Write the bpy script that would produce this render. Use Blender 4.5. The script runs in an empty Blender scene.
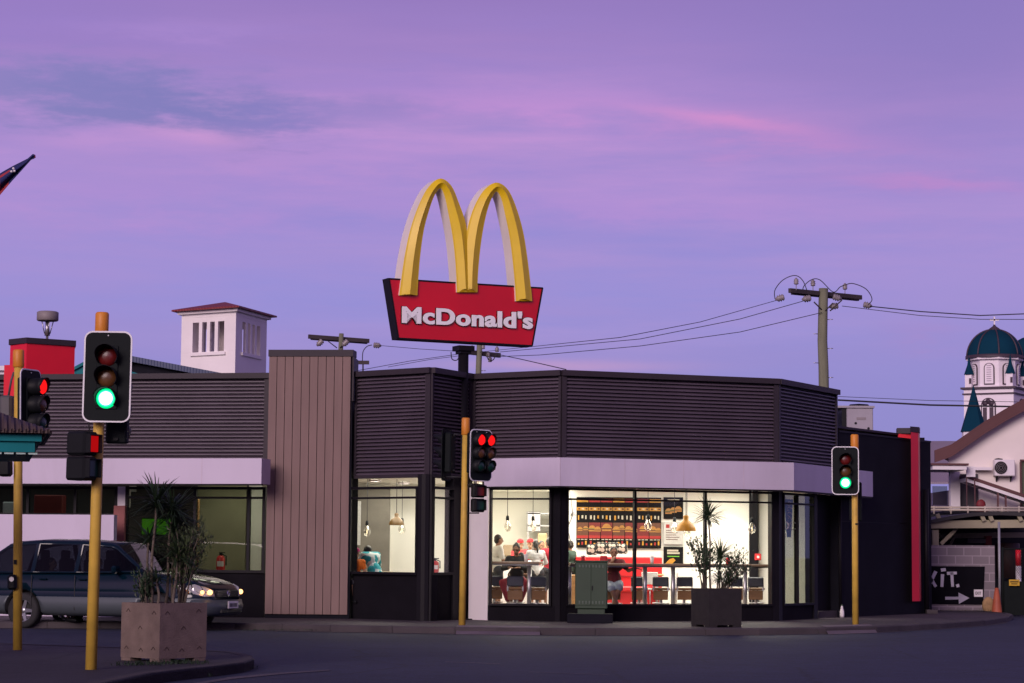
import bpy, math, random
from mathutils import Vector, Matrix
R = math.radians
rnd = random.Random(7)
W, H, F = 1024, 683, 2300.0
sc = bpy.context.scene
COL = sc.collection

# ------------------------------------------------------------------ camera
CAMZ = 1.40
pitch = math.atan((555 - H / 2) / F)
ROT = Matrix.Rotation(R(90) + pitch, 3, 'X') @ Matrix.Rotation(0.008, 3, 'Z')
cam_d = bpy.data.cameras.new('camera'); cam = bpy.data.objects.new('camera', cam_d); COL.objects.link(cam)
cam.matrix_world = Matrix.Translation((0, 0, CAMZ)) @ ROT.to_4x4()
cam_d.sensor_width = 36; cam_d.lens = 36 * F / W; cam_d.clip_end = 6000; cam_d.clip_start = 0.2
sc.camera = cam
CP = Vector((0, 0, CAMZ))

def ray(x, y): return ROT @ Vector(((x - W / 2) / F, -(y - H / 2) / F, -1))
def at(x, y, D):
    d = ray(x, y); return CP + d * (D / d.y)
def gz(x, y, z=0.0):
    d = ray(x, y); return CP + d * ((z - CAMZ) / d.z)
def proj(p):
    v = ROT.transposed() @ (Vector(p) - CP); return (W / 2 + F * v.x / -v.z, H / 2 - F * v.y / -v.z)
def xd(x, D, z=1.4):
    """world X at distance D whose column is x for height z"""
    X = (x - W / 2) / F * D
    for _ in range(3):
        X += (x - proj((X, D, z))[0]) / F * D
    return X
def zy(y, D, x=512):
    return at(x, y, D).z
def L(x, D, z=0.0): return Vector((xd(x, D, z), D, z))

# ------------------------------------------------------------------ materials
MATS = {}
def nodes(name):
    m = bpy.data.materials.new(name); m.use_nodes = True
    nt = m.node_tree; nt.nodes.clear()
    out = nt.nodes.new('ShaderNodeOutputMaterial'); return m, nt, out
def mat(name, c, rough=0.6, metal=0.0, var=0.12, scale=3.0, bump=0.0, bscale=40.0, dirt=0.0, emit=None, es=0.0, spec=0.5, stretch=None):
    if name in MATS: return MATS[name]
    m, nt, out = nodes(name); N = nt.nodes; K = nt.links
    b = N.new('ShaderNodeBsdfPrincipled'); K.new(b.outputs[0], out.inputs[0])
    tc = N.new('ShaderNodeTexCoord'); mp = N.new('ShaderNodeMapping'); K.new(tc.outputs['Object'], mp.inputs[0])
    if stretch: mp.inputs['Scale'].default_value = stretch
    n = N.new('ShaderNodeTexNoise'); n.inputs['Scale'].default_value = scale; n.inputs['Detail'].default_value = 6; K.new(mp.outputs[0], n.inputs[0])
    mr = N.new('ShaderNodeMapRange'); mr.inputs[1].default_value = 0.3; mr.inputs[2].default_value = 0.7
    mr.inputs[3].default_value = 1 - var; mr.inputs[4].default_value = 1 + var; K.new(n.outputs[0], mr.inputs[0])
    mx = N.new('ShaderNodeVectorMath'); mx.operation = 'SCALE'; mx.inputs[0].default_value = c; K.new(mr.outputs[0], mx.inputs['Scale'])
    last = mx.outputs[0]
    if dirt:
        n2 = N.new('ShaderNodeTexNoise'); n2.inputs['Scale'].default_value = scale * 0.37; n2.inputs['Detail'].default_value = 8; n2.inputs['Roughness'].default_value = .7; K.new(mp.outputs[0], n2.inputs[0])
        m2 = N.new('ShaderNodeMapRange'); m2.inputs[1].default_value = 0.52; m2.inputs[2].default_value = 0.72; m2.inputs[4].default_value = dirt; K.new(n2.outputs[0], m2.inputs[0])
        mm = N.new('ShaderNodeMix'); mm.data_type = 'RGBA'; K.new(m2.outputs[0], mm.inputs[0]); K.new(last, mm.inputs[6]); mm.inputs[7].default_value = (.06, .05, .045, 1); last = mm.outputs[2]
    K.new(last, b.inputs['Base Color'])
    b.inputs['Roughness'].default_value = rough; b.inputs['Metallic'].default_value = metal
    b.inputs['Specular IOR Level'].default_value = spec
    if bump:
        n3 = N.new('ShaderNodeTexNoise'); n3.inputs['Scale'].default_value = bscale; n3.inputs['Detail'].default_value = 5; K.new(mp.outputs[0], n3.inputs[0])
        bp = N.new('ShaderNodeBump'); bp.inputs['Strength'].default_value = bump; bp.inputs['Distance'].default_value = 0.02; K.new(n3.outputs[0], bp.inputs['Height']); K.new(bp.outputs[0], b.inputs['Normal'])
    if emit:
        b.inputs['Emission Color'].default_value = (*emit, 1); b.inputs['Emission Strength'].default_value = es
    MATS[name] = m; return m
def glass(name, tint=(0.92, 0.95, 0.95), refl=0.06, rough=0.02):
    if name in MATS: return MATS[name]
    m, nt, out = nodes(name); N = nt.nodes; K = nt.links
    t = N.new('ShaderNodeBsdfTransparent'); t.inputs[0].default_value = (*tint, 1)
    g = N.new('ShaderNodeBsdfGlossy'); g.inputs['Roughness'].default_value = rough; g.inputs[0].default_value = (.9, .9, .9, 1)
    lw = N.new('ShaderNodeLayerWeight'); lw.inputs[0].default_value = .5
    pw = N.new('ShaderNodeMath'); pw.operation = 'POWER'; pw.inputs[1].default_value = 4.0; K.new(lw.outputs['Facing'], pw.inputs[0])
    ad = N.new('ShaderNodeMath'); ad.operation = 'MULTIPLY_ADD'; ad.use_clamp = True; ad.inputs[1].default_value = .7; ad.inputs[2].default_value = .025 + refl; K.new(pw.outputs[0], ad.inputs[0])
    mx = N.new('ShaderNodeMixShader'); K.new(ad.outputs[0], mx.inputs[0]); K.new(t.outputs[0], mx.inputs[1]); K.new(g.outputs[0], mx.inputs[2]); K.new(mx.outputs[0], out.inputs[0])
    MATS[name] = m; return m
def glow(name, c, s):
    if name in MATS: return MATS[name]
    m, nt, out = nodes(name); e = nt.nodes.new('ShaderNodeEmission'); e.inputs[0].default_value = (*c, 1); e.inputs[1].default_value = s
    nt.links.new(e.outputs[0], out.inputs[0]); MATS[name] = m; return m
def brickmat(name, c1, c2, mortar, scale=1.0, bw=0.4, bh=0.2, ms=0.012, rough=.85, bump=.4):
    m, nt, out = nodes(name); N = nt.nodes; K = nt.links
    b = N.new('ShaderNodeBsdfPrincipled'); K.new(b.outputs[0], out.inputs[0])
    tc = N.new('ShaderNodeTexCoord'); sx = N.new('ShaderNodeSeparateXYZ'); K.new(tc.outputs['Object'], sx.inputs[0])
    cx = N.new('ShaderNodeCombineXYZ'); ad = N.new('ShaderNodeMath'); ad.operation = 'ADD'; K.new(sx.outputs[0], ad.inputs[0]); K.new(sx.outputs[1], ad.inputs[1])
    K.new(ad.outputs[0], cx.inputs[0]); K.new(sx.outputs[2], cx.inputs[1])
    br = N.new('ShaderNodeTexBrick'); K.new(cx.outputs[0], br.inputs[0]); br.inputs['Scale'].default_value = scale
    br.inputs['Color1'].default_value = (*c1, 1); br.inputs['Color2'].default_value = (*c2, 1); br.inputs['Mortar'].default_value = (*mortar, 1)
    br.inputs['Mortar Size'].default_value = ms; br.inputs['Brick Width'].default_value = bw; br.inputs['Row Height'].default_value = bh
    K.new(br.outputs[0], b.inputs['Base Color']); b.inputs['Roughness'].default_value = rough
    bp = N.new('ShaderNodeBump'); bp.inputs['Strength'].default_value = bump; bp.invert = True; K.new(br.outputs['Fac'], bp.inputs['Height']); K.new(bp.outputs[0], b.inputs['Normal'])
    MATS[name] = m; return m
def wavemat(name, c1, c2, scale, axis='X', rough=.6, metal=0.0):
    """corrugated sheet: bump waves along one axis"""
    m, nt, out = nodes(name); N = nt.nodes; K = nt.links
    b = N.new('ShaderNodeBsdfPrincipled'); K.new(b.outputs[0], out.inputs[0])
    tc = N.new('ShaderNodeTexCoord'); w = N.new('ShaderNodeTexWave'); w.bands_direction = axis; w.inputs['Scale'].default_value = scale; K.new(tc.outputs['Object'], w.inputs[0])
    n = N.new('ShaderNodeTexNoise'); n.inputs['Scale'].default_value = 1.3; n.inputs['Detail'].default_value = 7; K.new(tc.outputs['Object'], n.inputs[0])
    mm = N.new('ShaderNodeMix'); mm.data_type = 'RGBA'; K.new(n.outputs[0], mm.inputs[0]); mm.inputs[6].default_value = (*c1, 1); mm.inputs[7].default_value = (*c2, 1)
    K.new(mm.outputs[2], b.inputs['Base Color']); b.inputs['Roughness'].default_value = rough; b.inputs['Metallic'].default_value = metal
    bp = N.new('ShaderNodeBump'); bp.inputs['Strength'].default_value = .6; bp.inputs['Distance'].default_value = .03; K.new(w.outputs[1], bp.inputs['Height']); K.new(bp.outputs[0], b.inputs['Normal'])
    MATS[name] = m; return m

asphalt = None
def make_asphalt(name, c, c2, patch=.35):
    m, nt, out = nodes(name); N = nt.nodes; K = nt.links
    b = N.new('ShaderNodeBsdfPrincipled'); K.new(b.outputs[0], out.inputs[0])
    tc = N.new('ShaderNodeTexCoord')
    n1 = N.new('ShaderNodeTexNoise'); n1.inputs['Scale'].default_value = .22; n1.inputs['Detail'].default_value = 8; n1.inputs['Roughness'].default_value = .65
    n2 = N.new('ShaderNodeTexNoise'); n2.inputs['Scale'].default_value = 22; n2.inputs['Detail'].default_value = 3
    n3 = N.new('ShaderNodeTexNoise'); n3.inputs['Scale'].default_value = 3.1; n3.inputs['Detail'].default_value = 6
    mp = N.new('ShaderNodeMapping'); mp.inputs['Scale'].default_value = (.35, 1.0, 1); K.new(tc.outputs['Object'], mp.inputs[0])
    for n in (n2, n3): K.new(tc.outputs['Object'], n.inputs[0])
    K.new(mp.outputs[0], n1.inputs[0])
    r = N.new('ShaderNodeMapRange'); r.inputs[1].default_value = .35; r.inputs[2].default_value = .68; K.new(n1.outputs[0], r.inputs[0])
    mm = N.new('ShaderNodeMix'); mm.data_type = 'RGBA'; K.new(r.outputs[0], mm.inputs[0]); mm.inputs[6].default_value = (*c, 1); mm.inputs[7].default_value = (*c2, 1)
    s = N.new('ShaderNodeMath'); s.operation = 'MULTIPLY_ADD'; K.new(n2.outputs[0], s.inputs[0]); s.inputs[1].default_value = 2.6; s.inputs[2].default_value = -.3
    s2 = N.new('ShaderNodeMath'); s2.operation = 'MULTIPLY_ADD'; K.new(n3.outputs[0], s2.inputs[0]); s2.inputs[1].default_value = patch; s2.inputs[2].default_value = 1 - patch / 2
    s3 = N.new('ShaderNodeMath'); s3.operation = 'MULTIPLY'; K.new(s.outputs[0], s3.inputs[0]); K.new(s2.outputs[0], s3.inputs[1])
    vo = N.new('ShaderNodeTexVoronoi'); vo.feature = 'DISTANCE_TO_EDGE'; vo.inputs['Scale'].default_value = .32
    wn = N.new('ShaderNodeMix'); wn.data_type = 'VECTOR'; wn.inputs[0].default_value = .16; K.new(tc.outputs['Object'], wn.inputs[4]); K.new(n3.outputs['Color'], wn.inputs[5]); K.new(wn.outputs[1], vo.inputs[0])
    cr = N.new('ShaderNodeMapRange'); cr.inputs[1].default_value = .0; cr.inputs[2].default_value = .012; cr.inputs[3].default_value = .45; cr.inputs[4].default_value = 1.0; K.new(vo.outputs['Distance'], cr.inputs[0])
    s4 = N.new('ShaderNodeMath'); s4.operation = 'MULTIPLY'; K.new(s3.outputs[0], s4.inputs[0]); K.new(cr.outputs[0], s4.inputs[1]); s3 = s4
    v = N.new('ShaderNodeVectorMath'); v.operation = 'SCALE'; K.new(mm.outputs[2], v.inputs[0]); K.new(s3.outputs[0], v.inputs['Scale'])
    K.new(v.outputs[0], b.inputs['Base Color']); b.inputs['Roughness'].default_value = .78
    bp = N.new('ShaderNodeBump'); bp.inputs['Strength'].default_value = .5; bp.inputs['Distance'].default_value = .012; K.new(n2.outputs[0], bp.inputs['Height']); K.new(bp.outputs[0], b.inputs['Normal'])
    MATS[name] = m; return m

# ------------------------------------------------------------------ mesh builder
class MB:
    def __init__(s): s.v = []; s.f = []; s.m = []; s.sm = []
    def add(s, vs, fs, mi=0, smooth=False):
        k = len(s.v); s.v += [Vector(v) for v in vs]
        for f in fs: s.f.append(tuple(k + i for i in f)); s.m.append(mi); s.sm.append(smooth)
        return s
    def box(s, c, d, rz=0.0, mi=0, rot=None, ch=0.0):
        """box of centre c, full size d, turned rz about z; ch bevels all its edges"""
        c = Vector(c); hx, hy, hz = d[0] / 2, d[1] / 2, d[2] / 2
        M = rot if rot is not None else Matrix.Rotation(rz, 3, 'Z')
        if ch <= 0:
            vs = [c + M @ Vector((x * hx, y * hy, z * hz)) for z in (-1, 1) for x, y in ((-1, -1), (1, -1), (1, 1), (-1, 1))]
            return s.add(vs, [(3, 2, 1, 0), (4, 5, 6, 7), (0, 1, 5, 4), (1, 2, 6, 5), (2, 3, 7, 6), (3, 0, 4, 7)], mi)
        vs = []; idx = {}
        for sx in (-1, 1):
            for sy in (-1, 1):
                for sz in (-1, 1):
                    for a in range(3):
                        p = [sx * (hx - ch), sy * (hy - ch), sz * (hz - ch)]; p[a] = (sx * hx, sy * hy, sz * hz)[a]
                        idx[(sx, sy, sz, a)] = len(vs); vs.append(c + M @ Vector(p))
        fs = []
        for a in range(3):
            b, d2 = (a + 1) % 3, (a + 2) % 3
            for sa in (-1, 1):
                q = []
                for sb, sd in ((-1, -1), (1, -1), (1, 1), (-1, 1)):
                    k = [0, 0, 0]; k[a] = sa; k[b] = sb; k[d2] = sd; q.append(idx[(*k, a)])
                fs.append(tuple(q) if sa > 0 else tuple(reversed(q)))
            for sb in (-1, 1):
                for sd in (-1, 1):
                    def kk(sa, ax):
                        k = [0, 0, 0]; k[a] = sa; k[b] = sb; k[d2] = sd; return idx[(*k, ax)]
                    fs.append((kk(-1, b), kk(1, b), kk(1, d2), kk(-1, d2)) if sb * sd < 0 else (kk(-1, d2), kk(1, d2), kk(1, b), kk(-1, b)))
        for sx in (-1, 1):
            for sy in (-1, 1):
                for sz in (-1, 1):
                    t = (idx[(sx, sy, sz, 0)], idx[(sx, sy, sz, 1)], idx[(sx, sy, sz, 2)]); fs.append(t if sx * sy * sz > 0 else t[::-1])
        return s.add(vs, fs, mi)
    def prism(s, pts, z0, z1, mi=0, mtop=None):
        """upright prism over plan outline pts (counter-clockwise)"""
        n = len(pts); vs = [(p[0], p[1], z0) for p in pts] + [(p[0], p[1], z1) for p in pts]
        a = sum(pts[i][0] * pts[(i + 1) % n][1] - pts[(i + 1) % n][0] * pts[i][1] for i in range(n))
        fs = [(i, (i + 1) % n, n + (i + 1) % n, n + i) for i in range(n)]
        top = tuple(range(n, 2 * n)); bot = tuple(reversed(range(n)))
        if a < 0: fs = [f[::-1] for f in fs]; top = top[::-1]; bot = bot[::-1]
        s.add(vs, fs, mi); k = len(s.v) - 2 * n
        s.f.append(tuple(k + i for i in top)); s.m.append(mi if mtop is None else mtop); s.sm.append(False)
        s.f.append(tuple(k + i for i in bot)); s.m.append(mi); s.sm.append(False); return s
    def slab(s, pts, vec, mi=0, mside=None):
        """planar outline of 3D points pushed along vec"""
        n = len(pts); vec = Vector(vec); vs = [Vector(p) for p in pts] + [Vector(p) + vec for p in pts]
        nn = sum((vs[i].cross(vs[(i + 1) % n]) for i in range(n)), Vector())
        fl = nn.dot(vec) > 0
        caps = [tuple(range(n)), tuple(range(2 * n - 1, n - 1, -1))]
        sides = [(i, n + i, n + (i + 1) % n, (i + 1) % n) for i in range(n)]
        if fl: caps = [c[::-1] for c in caps]; sides = [c[::-1] for c in sides]
        k = len(s.v); s.add(vs, caps, mi)
        for f in sides: s.f.append(tuple(k + i for i in f)); s.m.append(mi if mside is None else mside); s.sm.append(False)
        return s
    def wall(s, p, q, z0, z1, t=.15, off=0.0, mi=0):
        """upright slab from plan point p to q, thickness t going back from the line moved forward by off"""
        p = Vector(p[:2]); q = Vector(q[:2]); d = (q - p).normalized(); n = Vector((d.y, -d.x))
        if n.y > 0: n = -n
        a = p + n * off; b = q + n * off; c = b - n * t; e = a - n * t
        return s.prism([a, b, c, e], z0, z1, mi)
    def tube(s, path, r, seg=10, mi=0, smooth=True, caps=True):
        path = [Vector(p) for p in path]; n = len(path)
        rr = r if isinstance(r, (list, tuple)) else [r] * n
        k = len(s.v); ref = None
        for i, p in enumerate(path):
            t = (path[min(i + 1, n - 1)] - path[max(i - 1, 0)]).normalized()
            if ref is None: ref = t.orthogonal().normalized()
            ref = (ref - t * ref.dot(t)).normalized(); b = t.cross(ref)
            for j in range(seg):
                a = 2 * math.pi * j / seg; s.v.append(p + (ref * math.cos(a) + b * math.sin(a)) * rr[i])
        for i in range(n - 1):
            for j in range(seg):
                j2 = (j + 1) % seg
                s.f.append((k + i * seg + j, k + i * seg + j2, k + (i + 1) * seg + j2, k + (i + 1) * seg + j)); s.m.append(mi); s.sm.append(smooth)
        if caps:
            s.f.append(tuple(k + j for j in reversed(range(seg)))); s.m.append(mi); s.sm.append(False)
            s.f.append(tuple(k + (n - 1) * seg + j for j in range(seg))); s.m.append(mi); s.sm.append(False)
        return s
    def cyl(s, p, q, r, r2=None, seg=16, mi=0, smooth=True): return s.tube([p, q], [r, r if r2 is None else r2], seg, mi, smooth)
    def lathe(s, prof, c=(0, 0, 0), seg=20, mi=0, axis=None, smooth=True, a0=0.0, a1=2 * math.pi):
        """profile [(r, h)] turned about an axis through c"""
        c = Vector(c); M = Matrix.Identity(3) if axis is None else Vector((0, 0, 1)).rotation_difference(Vector(axis)).to_matrix()
        full = abs(a1 - a0 - 2 * math.pi) < 1e-6; ns = seg if full else seg + 1; k = len(s.v)
        for r, h in prof:
            for j in range(ns):
                a = a0 + (a1 - a0) * j / seg; s.v.append(c + M @ Vector((r * math.cos(a), r * math.sin(a), h)))
        for i in range(len(prof) - 1):
            for j in range(seg):
                j2 = (j + 1) % ns if full else j + 1
                s.f.append((k + i * ns + j, k + i * ns + j2, k + (i + 1) * ns + j2, k + (i + 1) * ns + j)); s.m.append(mi); s.sm.append(smooth)
        return s
    def ball(s, c, r, seg=14, rings=8, mi=0, rot=None):
        c = Vector(c); r = Vector(r) if not isinstance(r, (int, float)) else Vector((r, r, r)); M = rot or Matrix.Identity(3); k = len(s.v)
        s.v.append(c + M @ Vector((0, 0, -r.z)))
        for i in range(1, rings):
            t = math.pi * i / rings
            for j in range(seg):
                a = 2 * math.pi * j / seg; s.v.append(c + M @ Vector((r.x * math.sin(t) * math.cos(a), r.y * math.sin(t) * math.sin(a), -r.z * math.cos(t))))
        s.v.append(c + M @ Vector((0, 0, r.z))); e = len(s.v) - 1
        def F_(f): s.f.append(f); s.m.append(mi); s.sm.append(True)
        for j in range(seg):
            j2 = (j + 1) % seg; F_((k, k + 1 + j2, k + 1 + j)); F_((e, e - seg + j, e - seg + j2))
            for i in range(rings - 2): F_((k + 1 + i * seg + j, k + 1 + i * seg + j2, k + 1 + (i + 1) * seg + j2, k + 1 + (i + 1) * seg + j))
        return s
    def cap(s, p, q, r1, r2=None, seg=12, mi=0):
        """closed tapered capsule"""
        p = Vector(p); q = Vector(q); r2 = r1 if r2 is None else r2; t = (q - p); l = t.length
        t = t / l if l > 1e-6 else Vector((0, 0, 1)); path = []; rr = []
        for a in (80, 55, 28): path.append(p - t * r1 * math.sin(R(a))); rr.append(r1 * math.cos(R(a)))
        path += [p, q]; rr += [r1, r2]
        for a in (28, 55, 80): path.append(q + t * r2 * math.sin(R(a))); rr.append(r2 * math.cos(R(a)))
        return s.tube(path, rr, seg, mi)
    def arc(s, p, r, a0, a1, n, t, y0, y1, mi=0):
        """arched rib in the xz plane round centre p"""
        for i in range(n):
            a = a0 + (a1 - a0) * i / n; b = a0 + (a1 - a0) * (i + 1) / n
            P = [(p[0] + rr * math.cos(x), p[2] + rr * math.sin(x)) for rr, x in ((r, a), (r + t, a), (r + t, b), (r, b))]
            s.slab([(x, y0, z) for x, z in P], (0, y1 - y0, 0), mi)
        return s
    def mesh(s, name, mats):
        used = sorted({i for f in s.f for i in f})
        if len(used) < len(s.v): mp = {j: i for i, j in enumerate(used)}; s.v = [s.v[j] for j in used]; s.f = [tuple(mp[i] for i in f) for f in s.f]
        me = bpy.data.meshes.new(name); me.from_pydata([tuple(v) for v in s.v], [], s.f)
        for m in mats: me.materials.append(m)
        me.polygons.foreach_set('material_index', s.m); me.polygons.foreach_set('use_smooth', s.sm); me.update(); return me

MW = {}
def link(name, data, parent=None, mw=None):
    o = bpy.data.objects.new(name, data); COL.objects.link(o)
    if parent: o.parent = parent
    if mw is not None: o.matrix_local = mw
    MW[o.name] = (MW[parent.name] if parent else Matrix.Identity(4)) @ (mw if mw is not None else Matrix.Identity(4))
    return o
def thing(name, label, cat, loc=(0, 0, 0), rz=0.0, group=None, tilt=None):
    m = Matrix.Translation(Vector(loc)) @ Matrix.Rotation(rz, 4, 'Z')
    if tilt: m = m @ Matrix.Rotation(tilt[0], 4, 'X') @ Matrix.Rotation(tilt[1], 4, 'Y')
    o = link(name, None, None, m); o.empty_display_size = .3
    o['label'] = label; o['category'] = cat
    if group: o['group'] = group
    return o
def part(name, mb, mats, parent, world=False, label=None, mw=None, kind=None):
    if not isinstance(mats, (list, tuple)): mats = [mats]
    if world:
        inv = MW[parent.name].inverted(); mb.v = [inv @ v for v in mb.v]
    o = link(name, mb.mesh(name, mats), parent, mw)
    if label: o['label'] = label
    if kind: o['kind'] = kind
    return o
def parts(name, mb, mats, parent, world=False, **k):
    """one part per connected piece"""
    up = list(range(len(mb.v)))
    def find(a):
        while up[a] != a: up[a] = up[up[a]]; a = up[a]
        return a
    for f in mb.f:
        for i in f[1:]: up[find(i)] = find(f[0])
    grp = {}
    for n, f in enumerate(mb.f): grp.setdefault(find(f[0]), []).append(n)
    for ids in grp.values():
        q = MB(); q.v = [v.copy() for v in mb.v]; q.f = [mb.f[i] for i in ids]; q.m = [mb.m[i] for i in ids]; q.sm = [mb.sm[i] for i in ids]
        part(name, q, mats, parent, world, **k)
def solo(name, mb, mats, label, cat, origin=None, group=None, kind=None):
    """a thing that is one mesh, built in world coordinates, origin at its base"""
    if not isinstance(mats, (list, tuple)): mats = [mats]
    if origin is None:
        n = len(mb.v); c = sum(mb.v, Vector()) / n; origin = Vector((c.x, c.y, min(v.z for v in mb.v)))
    origin = Vector(origin); mb.v = [v - origin for v in mb.v]
    o = link(name, mb.mesh(name, mats), None, Matrix.Translation(origin))
    if kind: o['kind'] = kind
    if label: o['label'] = label
    if cat: o['category'] = cat
    if group: o['group'] = group
    return o
def copy_tree(o, parent=None, mw=None, label=None):
    c = o.copy(); COL.objects.link(c); c.parent = parent
    if mw is not None: c.matrix_local = mw
    MW[c.name] = (MW[parent.name] if parent else Matrix.Identity(4)) @ c.matrix_local
    if label: c['label'] = label
    for ch in list(o.children): copy_tree(ch, c)
    return c
def place(loc, rz=0.0): return Matrix.Translation(Vector(loc)) @ Matrix.Rotation(rz, 4, 'Z')
def evald(mb, mods, name='m'):
    """mesh of a builder after modifiers set up by mods(obj)"""
    o = bpy.data.objects.new('tmp', mb.mesh(name, [])); COL.objects.link(o); mods(o)
    dg = bpy.context.evaluated_depsgraph_get(); me = bpy.data.meshes.new_from_object(o.evaluated_get(dg)); bpy.data.objects.remove(o); me.name = name
    return me
def text_mesh(body, size=1.0, off=0.0, ext=0.0, bev=0.0, spacing=1.0, res=4):
    cu = bpy.data.curves.new('t', 'FONT'); cu.body = body; cu.size = size; cu.offset = off; cu.extrude = ext; cu.bevel_depth = bev; cu.space_character = spacing; cu.resolution_u = res
    cu.align_x = 'LEFT'
    o = bpy.data.objects.new('t', cu); COL.objects.link(o); bpy.context.view_layer.update()
    dg = bpy.context.evaluated_depsgraph_get(); me = bpy.data.meshes.new_from_object(o.evaluated_get(dg)); bpy.data.objects.remove(o)
    mb = MB(); mb.add([v.co.copy() for v in me.vertices], [tuple(p.vertices) for p in me.polygons]); bpy.data.meshes.remove(me)
    return mb

# ------------------------------------------------------------------ shared materials
M = dict(
    louvre=mat('charcoal_louvre_steel', (.088, .068, .090), .45, .0, .12, 1.2, spec=.4),
    trim=mat('charcoal_trim', (.036, .028, .036), .55, 0, .12, 1.2, spec=.25),
    fascia=mat('white_fascia_panel', (.58, .52, .64), .55, 0, .07, .8, dirt=.16, stretch=(1, 1, .3)),
    render=mat('charcoal_render', (.009, .009, .015), .8, 0, .2, 1.5, .2, 60, spec=.15),
    plinth=mat('dark_plinth', (.007, .006, .009), .8, 0, .2, 2.0, .2, 50, spec=.12),
    brown=mat('brown_composite_cladding', (.21, .138, .122), .7, 0, .10, 1.5, .15, 80, stretch=(4, 4, .5)),
    white=mat('white_paint', (.78, .74, .76), .6, 0, .05, 1.0, dirt=.12),
    red=mat('red_paint', (.74, .008, .028), .45, 0, .08, 1.0),
    frame=mat('black_window_frame', (.009, .008, .011), .5, 0, .1, 2, spec=.15),
    glass=glass('window_glass', (.95, .96, .95), -.01),
    tglass=glass('tinted_glass', (.62, .65, .60), .0),
    pole=mat('yellow_signal_pole_paint', (.64, .42, .07), .5, 0, .18, 3.0, .1, 30, dirt=.4, spec=.3),
    sleeve=mat('orange_pole_sleeve', (.66, .24, .02), .5, 0, .1, 3.0),
    black=mat('black_plastic', (.008, .009, .011), .55, 0, .1, 3.0, spec=.2),
    border=mat('white_board_border', (.80, .80, .82), .5, 0, .05, 3.0),
    board=mat('backboard_face', (.006, .009, .010), .65, 0, .1, 3.0, spec=.15),
    steel=mat('brushed_steel', (.45, .44, .46), .35, .8, .08, 4.0),
    concrete=mat('kerb_concrete', (.060, .050, .054), .85, 0, .25, 1.5, .3, 40, dirt=.5),
    pink=mat('pink_concrete_planter', (.17, .123, .105), .85, 0, .16, 6.0, .4, 50, dirt=.25),
    darkc=mat('dark_concrete_planter', (.018, .015, .016), .85, 0, .2, 6.0, .4, 50),
    leaf=mat('dark_green_leaf', (.022, .046, .018), .55, 0, .35, 9.0),
    leaf2=mat('olive_green_leaf', (.045, .070, .022), .55, 0, .35, 9.0),
    stem=mat('grey_brown_stem', (.15, .12, .095), .85, 0, .2, 8.0, .3, 60),
    green=mat('green_cabinet_paint', (.024, .052, .026), .6, 0, .12, 2.0, dirt=.3),
    wallin=mat('cream_interior_wall', (.80, .785, .73), .7, 0, .03, 1.0),
    walldk=mat('grey_brown_feature_wall', (.15, .135, .115), .8, 0, .2, 2.0, .2, 20),
    ceil=mat('interior_ceiling', (.78, .76, .70), .8, 0, .02, 1.0),
    floor=mat('interior_floor_tile', (.30, .25, .20), .35, 0, .1, 1.0),
    wood=mat('warm_wood', (.42, .22, .08), .5, 0, .2, 3.0, stretch=(1, 1, 8)),
    tan=mat('counter_top_wood', (.32, .23, .15), .4, 0, .15, 3.0),
    mustard=mat('mustard_enamel', (.46, .20, .004), .5, 0, .05, 2.0),
    timber=mat('weathered_pole_timber', (.17, .175, .115), .85, 0, .25, 2.0, .4, 20, stretch=(3, 3, .4)),
    arm=mat('dark_crossarm_timber', (.05, .04, .04), .8, 0, .2, 2.0),
    porcelain=mat('grey_porcelain', (.25, .22, .23), .35, 0, .1, 2.0),
    wire=mat('black_wire', (.02, .02, .025), .6),
    teal=mat('teal_paint', (.004, .17, .19), .6, 0, .12, 1.5, spec=.2),
    roofb=wavemat('brown_corrugated_roof', (.055, .035, .035), (.09, .06, .055), 8, 'X'),
    rubber=mat('tyre_rubber', (.015, .015, .016), .8),
)
def tag_structure(o, label=None):
    o['kind'] = 'structure'
    if label: o['label'] = label
    return o

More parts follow.
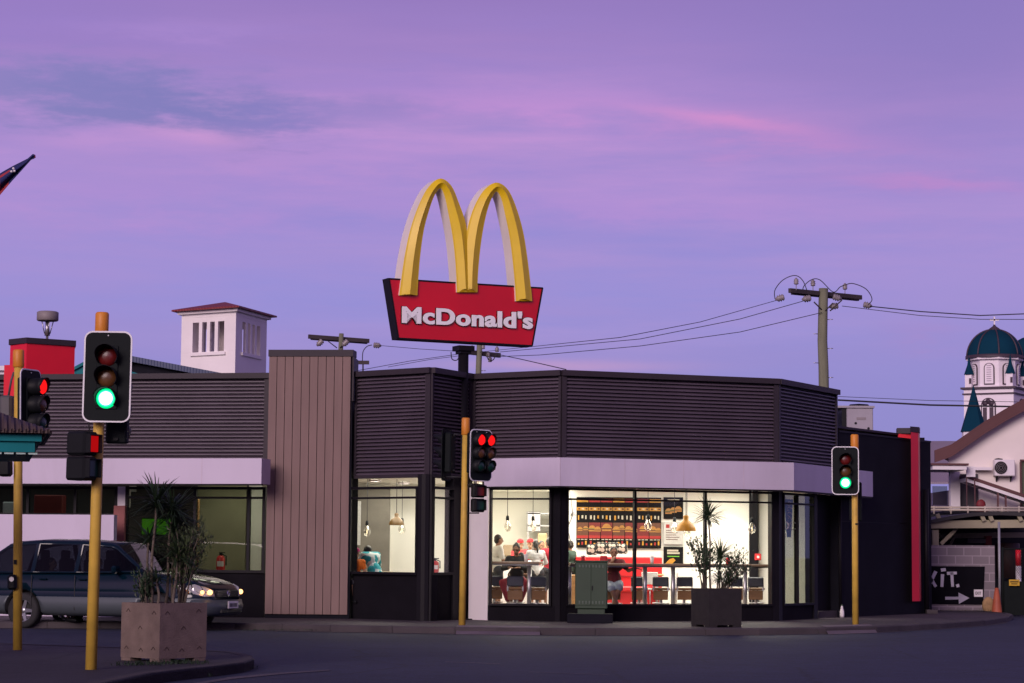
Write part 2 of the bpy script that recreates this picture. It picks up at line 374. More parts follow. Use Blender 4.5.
# ------------------------------------------------------------------ sky
def build_world():
    w = bpy.data.worlds.new('World'); sc.world = w; w.use_nodes = True; nt = w.node_tree; nt.nodes.clear(); N = nt.nodes; K = nt.links
    out = N.new('ShaderNodeOutputWorld')
    tc = N.new('ShaderNodeTexCoord'); sx = N.new('ShaderNodeSeparateXYZ'); K.new(tc.outputs['Generated'], sx.inputs[0])
    def val(s, i, node):
        if isinstance(s, (int, float)): node.inputs[i].default_value = s
        else: K.new(s, node.inputs[i])
    def m(op, a, b=0.0, c=None, clamp=False):
        n = N.new('ShaderNodeMath'); n.operation = op; n.use_clamp = clamp; val(a, 0, n); val(b, 1, n)
        if c is not None: val(c, 2, n)
        return n.outputs[0]
    X, Y, Z = sx.outputs
    az = m('ARCTAN2', X, Y); el = m('ARCSINE', Z)
    def noise(scx, scy, scale, det, off=0.0, rough=.55):
        cx = N.new('ShaderNodeCombineXYZ'); K.new(m('MULTIPLY', az, scx), cx.inputs[0]); K.new(m('MULTIPLY', el, scy), cx.inputs[1]); cx.inputs[2].default_value = off
        n = N.new('ShaderNodeTexNoise'); n.inputs['Scale'].default_value = scale; n.inputs['Detail'].default_value = det; n.inputs['Roughness'].default_value = rough; K.new(cx.outputs[0], n.inputs[0]); return n.outputs[0]
    n_soft = noise(6, 30, 1.0, 4, 1.3); n_fine = noise(14, 60, 1.5, 7, 4.1, .62); n_big = noise(3, 9, 1.0, 3, 9.0)
    # elevation colours: dusk, seen away from the sunset
    ramp = N.new('ShaderNodeValToRGB'); K.new(m('MULTIPLY_ADD', el, 1 / 1.5708, m('MULTIPLY_ADD', n_soft, .012, -.006)), ramp.inputs[0])
    e = ramp.color_ramp.elements
    stops = SKY
    e[0].position = stops[0][0]; e[0].color = (*stops[0][1], 1); e[1].position = stops[-1][0]; e[1].color = (*stops[-1][1], 1)
    for p, c in stops[1:-1]:
        q = e.new(p); q.color = (*c, 1)
    last = ramp.outputs[0]
    def mix(fac, colr, prev):
        mm = N.new('ShaderNodeMix'); mm.data_type = 'RGBA'; mm.clamp_factor = True; K.new(fac, mm.inputs[0]); K.new(prev, mm.inputs[6])
        if isinstance(colr, tuple): mm.inputs[7].default_value = (*colr, 1)
        else: K.new(colr, mm.inputs[7])
        return mm.outputs[2]
    def gauss(x0, y0, wx, wy, slope=0.0, warp=.02, ny=n_fine, sx_=1.0):
        a0 = (x0 - 512) / 2300; e0 = (555 - y0) / 2300
        da = m('DIVIDE', m('SUBTRACT', az, a0), wx / 2300)
        ee = m('SUBTRACT', el, m('MULTIPLY_ADD', m('SUBTRACT', az, a0), slope, e0))
        ee = m('ADD', ee, m('MULTIPLY_ADD', ny, warp, -warp / 2))
        de = m('DIVIDE', ee, wy / 2300)
        return m('EXPONENT', m('MULTIPLY', m('ADD', m('MULTIPLY', da, da), m('MULTIPLY', de, de)), -1.0))
    def cl(f, k): return m('MULTIPLY', f, k, clamp=True)
    tex = m('MULTIPLY_ADD', n_fine, 2.4, -.55, clamp=True)
    n_a = noise(7, 62, 1.0, 8, 2.2, .62); n_b = noise(5, 48, 1.0, 8, 7.7, .6)
    ta = m('MULTIPLY_ADD', n_a, 4.2, -1.75, clamp=True); tb = m('MULTIPLY_ADD', n_b, 4.2, -1.75, clamp=True); texs = {1: tex, 2: ta, 3: tb}
    for (x0, y0, wx, wy, sl, wp, colr, k, usetex) in CLOUDS:
        g = gauss(x0, y0, wx, wy, sl, wp)
        if usetex: g = m('MULTIPLY', g, texs[int(usetex)])
        last = mix(cl(g, k), colr, last)
    # the last of the sunset, low in the sky behind the camera and to its left
    ga = m('COSINE', m('SUBTRACT', az, R(-163))); gs = m('MULTIPLY', m('POWER', m('MAXIMUM', ga, 0.0), 1.5), m('EXPONENT', m('MULTIPLY', m('ABSOLUTE', el), -2.2)))
    add = N.new('ShaderNodeMix'); add.data_type = 'RGBA'; add.blend_type = 'ADD'; add.clamp_result = False; K.new(gs, add.inputs[0]); K.new(last, add.inputs[6]); add.inputs[7].default_value = (*SUNSET, 1)
    bg = N.new('ShaderNodeBackground'); K.new(add.outputs[2], bg.inputs[0]); bg.inputs[1].default_value = 1.0
    sky = N.new('ShaderNodeTexSky'); sky.sky_type = 'NISHITA'; sky.sun_disc = False; sky.sun_elevation = R(19); sky.sun_rotation = R(-158)
    b2 = N.new('ShaderNodeBackground'); K.new(sky.outputs[0], b2.inputs[0]); b2.inputs[1].default_value = NISHITA_STRENGTH
    ash = N.new('ShaderNodeAddShader'); K.new(bg.outputs[0], ash.inputs[0]); K.new(b2.outputs[0], ash.inputs[1]); K.new(ash.outputs[0], out.inputs[0])
    w.cycles.sampling_method = 'MANUAL'; w.cycles.sample_map_resolution = 512
SUNSET = (.52, .30, .36)
NISHITA_STRENGTH = 0.004
SKY = [(0.0, (.24, .225, .57)), (.045, (.27, .235, .59)), (.075, (.35, .26, .63)), (.105, (.40, .26, .62)), (.125, (.38, .235, .58)), (.155, (.29, .18, .50)), (.3, (.13, .09, .27)), (1.0, (.06, .05, .15))]
CLOUDS = [  # px-like direction (x, y), width, height, slope, warp, colour, strength, broken
    (420, 150, 620, 75, -.02, .02, (.60, .30, .66), .62, 2),
    (600, 190, 700, 95, -.02, .02, (.24, .21, .60), .55, 3),
    (500, 300, 900, 70, .0, .02, (.25, .26, .68), .45, 3),
    (300, 60, 500, 40, .02, .02, (.30, .21, .60), .45, 3),
    (560, 335, 500, 30, .0, .02, (.46, .31, .66), .30, 2),
    (60, 108, 150, 28, .0, .060, (.22, .205, .49), .9, False),
    (185, 116, 130, 19, -.03, .055, (.20, .19, .48), .9, False),
    (265, 126, 75, 14, -.04, .05, (.22, .19, .51), .75, False),
    (385, 110, 50, 11, 0.02, .02, (.25, .20, .52), .6, False),
    (195, 143, 60, 9, -.02, .012, (.62, .31, .64), .75, False),
    (90, 152, 60, 7, .0, .012, (.54, .29, .64), .6, False),
    (330, 165, 260, 22, -.02, .03, (.50, .27, .62), .6, True),
    (730, 122, 75, 6, -.13, .010, (.78, .29, .60), .8, False),
    (790, 138, 130, 20, -.12, .03, (.62, .26, .60), .75, True),
    (560, 106, 200, 18, -.04, .03, (.56, .27, .64), .75, True),
    (640, 205, 330, 22, .0, .04, (.46, .26, .64), .6, True),
    (120, 205, 200, 26, 0.0, .04, (.46, .26, .63), .6, True),
    (930, 185, 90, 8, -.05, .02, (.56, .24, .58), .6, False),
    (150, 40, 120, 9, 0.02, .02, (.46, .27, .66), .5, True),
    (925, 335, 42, 18, -.05, .03, (.38, .23, .56), .6, True),
    (560, 366, 110, 6, 0.0, .004, (.58, .32, .55), .55, False),
    (940, 40, 230, 110, 0.0, .03, (.235, .18, .50), .65, False),
    (30, 20, 130, 60, 0.0, .03, (.29, .19, .54), .5, False),
]
build_world()
sun_d = bpy.data.lights.new('sun', 'SUN'); sun_d.energy = 2.2; sun_d.angle = R(26); sun_d.color = (1.0, .80, .80)
sun = bpy.data.objects.new('sun', sun_d); COL.objects.link(sun)
sun.rotation_euler = Vector((math.sin(R(22)) * .946, math.cos(R(22)) * .946, -math.sin(R(19)))).to_track_quat('-Z', 'Y').to_euler()

# ------------------------------------------------------------------ ground
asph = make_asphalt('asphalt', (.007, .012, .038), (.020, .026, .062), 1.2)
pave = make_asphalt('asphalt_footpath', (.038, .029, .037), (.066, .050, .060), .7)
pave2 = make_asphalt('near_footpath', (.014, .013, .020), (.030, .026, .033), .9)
far_ground = make_asphalt('far_ground_surface', (.05, .05, .05), (.07, .07, .06))
g = MB(); g.add([(-3000, -200, -.02), (3000, -200, -.02), (3000, 5000, -.02), (-3000, 5000, -.02)], [(0, 1, 2, 3)])
o = link('ground', g.mesh('ground', [far_ground])); o['kind'] = 'structure'
g = MB(); n = 24
vs = [(-90 + 180 * i / n, -20 + 110 * j / n, 0) for j in range(n + 1) for i in range(n + 1)]
g.add(vs, [(j * (n + 1) + i, j * (n + 1) + i + 1, (j + 1) * (n + 1) + i + 1, (j + 1) * (n + 1) + i) for j in range(n) for i in range(n)])
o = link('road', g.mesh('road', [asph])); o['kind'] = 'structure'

g = MB(); nn = 60; hr = random.Random(12); hv = []
for i in range(nn + 1):
    a = R(168) + R(204) * i / nn; zt = 11 + 5 * math.sin(i * .37) + 3 * math.sin(i * 1.13 + 1) + hr.uniform(-1, 1)
    for rr, z in ((70, -.5), (78, zt * .55), (92, zt), (140, zt * .9), (190, -.5)): hv.append((rr * math.cos(a), rr * math.sin(a) + 20, z))
g.add(hv, [(i * 5 + j, i * 5 + j + 1, i * 5 + j + 6, i * 5 + j + 5) for i in range(nn) for j in range(4)], 0, True)
o = link('blocker_ridge', g.mesh('blocker_ridge', [mat('dark_blocker', (.03, .035, .025), .9, 0, .5, .15)])); o['kind'] = 'structure'  # unseen dark ridge added behind the camera to block sky reflections in the glass
# far footpath and its kerb (edge traced on the road surface)
edge = [gz(x, y, 0) for x, y in ((-260, 628), (-60, 628), (100, 628.5), (235, 629.5), (330, 632), (455, 634), (540, 635), (650, 635.5), (760, 635), (826, 634), (877, 632.5), (940, 629), (985, 625.5), (1006, 622.5), (1013, 619.5))]
edge = [Vector((-40, edge[0].y + .6, 0))] + edge
e2 = [Vector((edge[-1].x + .15, edge[-1].y + 1.2, 0)), Vector((edge[-1].x - .1, edge[-1].y + 3.5, 0)), Vector((edge[-1].x - 1.0, 62, 0)), Vector((-40, 62, 0))]
def inset(pts, d):
    r = []
    for i, p in enumerate(pts):
        t = (pts[min(i + 1, len(pts) - 1)] - pts[max(i - 1, 0)]).normalized(); r.append(p + Vector((-t.y, t.x, 0)) * d)
    return r
kin = inset(edge + e2[:3], .15)
g = MB(); g.prism([(p.x, p.y) for p in kin] + [(-40, 62)], -.01, .118)
o = link('footpath', g.mesh('footpath', [pave])); o['kind'] = 'structure'
ko = edge + e2[:3]; ki = inset(ko, .148)
g = MB()
hz_ = []
for p in ko:                              # the kerb drops at the crossing ramps
    px = proj((p.x, p.y, 0))[0]; h = .122
    hz_.append(h)
for i in range(len(ko) - 1):
    a, b, c, d = ko[i], ko[i + 1], ki[i + 1], ki[i]
    L_ = (b - a).length; ns = max(1, int(L_ / .9))
    for k in range(ns):
        t0 = k / ns + .004 / L_; t1 = (k + 1) / ns - .004 / L_
        A, B, C_, D_ = a.lerp(b, t0), a.lerp(b, t1), d.lerp(c, t1), d.lerp(c, t0)
        j = rnd.uniform(-.006, .004)
        i0 = A.lerp(D_, .18); i1 = B.lerp(C_, .18)
        g.add([(A.x, A.y, -.005), (B.x, B.y, -.005), (A.x, A.y, .10 + j), (B.x, B.y, .10 + j), (i0.x, i0.y, .124 + j), (i1.x, i1.y, .124 + j), (D_.x, D_.y, .124 + j), (C_.x, C_.y, .124 + j)],
              [(0, 1, 3, 2), (2, 3, 5, 4), (4, 5, 7, 6), (1, 7, 5, 3), (0, 2, 4, 6)])
o = link('kerb', g.mesh('kerb', [M['concrete']])); o['kind'] = 'structure'
# pale concrete ramps at the crossings, laid just over the kerb
pale = mat('pale_ramp_concrete', (.15, .12, .14), .85, 0, .2, 2.0, .3, 40, dirt=.4)
def ramp_slab(x0, x1, ya, yb):
    a0, a1, b1, b0 = gz(x0, ya, 0), gz(x1, ya, 0), gz(x1, yb, .13), gz(x0, yb, .13)
    vv = [(a0.x, a0.y - .16, .004), (a1.x, a1.y - .16, .004), (a1.x, a1.y, .075), (a0.x, a0.y, .075), (b1.x, b1.y, .129), (b0.x, b0.y, .129)]
    return vv
g = MB()
for x0, x1, ya, yb in ((456, 540, 634.2, 635.2), (827, 876, 634.2, 632.7)):
    
    a0, a1 = gz(x0, ya, 0), gz(x1, yb, 0); q = Vector((0, .5, 0)); r0, r1 = a0 + q, a1 + q * 1.0
    g.add([(a0.x, a0.y - .18, .006), (a1.x, a1.y - .18, .006), (r1.x, r1.y, .131), (r0.x, r0.y, .131), (r1.x, r1.y + .35, .134), (r0.x, r0.y + .35, .134)], [(0, 1, 2, 3), (3, 2, 4, 5)])
o = link('crossing_ramp', g.mesh('crossing_ramp', [pale])); o['kind'] = 'structure'
# gutter strip, faint lines and seal patches on the road
g = MB(); go = [p - Vector((0, .34, 0)) for p in edge]
for i in range(1, len(edge) - 2):
    g.add([(go[i].x, go[i].y, .004), (go[i + 1].x, go[i + 1].y, .004), (edge[i + 1].x, edge[i + 1].y, .004), (edge[i].x, edge[i].y, .004)], [(0, 1, 2, 3)])
o = link('gutter', g.mesh('gutter', [make_asphalt('gutter_seal', (.035, .03, .04), (.055, .05, .06), .6)])); o['kind'] = 'structure'
g = MB()
for x0, y0, x1, y1, w_ in ((445, 662, 500, 664, .16), (530, 672, 610, 675, .10), (438, 636, 449, 636.6, .12)):
    a, b = gz(x0, y0, .004), gz(x1, y1, .004)
    g.add([(a.x, a.y, .004), (b.x, b.y, .004), (b.x, b.y + w_, .004), (a.x, a.y + w_, .004)], [(0, 1, 2, 3)])
o = link('road_marking', g.mesh('road_marking', [make_asphalt('worn_paint', (.10, .09, .115), (.065, .06, .08), .9)])); o['kind'] = 'structure'

# near footpath corner with its rounded kerb
ne = [gz(x, y, 0) for x, y in ((-120, 650.5), (0, 652), (100, 655.5), (200, 659), (238, 661.5), (252, 665), (254, 669), (244, 672.5), (215, 676.5), (192, 679), (172, 681.5), (150, 684.5))]
ne += [Vector((-4.2, 20, 0)), Vector((-4.2, 12, 0)), Vector((-16, 12, 0)), Vector((-16, ne[0].y, 0))]
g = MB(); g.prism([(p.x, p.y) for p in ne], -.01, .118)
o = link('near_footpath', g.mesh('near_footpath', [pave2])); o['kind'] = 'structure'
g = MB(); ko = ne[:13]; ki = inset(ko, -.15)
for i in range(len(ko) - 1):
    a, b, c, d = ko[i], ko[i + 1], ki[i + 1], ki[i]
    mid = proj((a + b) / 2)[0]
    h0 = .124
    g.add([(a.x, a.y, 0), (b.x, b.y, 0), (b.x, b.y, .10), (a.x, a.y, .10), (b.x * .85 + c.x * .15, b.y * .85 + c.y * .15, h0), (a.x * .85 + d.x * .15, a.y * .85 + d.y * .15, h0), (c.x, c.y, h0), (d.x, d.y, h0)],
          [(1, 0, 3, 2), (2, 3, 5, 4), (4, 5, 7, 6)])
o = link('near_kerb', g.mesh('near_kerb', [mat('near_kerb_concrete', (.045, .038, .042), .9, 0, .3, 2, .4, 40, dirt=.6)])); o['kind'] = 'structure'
# a worn seam of paler seal in front of it
a = [gz(x, y, .006) for x, y in ((188, 684), (230, 677), (280, 672.5), (330, 669.5), (330, 670.5), (282, 674), (232, 679), (200, 684))]
g = MB(); g.add([(p.x, p.y, .006) for p in a], [tuple(range(8))]); o = link('road_seam', g.mesh('road_seam', [make_asphalt('seam', (.09, .075, .09), (.06, .055, .07))])); o['kind'] = 'structure'

# ------------------------------------------------------------------ restaurant
def plan(x, D): return Vector((xd(x, D, 2.5), D))
ZT, ZL0, ZH, ZS = 5.03, 3.30, 2.72, .42      # parapet top, louvre foot, window head, window sill
A0, A1 = plan(-150, 47.9), plan(268, 46.3)
A2, A3 = plan(430, 44.7), plan(471, 46.3)
B1, B2 = plan(561, 45.1), plan(778, 46.9)
B3, C1 = plan(837, 49.9), plan(931, 54.3)
BLD = thing('restaurant_building', 'low dark restaurant on the street corner with louvred parapet, white fascia and lit windows', 'building', (0, 46, .118))
def nrm(p, q):
    d = (q - p).normalized(); n_ = Vector((d.y, -d.x)); return n_ if n_.y < 0 else -n_
def louvre_wall(p, q, z0, z1, name='louvre_panel', ends=(.11, .11), pitch=.0725):
    d = (q - p).normalized(); n_ = nrm(p, q); mb = MB(); Lw = (q - p).length
    def P(s, o_, z): v = p + d * s + n_ * o_; return (v.x, v.y, z)
    s0, s1 = ends[0], Lw - ends[1]; nr = int((z1 - .12 - z0) / pitch); pitch = (z1 - .12 - z0) / nr
    mb.wall(p + d * s0, p + d * s1, z0, z1 - .03, .10, -.06)
    for i in range(nr):
        z = z0 + i * pitch
        prof = [(-.055, z), (.012, z + .006), (.012, z + .030), (-.055, z + pitch * .85)]
        vs = [P(s, a, zz) for s in (s0, s1) for a, zz in prof]
        mb.add(vs, [(0, 4, 5, 1), (1, 5, 6, 2), (2, 6, 7, 3)])
    part(name, mb, M['louvre'], BLD, True)
    mb = MB()
    mb.box(P(Lw / 2, -.04, z1 - .055), (Lw + .02, .26, .11), math.atan2(d.y, d.x))
    mb.box(P(Lw / 2, -.035, z0 - .03), (Lw - .01, .12, .06), math.atan2(d.y, d.x))
    for s, w_ in ((ends[0] / 2, ends[0]), (Lw - ends[1] / 2, ends[1])):
        mb.box(P(s, -.03, (z0 + z1 - .11) / 2), (w_ - .004, .12, z1 - .11 - z0 - .004), math.atan2(d.y, d.x))
    part('parapet_trim', mb, M['trim'], BLD, True)
PB = plan(354, 45.95)
louvre_wall(A0, A1, ZL0 - .02, ZT - .01)
louvre_wall(PB, A2, ZL0 - .35, ZT, ends=(.06, .13))
louvre_wall(A2, A3, ZL0 - .35, ZT, ends=(.05, .16))
louvre_wall(A3, B1, ZL0, ZT, ends=(.10, .06))
louvre_wall(B1, B2, ZL0, ZT, ends=(.10, .10))
louvre_wall(B2, B3, ZL0, ZT, ends=(.10, .08))
# brown panel tower
pl, pr = plan(266.5, 45.9), plan(349, 45.75)
zt_b = zy(350, 45.9, 300)
mb = MB(); d = (pr - pl).normalized(); n_ = nrm(pl, pr); bw = (pr - pl).length; nb = 10
for i in range(nb):
    a = pl + d * (bw * i / nb + .006); b = pl + d * (bw * (i + 1) / nb - .006)
    mb.wall(a, b, .20, zt_b - .135, .06, 0)
part('cladding_panel', mb, M['brown'], BLD, True, label='tall brown board panel')
mb = MB(); mb.wall(pl - d * .0, pr + d * .03, .118, zt_b - .135, .30, -.045); part('panel_core', mb, M['render'], BLD, True)
mb = MB(); mb.wall(pl - d * .01, pr + d * .045, zt_b - .133, zt_b, .45, .02); part('panel_cap', mb, M['trim'], BLD, True)
# right side of the tower that shows past the panel
mb = MB(); e_ = pr + d * .03; mb.prism([e_, e_ + Vector((.03, 0)), e_ + Vector((.06, .9)), e_ + Vector((-.2, .9))], ZT - .6, zt_b - .14); part('panel_return', mb, M['trim'], BLD, True)

# fascias
def fascia(pts, z0, z1, name='fascia', depth=.5, t=.06, seams=()):
    mb = MB()
    n = len(pts)
    back = []
    for i, p in enumerate(pts):
        d_ = (pts[min(i + 1, n - 1)] - pts[max(i - 1, 0)]).normalized(); m_ = Vector((-d_.y, d_.x)); m_ = m_ if m_.y > 0 else -m_
        back.append(p + m_ * depth)
    mb.prism(pts + back[::-1], z0, z1); part(name, mb, M['fascia'], BLD, True)
    mb = MB()
    for i in range(n - 1):
        mb.wall(pts[i], pts[i + 1], z0 - .03, z0 - .002, .10, -.02)
    part('fascia_edge', mb, M['frame'], BLD, True)
    if seams:
        mb = MB()
        for i, s in seams:
            p = pts[i].lerp(pts[i + 1], s); dd = (pts[i + 1] - pts[i]).normalized()
            mb.box((p.x, p.y, (z0 + z1) / 2), (.012, .006, z1 - z0), math.atan2(dd.y, dd.x))
        parts('fascia_seam', mb, mat('seam_grey', (.55, .47, .55), .7), BLD, True)
zf0, zf1 = 2.735, 3.285
FL0, FL1 = plan(-150, 46.9), plan(261, 45.0)
fascia([FL0, FL1], zf0 + .01, zf1 - .04, depth=.55, seams=[(0, .37), (0, .62), (0, .86)])
fascia([plan(484, 45.3), plan(560, 44.45), plan(794, 46.0), plan(873, 50.6)], zf0, zf1, depth=.55, seams=[(1, .0), (1, .27), (1, .52), (1, .78)])
# white column beside the sign pole
mb = MB(); wc0, wc1 = plan(469.5, 45.9), plan(488.5, 45.55)
mb.prism([wc0, wc1, wc1 + Vector((.05, .6)), wc0 + Vector((.05, .6))], .118, zf0 - .005)
part('white_column', mb, M['white'], BLD, True)
# dark walls under the windows
def plinth(p, q, z1, off=.0, t=.25, name='plinth_wall', m_='plinth'):
    mb = MB(); mb.wall(p, q, .118, z1, t, off); part(name, mb, M[m_], BLD, True)
WL0, WL1 = plan(-150, 47.6), plan(266, 46.2)
plinth(plan(126, 46.75), WL1, 1.0)
plinth(PB, A2, 1.0); plinth(A2, A3, 1.0, t=.2)
plinth(plan(489, 45.55), B1, .41); plinth(B1, B2, .41); plinth(B2, plan(813.5, 48.6), .41)
# pillars between windows
def post(p, q, z0=.1, z1=ZH + .02, off=.03, t=.2, m_='frame', name='pillar'):
    mb = MB(); mb.wall(p, q, z0, z1, t, off); part(name, mb, M[m_], BLD, True)
post(plan(551.5, 45.2), B1 + Vector((.0, 0)), .1, off=.02); post(B1, plan(566, 45.15), .1, off=.02)
post(plan(346, 46.1), plan(352.5, 46.0), .1, 2.95, m_='render'); post(plan(418.5, 44.85), A2, .1, 2.95); post(A2, plan(431.5, 44.8), .1, 2.95); post(plan(452.5, 45.55), A3, .1, 2.95)
post(plan(772, 46.85), B2, .1, off=.02); post(B2, plan(782, 47.15), .1, off=.02); post(plan(812.5, 48.55), plan(816, 48.75), .1)
mb = MB(); mb.wall(A3, plan(489, 45.6), 2.7, ZL0 - .03, .2, -.25); part('lintel', mb, M['frame'], BLD, True)

def window(p, q, z0, z1, mull=(), trans=(), gl='glass', fw=.055, off=0.0, dep=.10, label=None, tm=None):
    """framed window from p to q: mull are fractions along it, trans heights"""
    d = (q - p).normalized(); n_ = nrm(p, q); Lw = (q - p).length; a = math.atan2(d.y, d.x); mb = MB()
    def P(s, z, o_=0): v = p + d * s + n_ * (off + o_); return (v.x, v.y, z)
    for z in (z0 + fw / 2, z1 - fw / 2): mb.box(P(Lw / 2, z), (Lw, dep, fw), a)
    for s in (fw / 2, Lw - fw / 2): mb.box(P(s, (z0 + z1) / 2), (fw, dep - .004, z1 - z0 - 2 * fw), a)
    for f in mull: mb.box(P(Lw * f, (z0 + z1) / 2), (fw, dep - .01, z1 - z0 - 2 * fw), a)
    xs = [fw] + [Lw * f for f in mull] + [Lw - fw]
    for z in trans:
        for i in range(len(xs) - 1):
            s0 = xs[i] + (0 if i == 0 else fw / 2); s1 = xs[i + 1] - (0 if i == len(xs) - 2 else fw / 2)
            mb.box(P((s0 + s1) / 2, z), (s1 - s0, dep - .016, fw * .8), a)
    o_ = part('window', mb, tm or M['frame'], BLD, True, label=label)
    mb = MB(); mb.box(P(Lw / 2, (z0 + z1) / 2, -.012), (Lw - fw, .01, z1 - z0 - fw), a); 
    part('pane', mb, M[gl], o_, True)
    return o_
def fr(p, q, xs):
    """fractions along p-q at which it crosses the columns xs"""
    r = []
    for x in xs:
        lo, hi = 0.0, 1.0
        for _ in range(30):
            m_ = (lo + hi) / 2; v = p.lerp(q, m_)
            if proj((v.x, v.y, 1.5))[0] < x: lo = m_
            else: hi = m_
        r.append(lo)
    return r
tz = 2.50
p, q = plan(490, 45.5), plan(552, 45.15); window(p, q, .41, ZH, (), (tz,), fw=.045)
p, q = plan(566, 45.15), plan(772.5, 46.85); window(p, q, .41, ZH, fr(p, q, (634.5, 705)), (tz,), fw=.045)
p, q = plan(782, 47.15), plan(813, 48.5); window(p, q, .41, ZH, fr(p, q, (796.5,)), (tz,), fw=.045, gl='tglass')
p, q = plan(349, 45.95), plan(419, 44.85); window(p, q, 1.0, ZH, (), (tz,), fw=.05)
p, q = plan(431, 44.8), plan(453.5, 45.6); window(p, q, 1.0, ZH, (), (tz,), fw=.05)
p, q = plan(126, 46.75), WL1; window(p, q, 1.0, ZH, fr(p, q, (194.5, 248.5)), (tz,), fw=.055, gl='tglass')
p, q = plan(-150, 47.65), plan(118, 46.85); window(p, q, 2.12, ZH, fr(p, q, (-60, 27, 74.5)), (), fw=.055, gl='tglass', label='high strip window above the white wall')
post(plan(118, 46.8), plan(127, 46.75), 2.3, ZH, off=.02, m_='white', name='column_head'); 
mb = MB(); mb.wall(plan(115, 46.7), plan(126, 46.66), .118, 2.33, .25, .06); part('red_brick_column', mb, mat('red_brown_render', (.24, .085, .08), .8, 0, .15, 2), BLD, True)
# white forecourt wall behind the car
mb = MB(); mb.wall(plan(-150, 46.6), plan(114.5, 45.75), .118, 2.13, .2, 0)
solo('boundary_wall', mb, M['fascia'], 'low white wall behind the dark green car', 'wall')
# back of the strip windows: blinds
# right wing: recess with door, side wall, red fin
mb = MB(); r0, r1 = plan(816, 48.75) + Vector((.0, .7)), plan(842, 50.1) + Vector((.1, .5)); mb.wall(r0, r1, .118, 3.2, .1, 0); part('recess_wall', mb, M['frame'], BLD, True)
mb = MB(); mb.wall(plan(818, 49.2), plan(838, 50.1), .118, .26, .4, 0); part('doorstep', mb, M['concrete'], BLD, True)
mb = MB()
m0 = plan(839, 50.0); zs = 4.12
mb.wall(m0, C1, .118, 2.18, .25, 0); mb.wall(m0, C1, 2.195, zs, .25, 0); part('side_wall', mb, M['render'], BLD, True)
mb = MB(); mb.wall(m0, C1, 2.18, 2.195, .23, -.012); mb.wall(m0, C1, zs, zs + .04, .3, .02); part('wall_joint', mb, M['frame'], BLD, True)
mb = MB(); f0, f1 = plan(911.5, 52.9), plan(918.8, 53.15); zr_ = zy(432.3, 53, 915)
mb.prism([f0, f1, f1 + Vector((.1, .35)), f0 + Vector((.1, .35))], .42, zr_); part('red_fin', mb, M['red'], BLD, True)
c0, c1 = plan(898.5, 53.6), plan(911.8, 53.6)
mb = MB(); mb.prism([c0, c1, c1 + Vector((.05, .35)), c0 + Vector((.05, .35))], zs - .3, zr_ - .003); part('red_block', mb, M['red'], BLD, True)
mb = MB(); mb.prism([c0 + Vector((-.01, -.9)), f1 + Vector((.02, -.02)), f1 + Vector((.12, .45)), c0 + Vector((0, .45))], zr_ + .002, zr_ + .14)
mb = MB(); mb.prism([c0 - Vector((.02, .02)), plan(911.5, 53.5) , f0 - Vector((.02, .02)), f1 + Vector((.02, -.02)), f1 + Vector((.12, .42)), c0 + Vector((.03, .42))], zr_ + .002, zr_ + .13); part('fin_cap', mb, M['trim'], BLD, True)
mb = MB(); p = plan(839.6, 49.93); mb.cyl((p.x, p.y - .05, .3), (p.x, p.y - .05, 2.7), .035, seg=8); part('downpipe', mb, M['frame'], BLD, True)
mb = MB(); p = plan(925.5, 53.9); mb.cyl((p.x, p.y - .06, .13), (p.x, p.y - .06, 3.0), .06, seg=8); part('downpipe', mb, M['frame'], BLD, True)
mb = MB(); p = plan(927, 53.9); mb.box((p.x + .05, p.y - .2, .17), (.25, .2, .09)); part('drain_block', mb, M['concrete'], BLD, True)
# red block and blade on the left wing
mb = MB(); zr = zy(344, 47.9, 40); q0, q1, q2 = plan(6, 48.2), plan(22.5, 47.75), plan(71, 48.4)
mb.prism([q0, q1, q2, q2 + Vector((-.27, 1.2)), q0 + Vector((0, 1.2))], 4.5, zr); part('red_block', mb, M['red'], BLD, True)
mb = MB(); mb.prism([q0 - Vector((.03, .03)), q1 - Vector((0, .04)), q2 + Vector((.03, -.03)), q2 + Vector((-.26, 1.25)), q0 + Vector((-.03, 1.25))], zr + .002, zr + .12); part('block_cap', mb, M['trim'], BLD, True)
mb = MB(); b0, b1 = plan(9, 47.35), plan(20, 47.25); mb.wall(b0, b1, 4.56, 5.2, .16, .30); part('red_blade', mb, M['red'], BLD, True)
# roof deck and parapet backs
roofz = 4.35
outline = [A0 + Vector((0, .3)), A1 + Vector((0, .3)), PB + Vector((0, .4)), A2 + Vector((.0, .9)), A3 + Vector((0, .5)), B1 + Vector((0, .5)), B2 + Vector((-.1, .3)), B3 + Vector((-.25, .2)), C1 + Vector((-.3, .2)), Vector((9.2, 66)), Vector((-15, 66))]
mb = MB(); mb.prism(outline, roofz - .1, roofz - .6 + .55); part('roof', mb, M['trim'], BLD, True)
mb = MB(); mb.wall(Vector((-15, 66)), Vector((9.2, 66)), .1, roofz - .1, .2); mb.prism([C1 + Vector((-.3, .2)), C1 + Vector((-.1, .2)), (9.4, 66), (9.2, 66)], .1, roofz - .1); part('rear_wall', mb, M['render'], BLD, True)
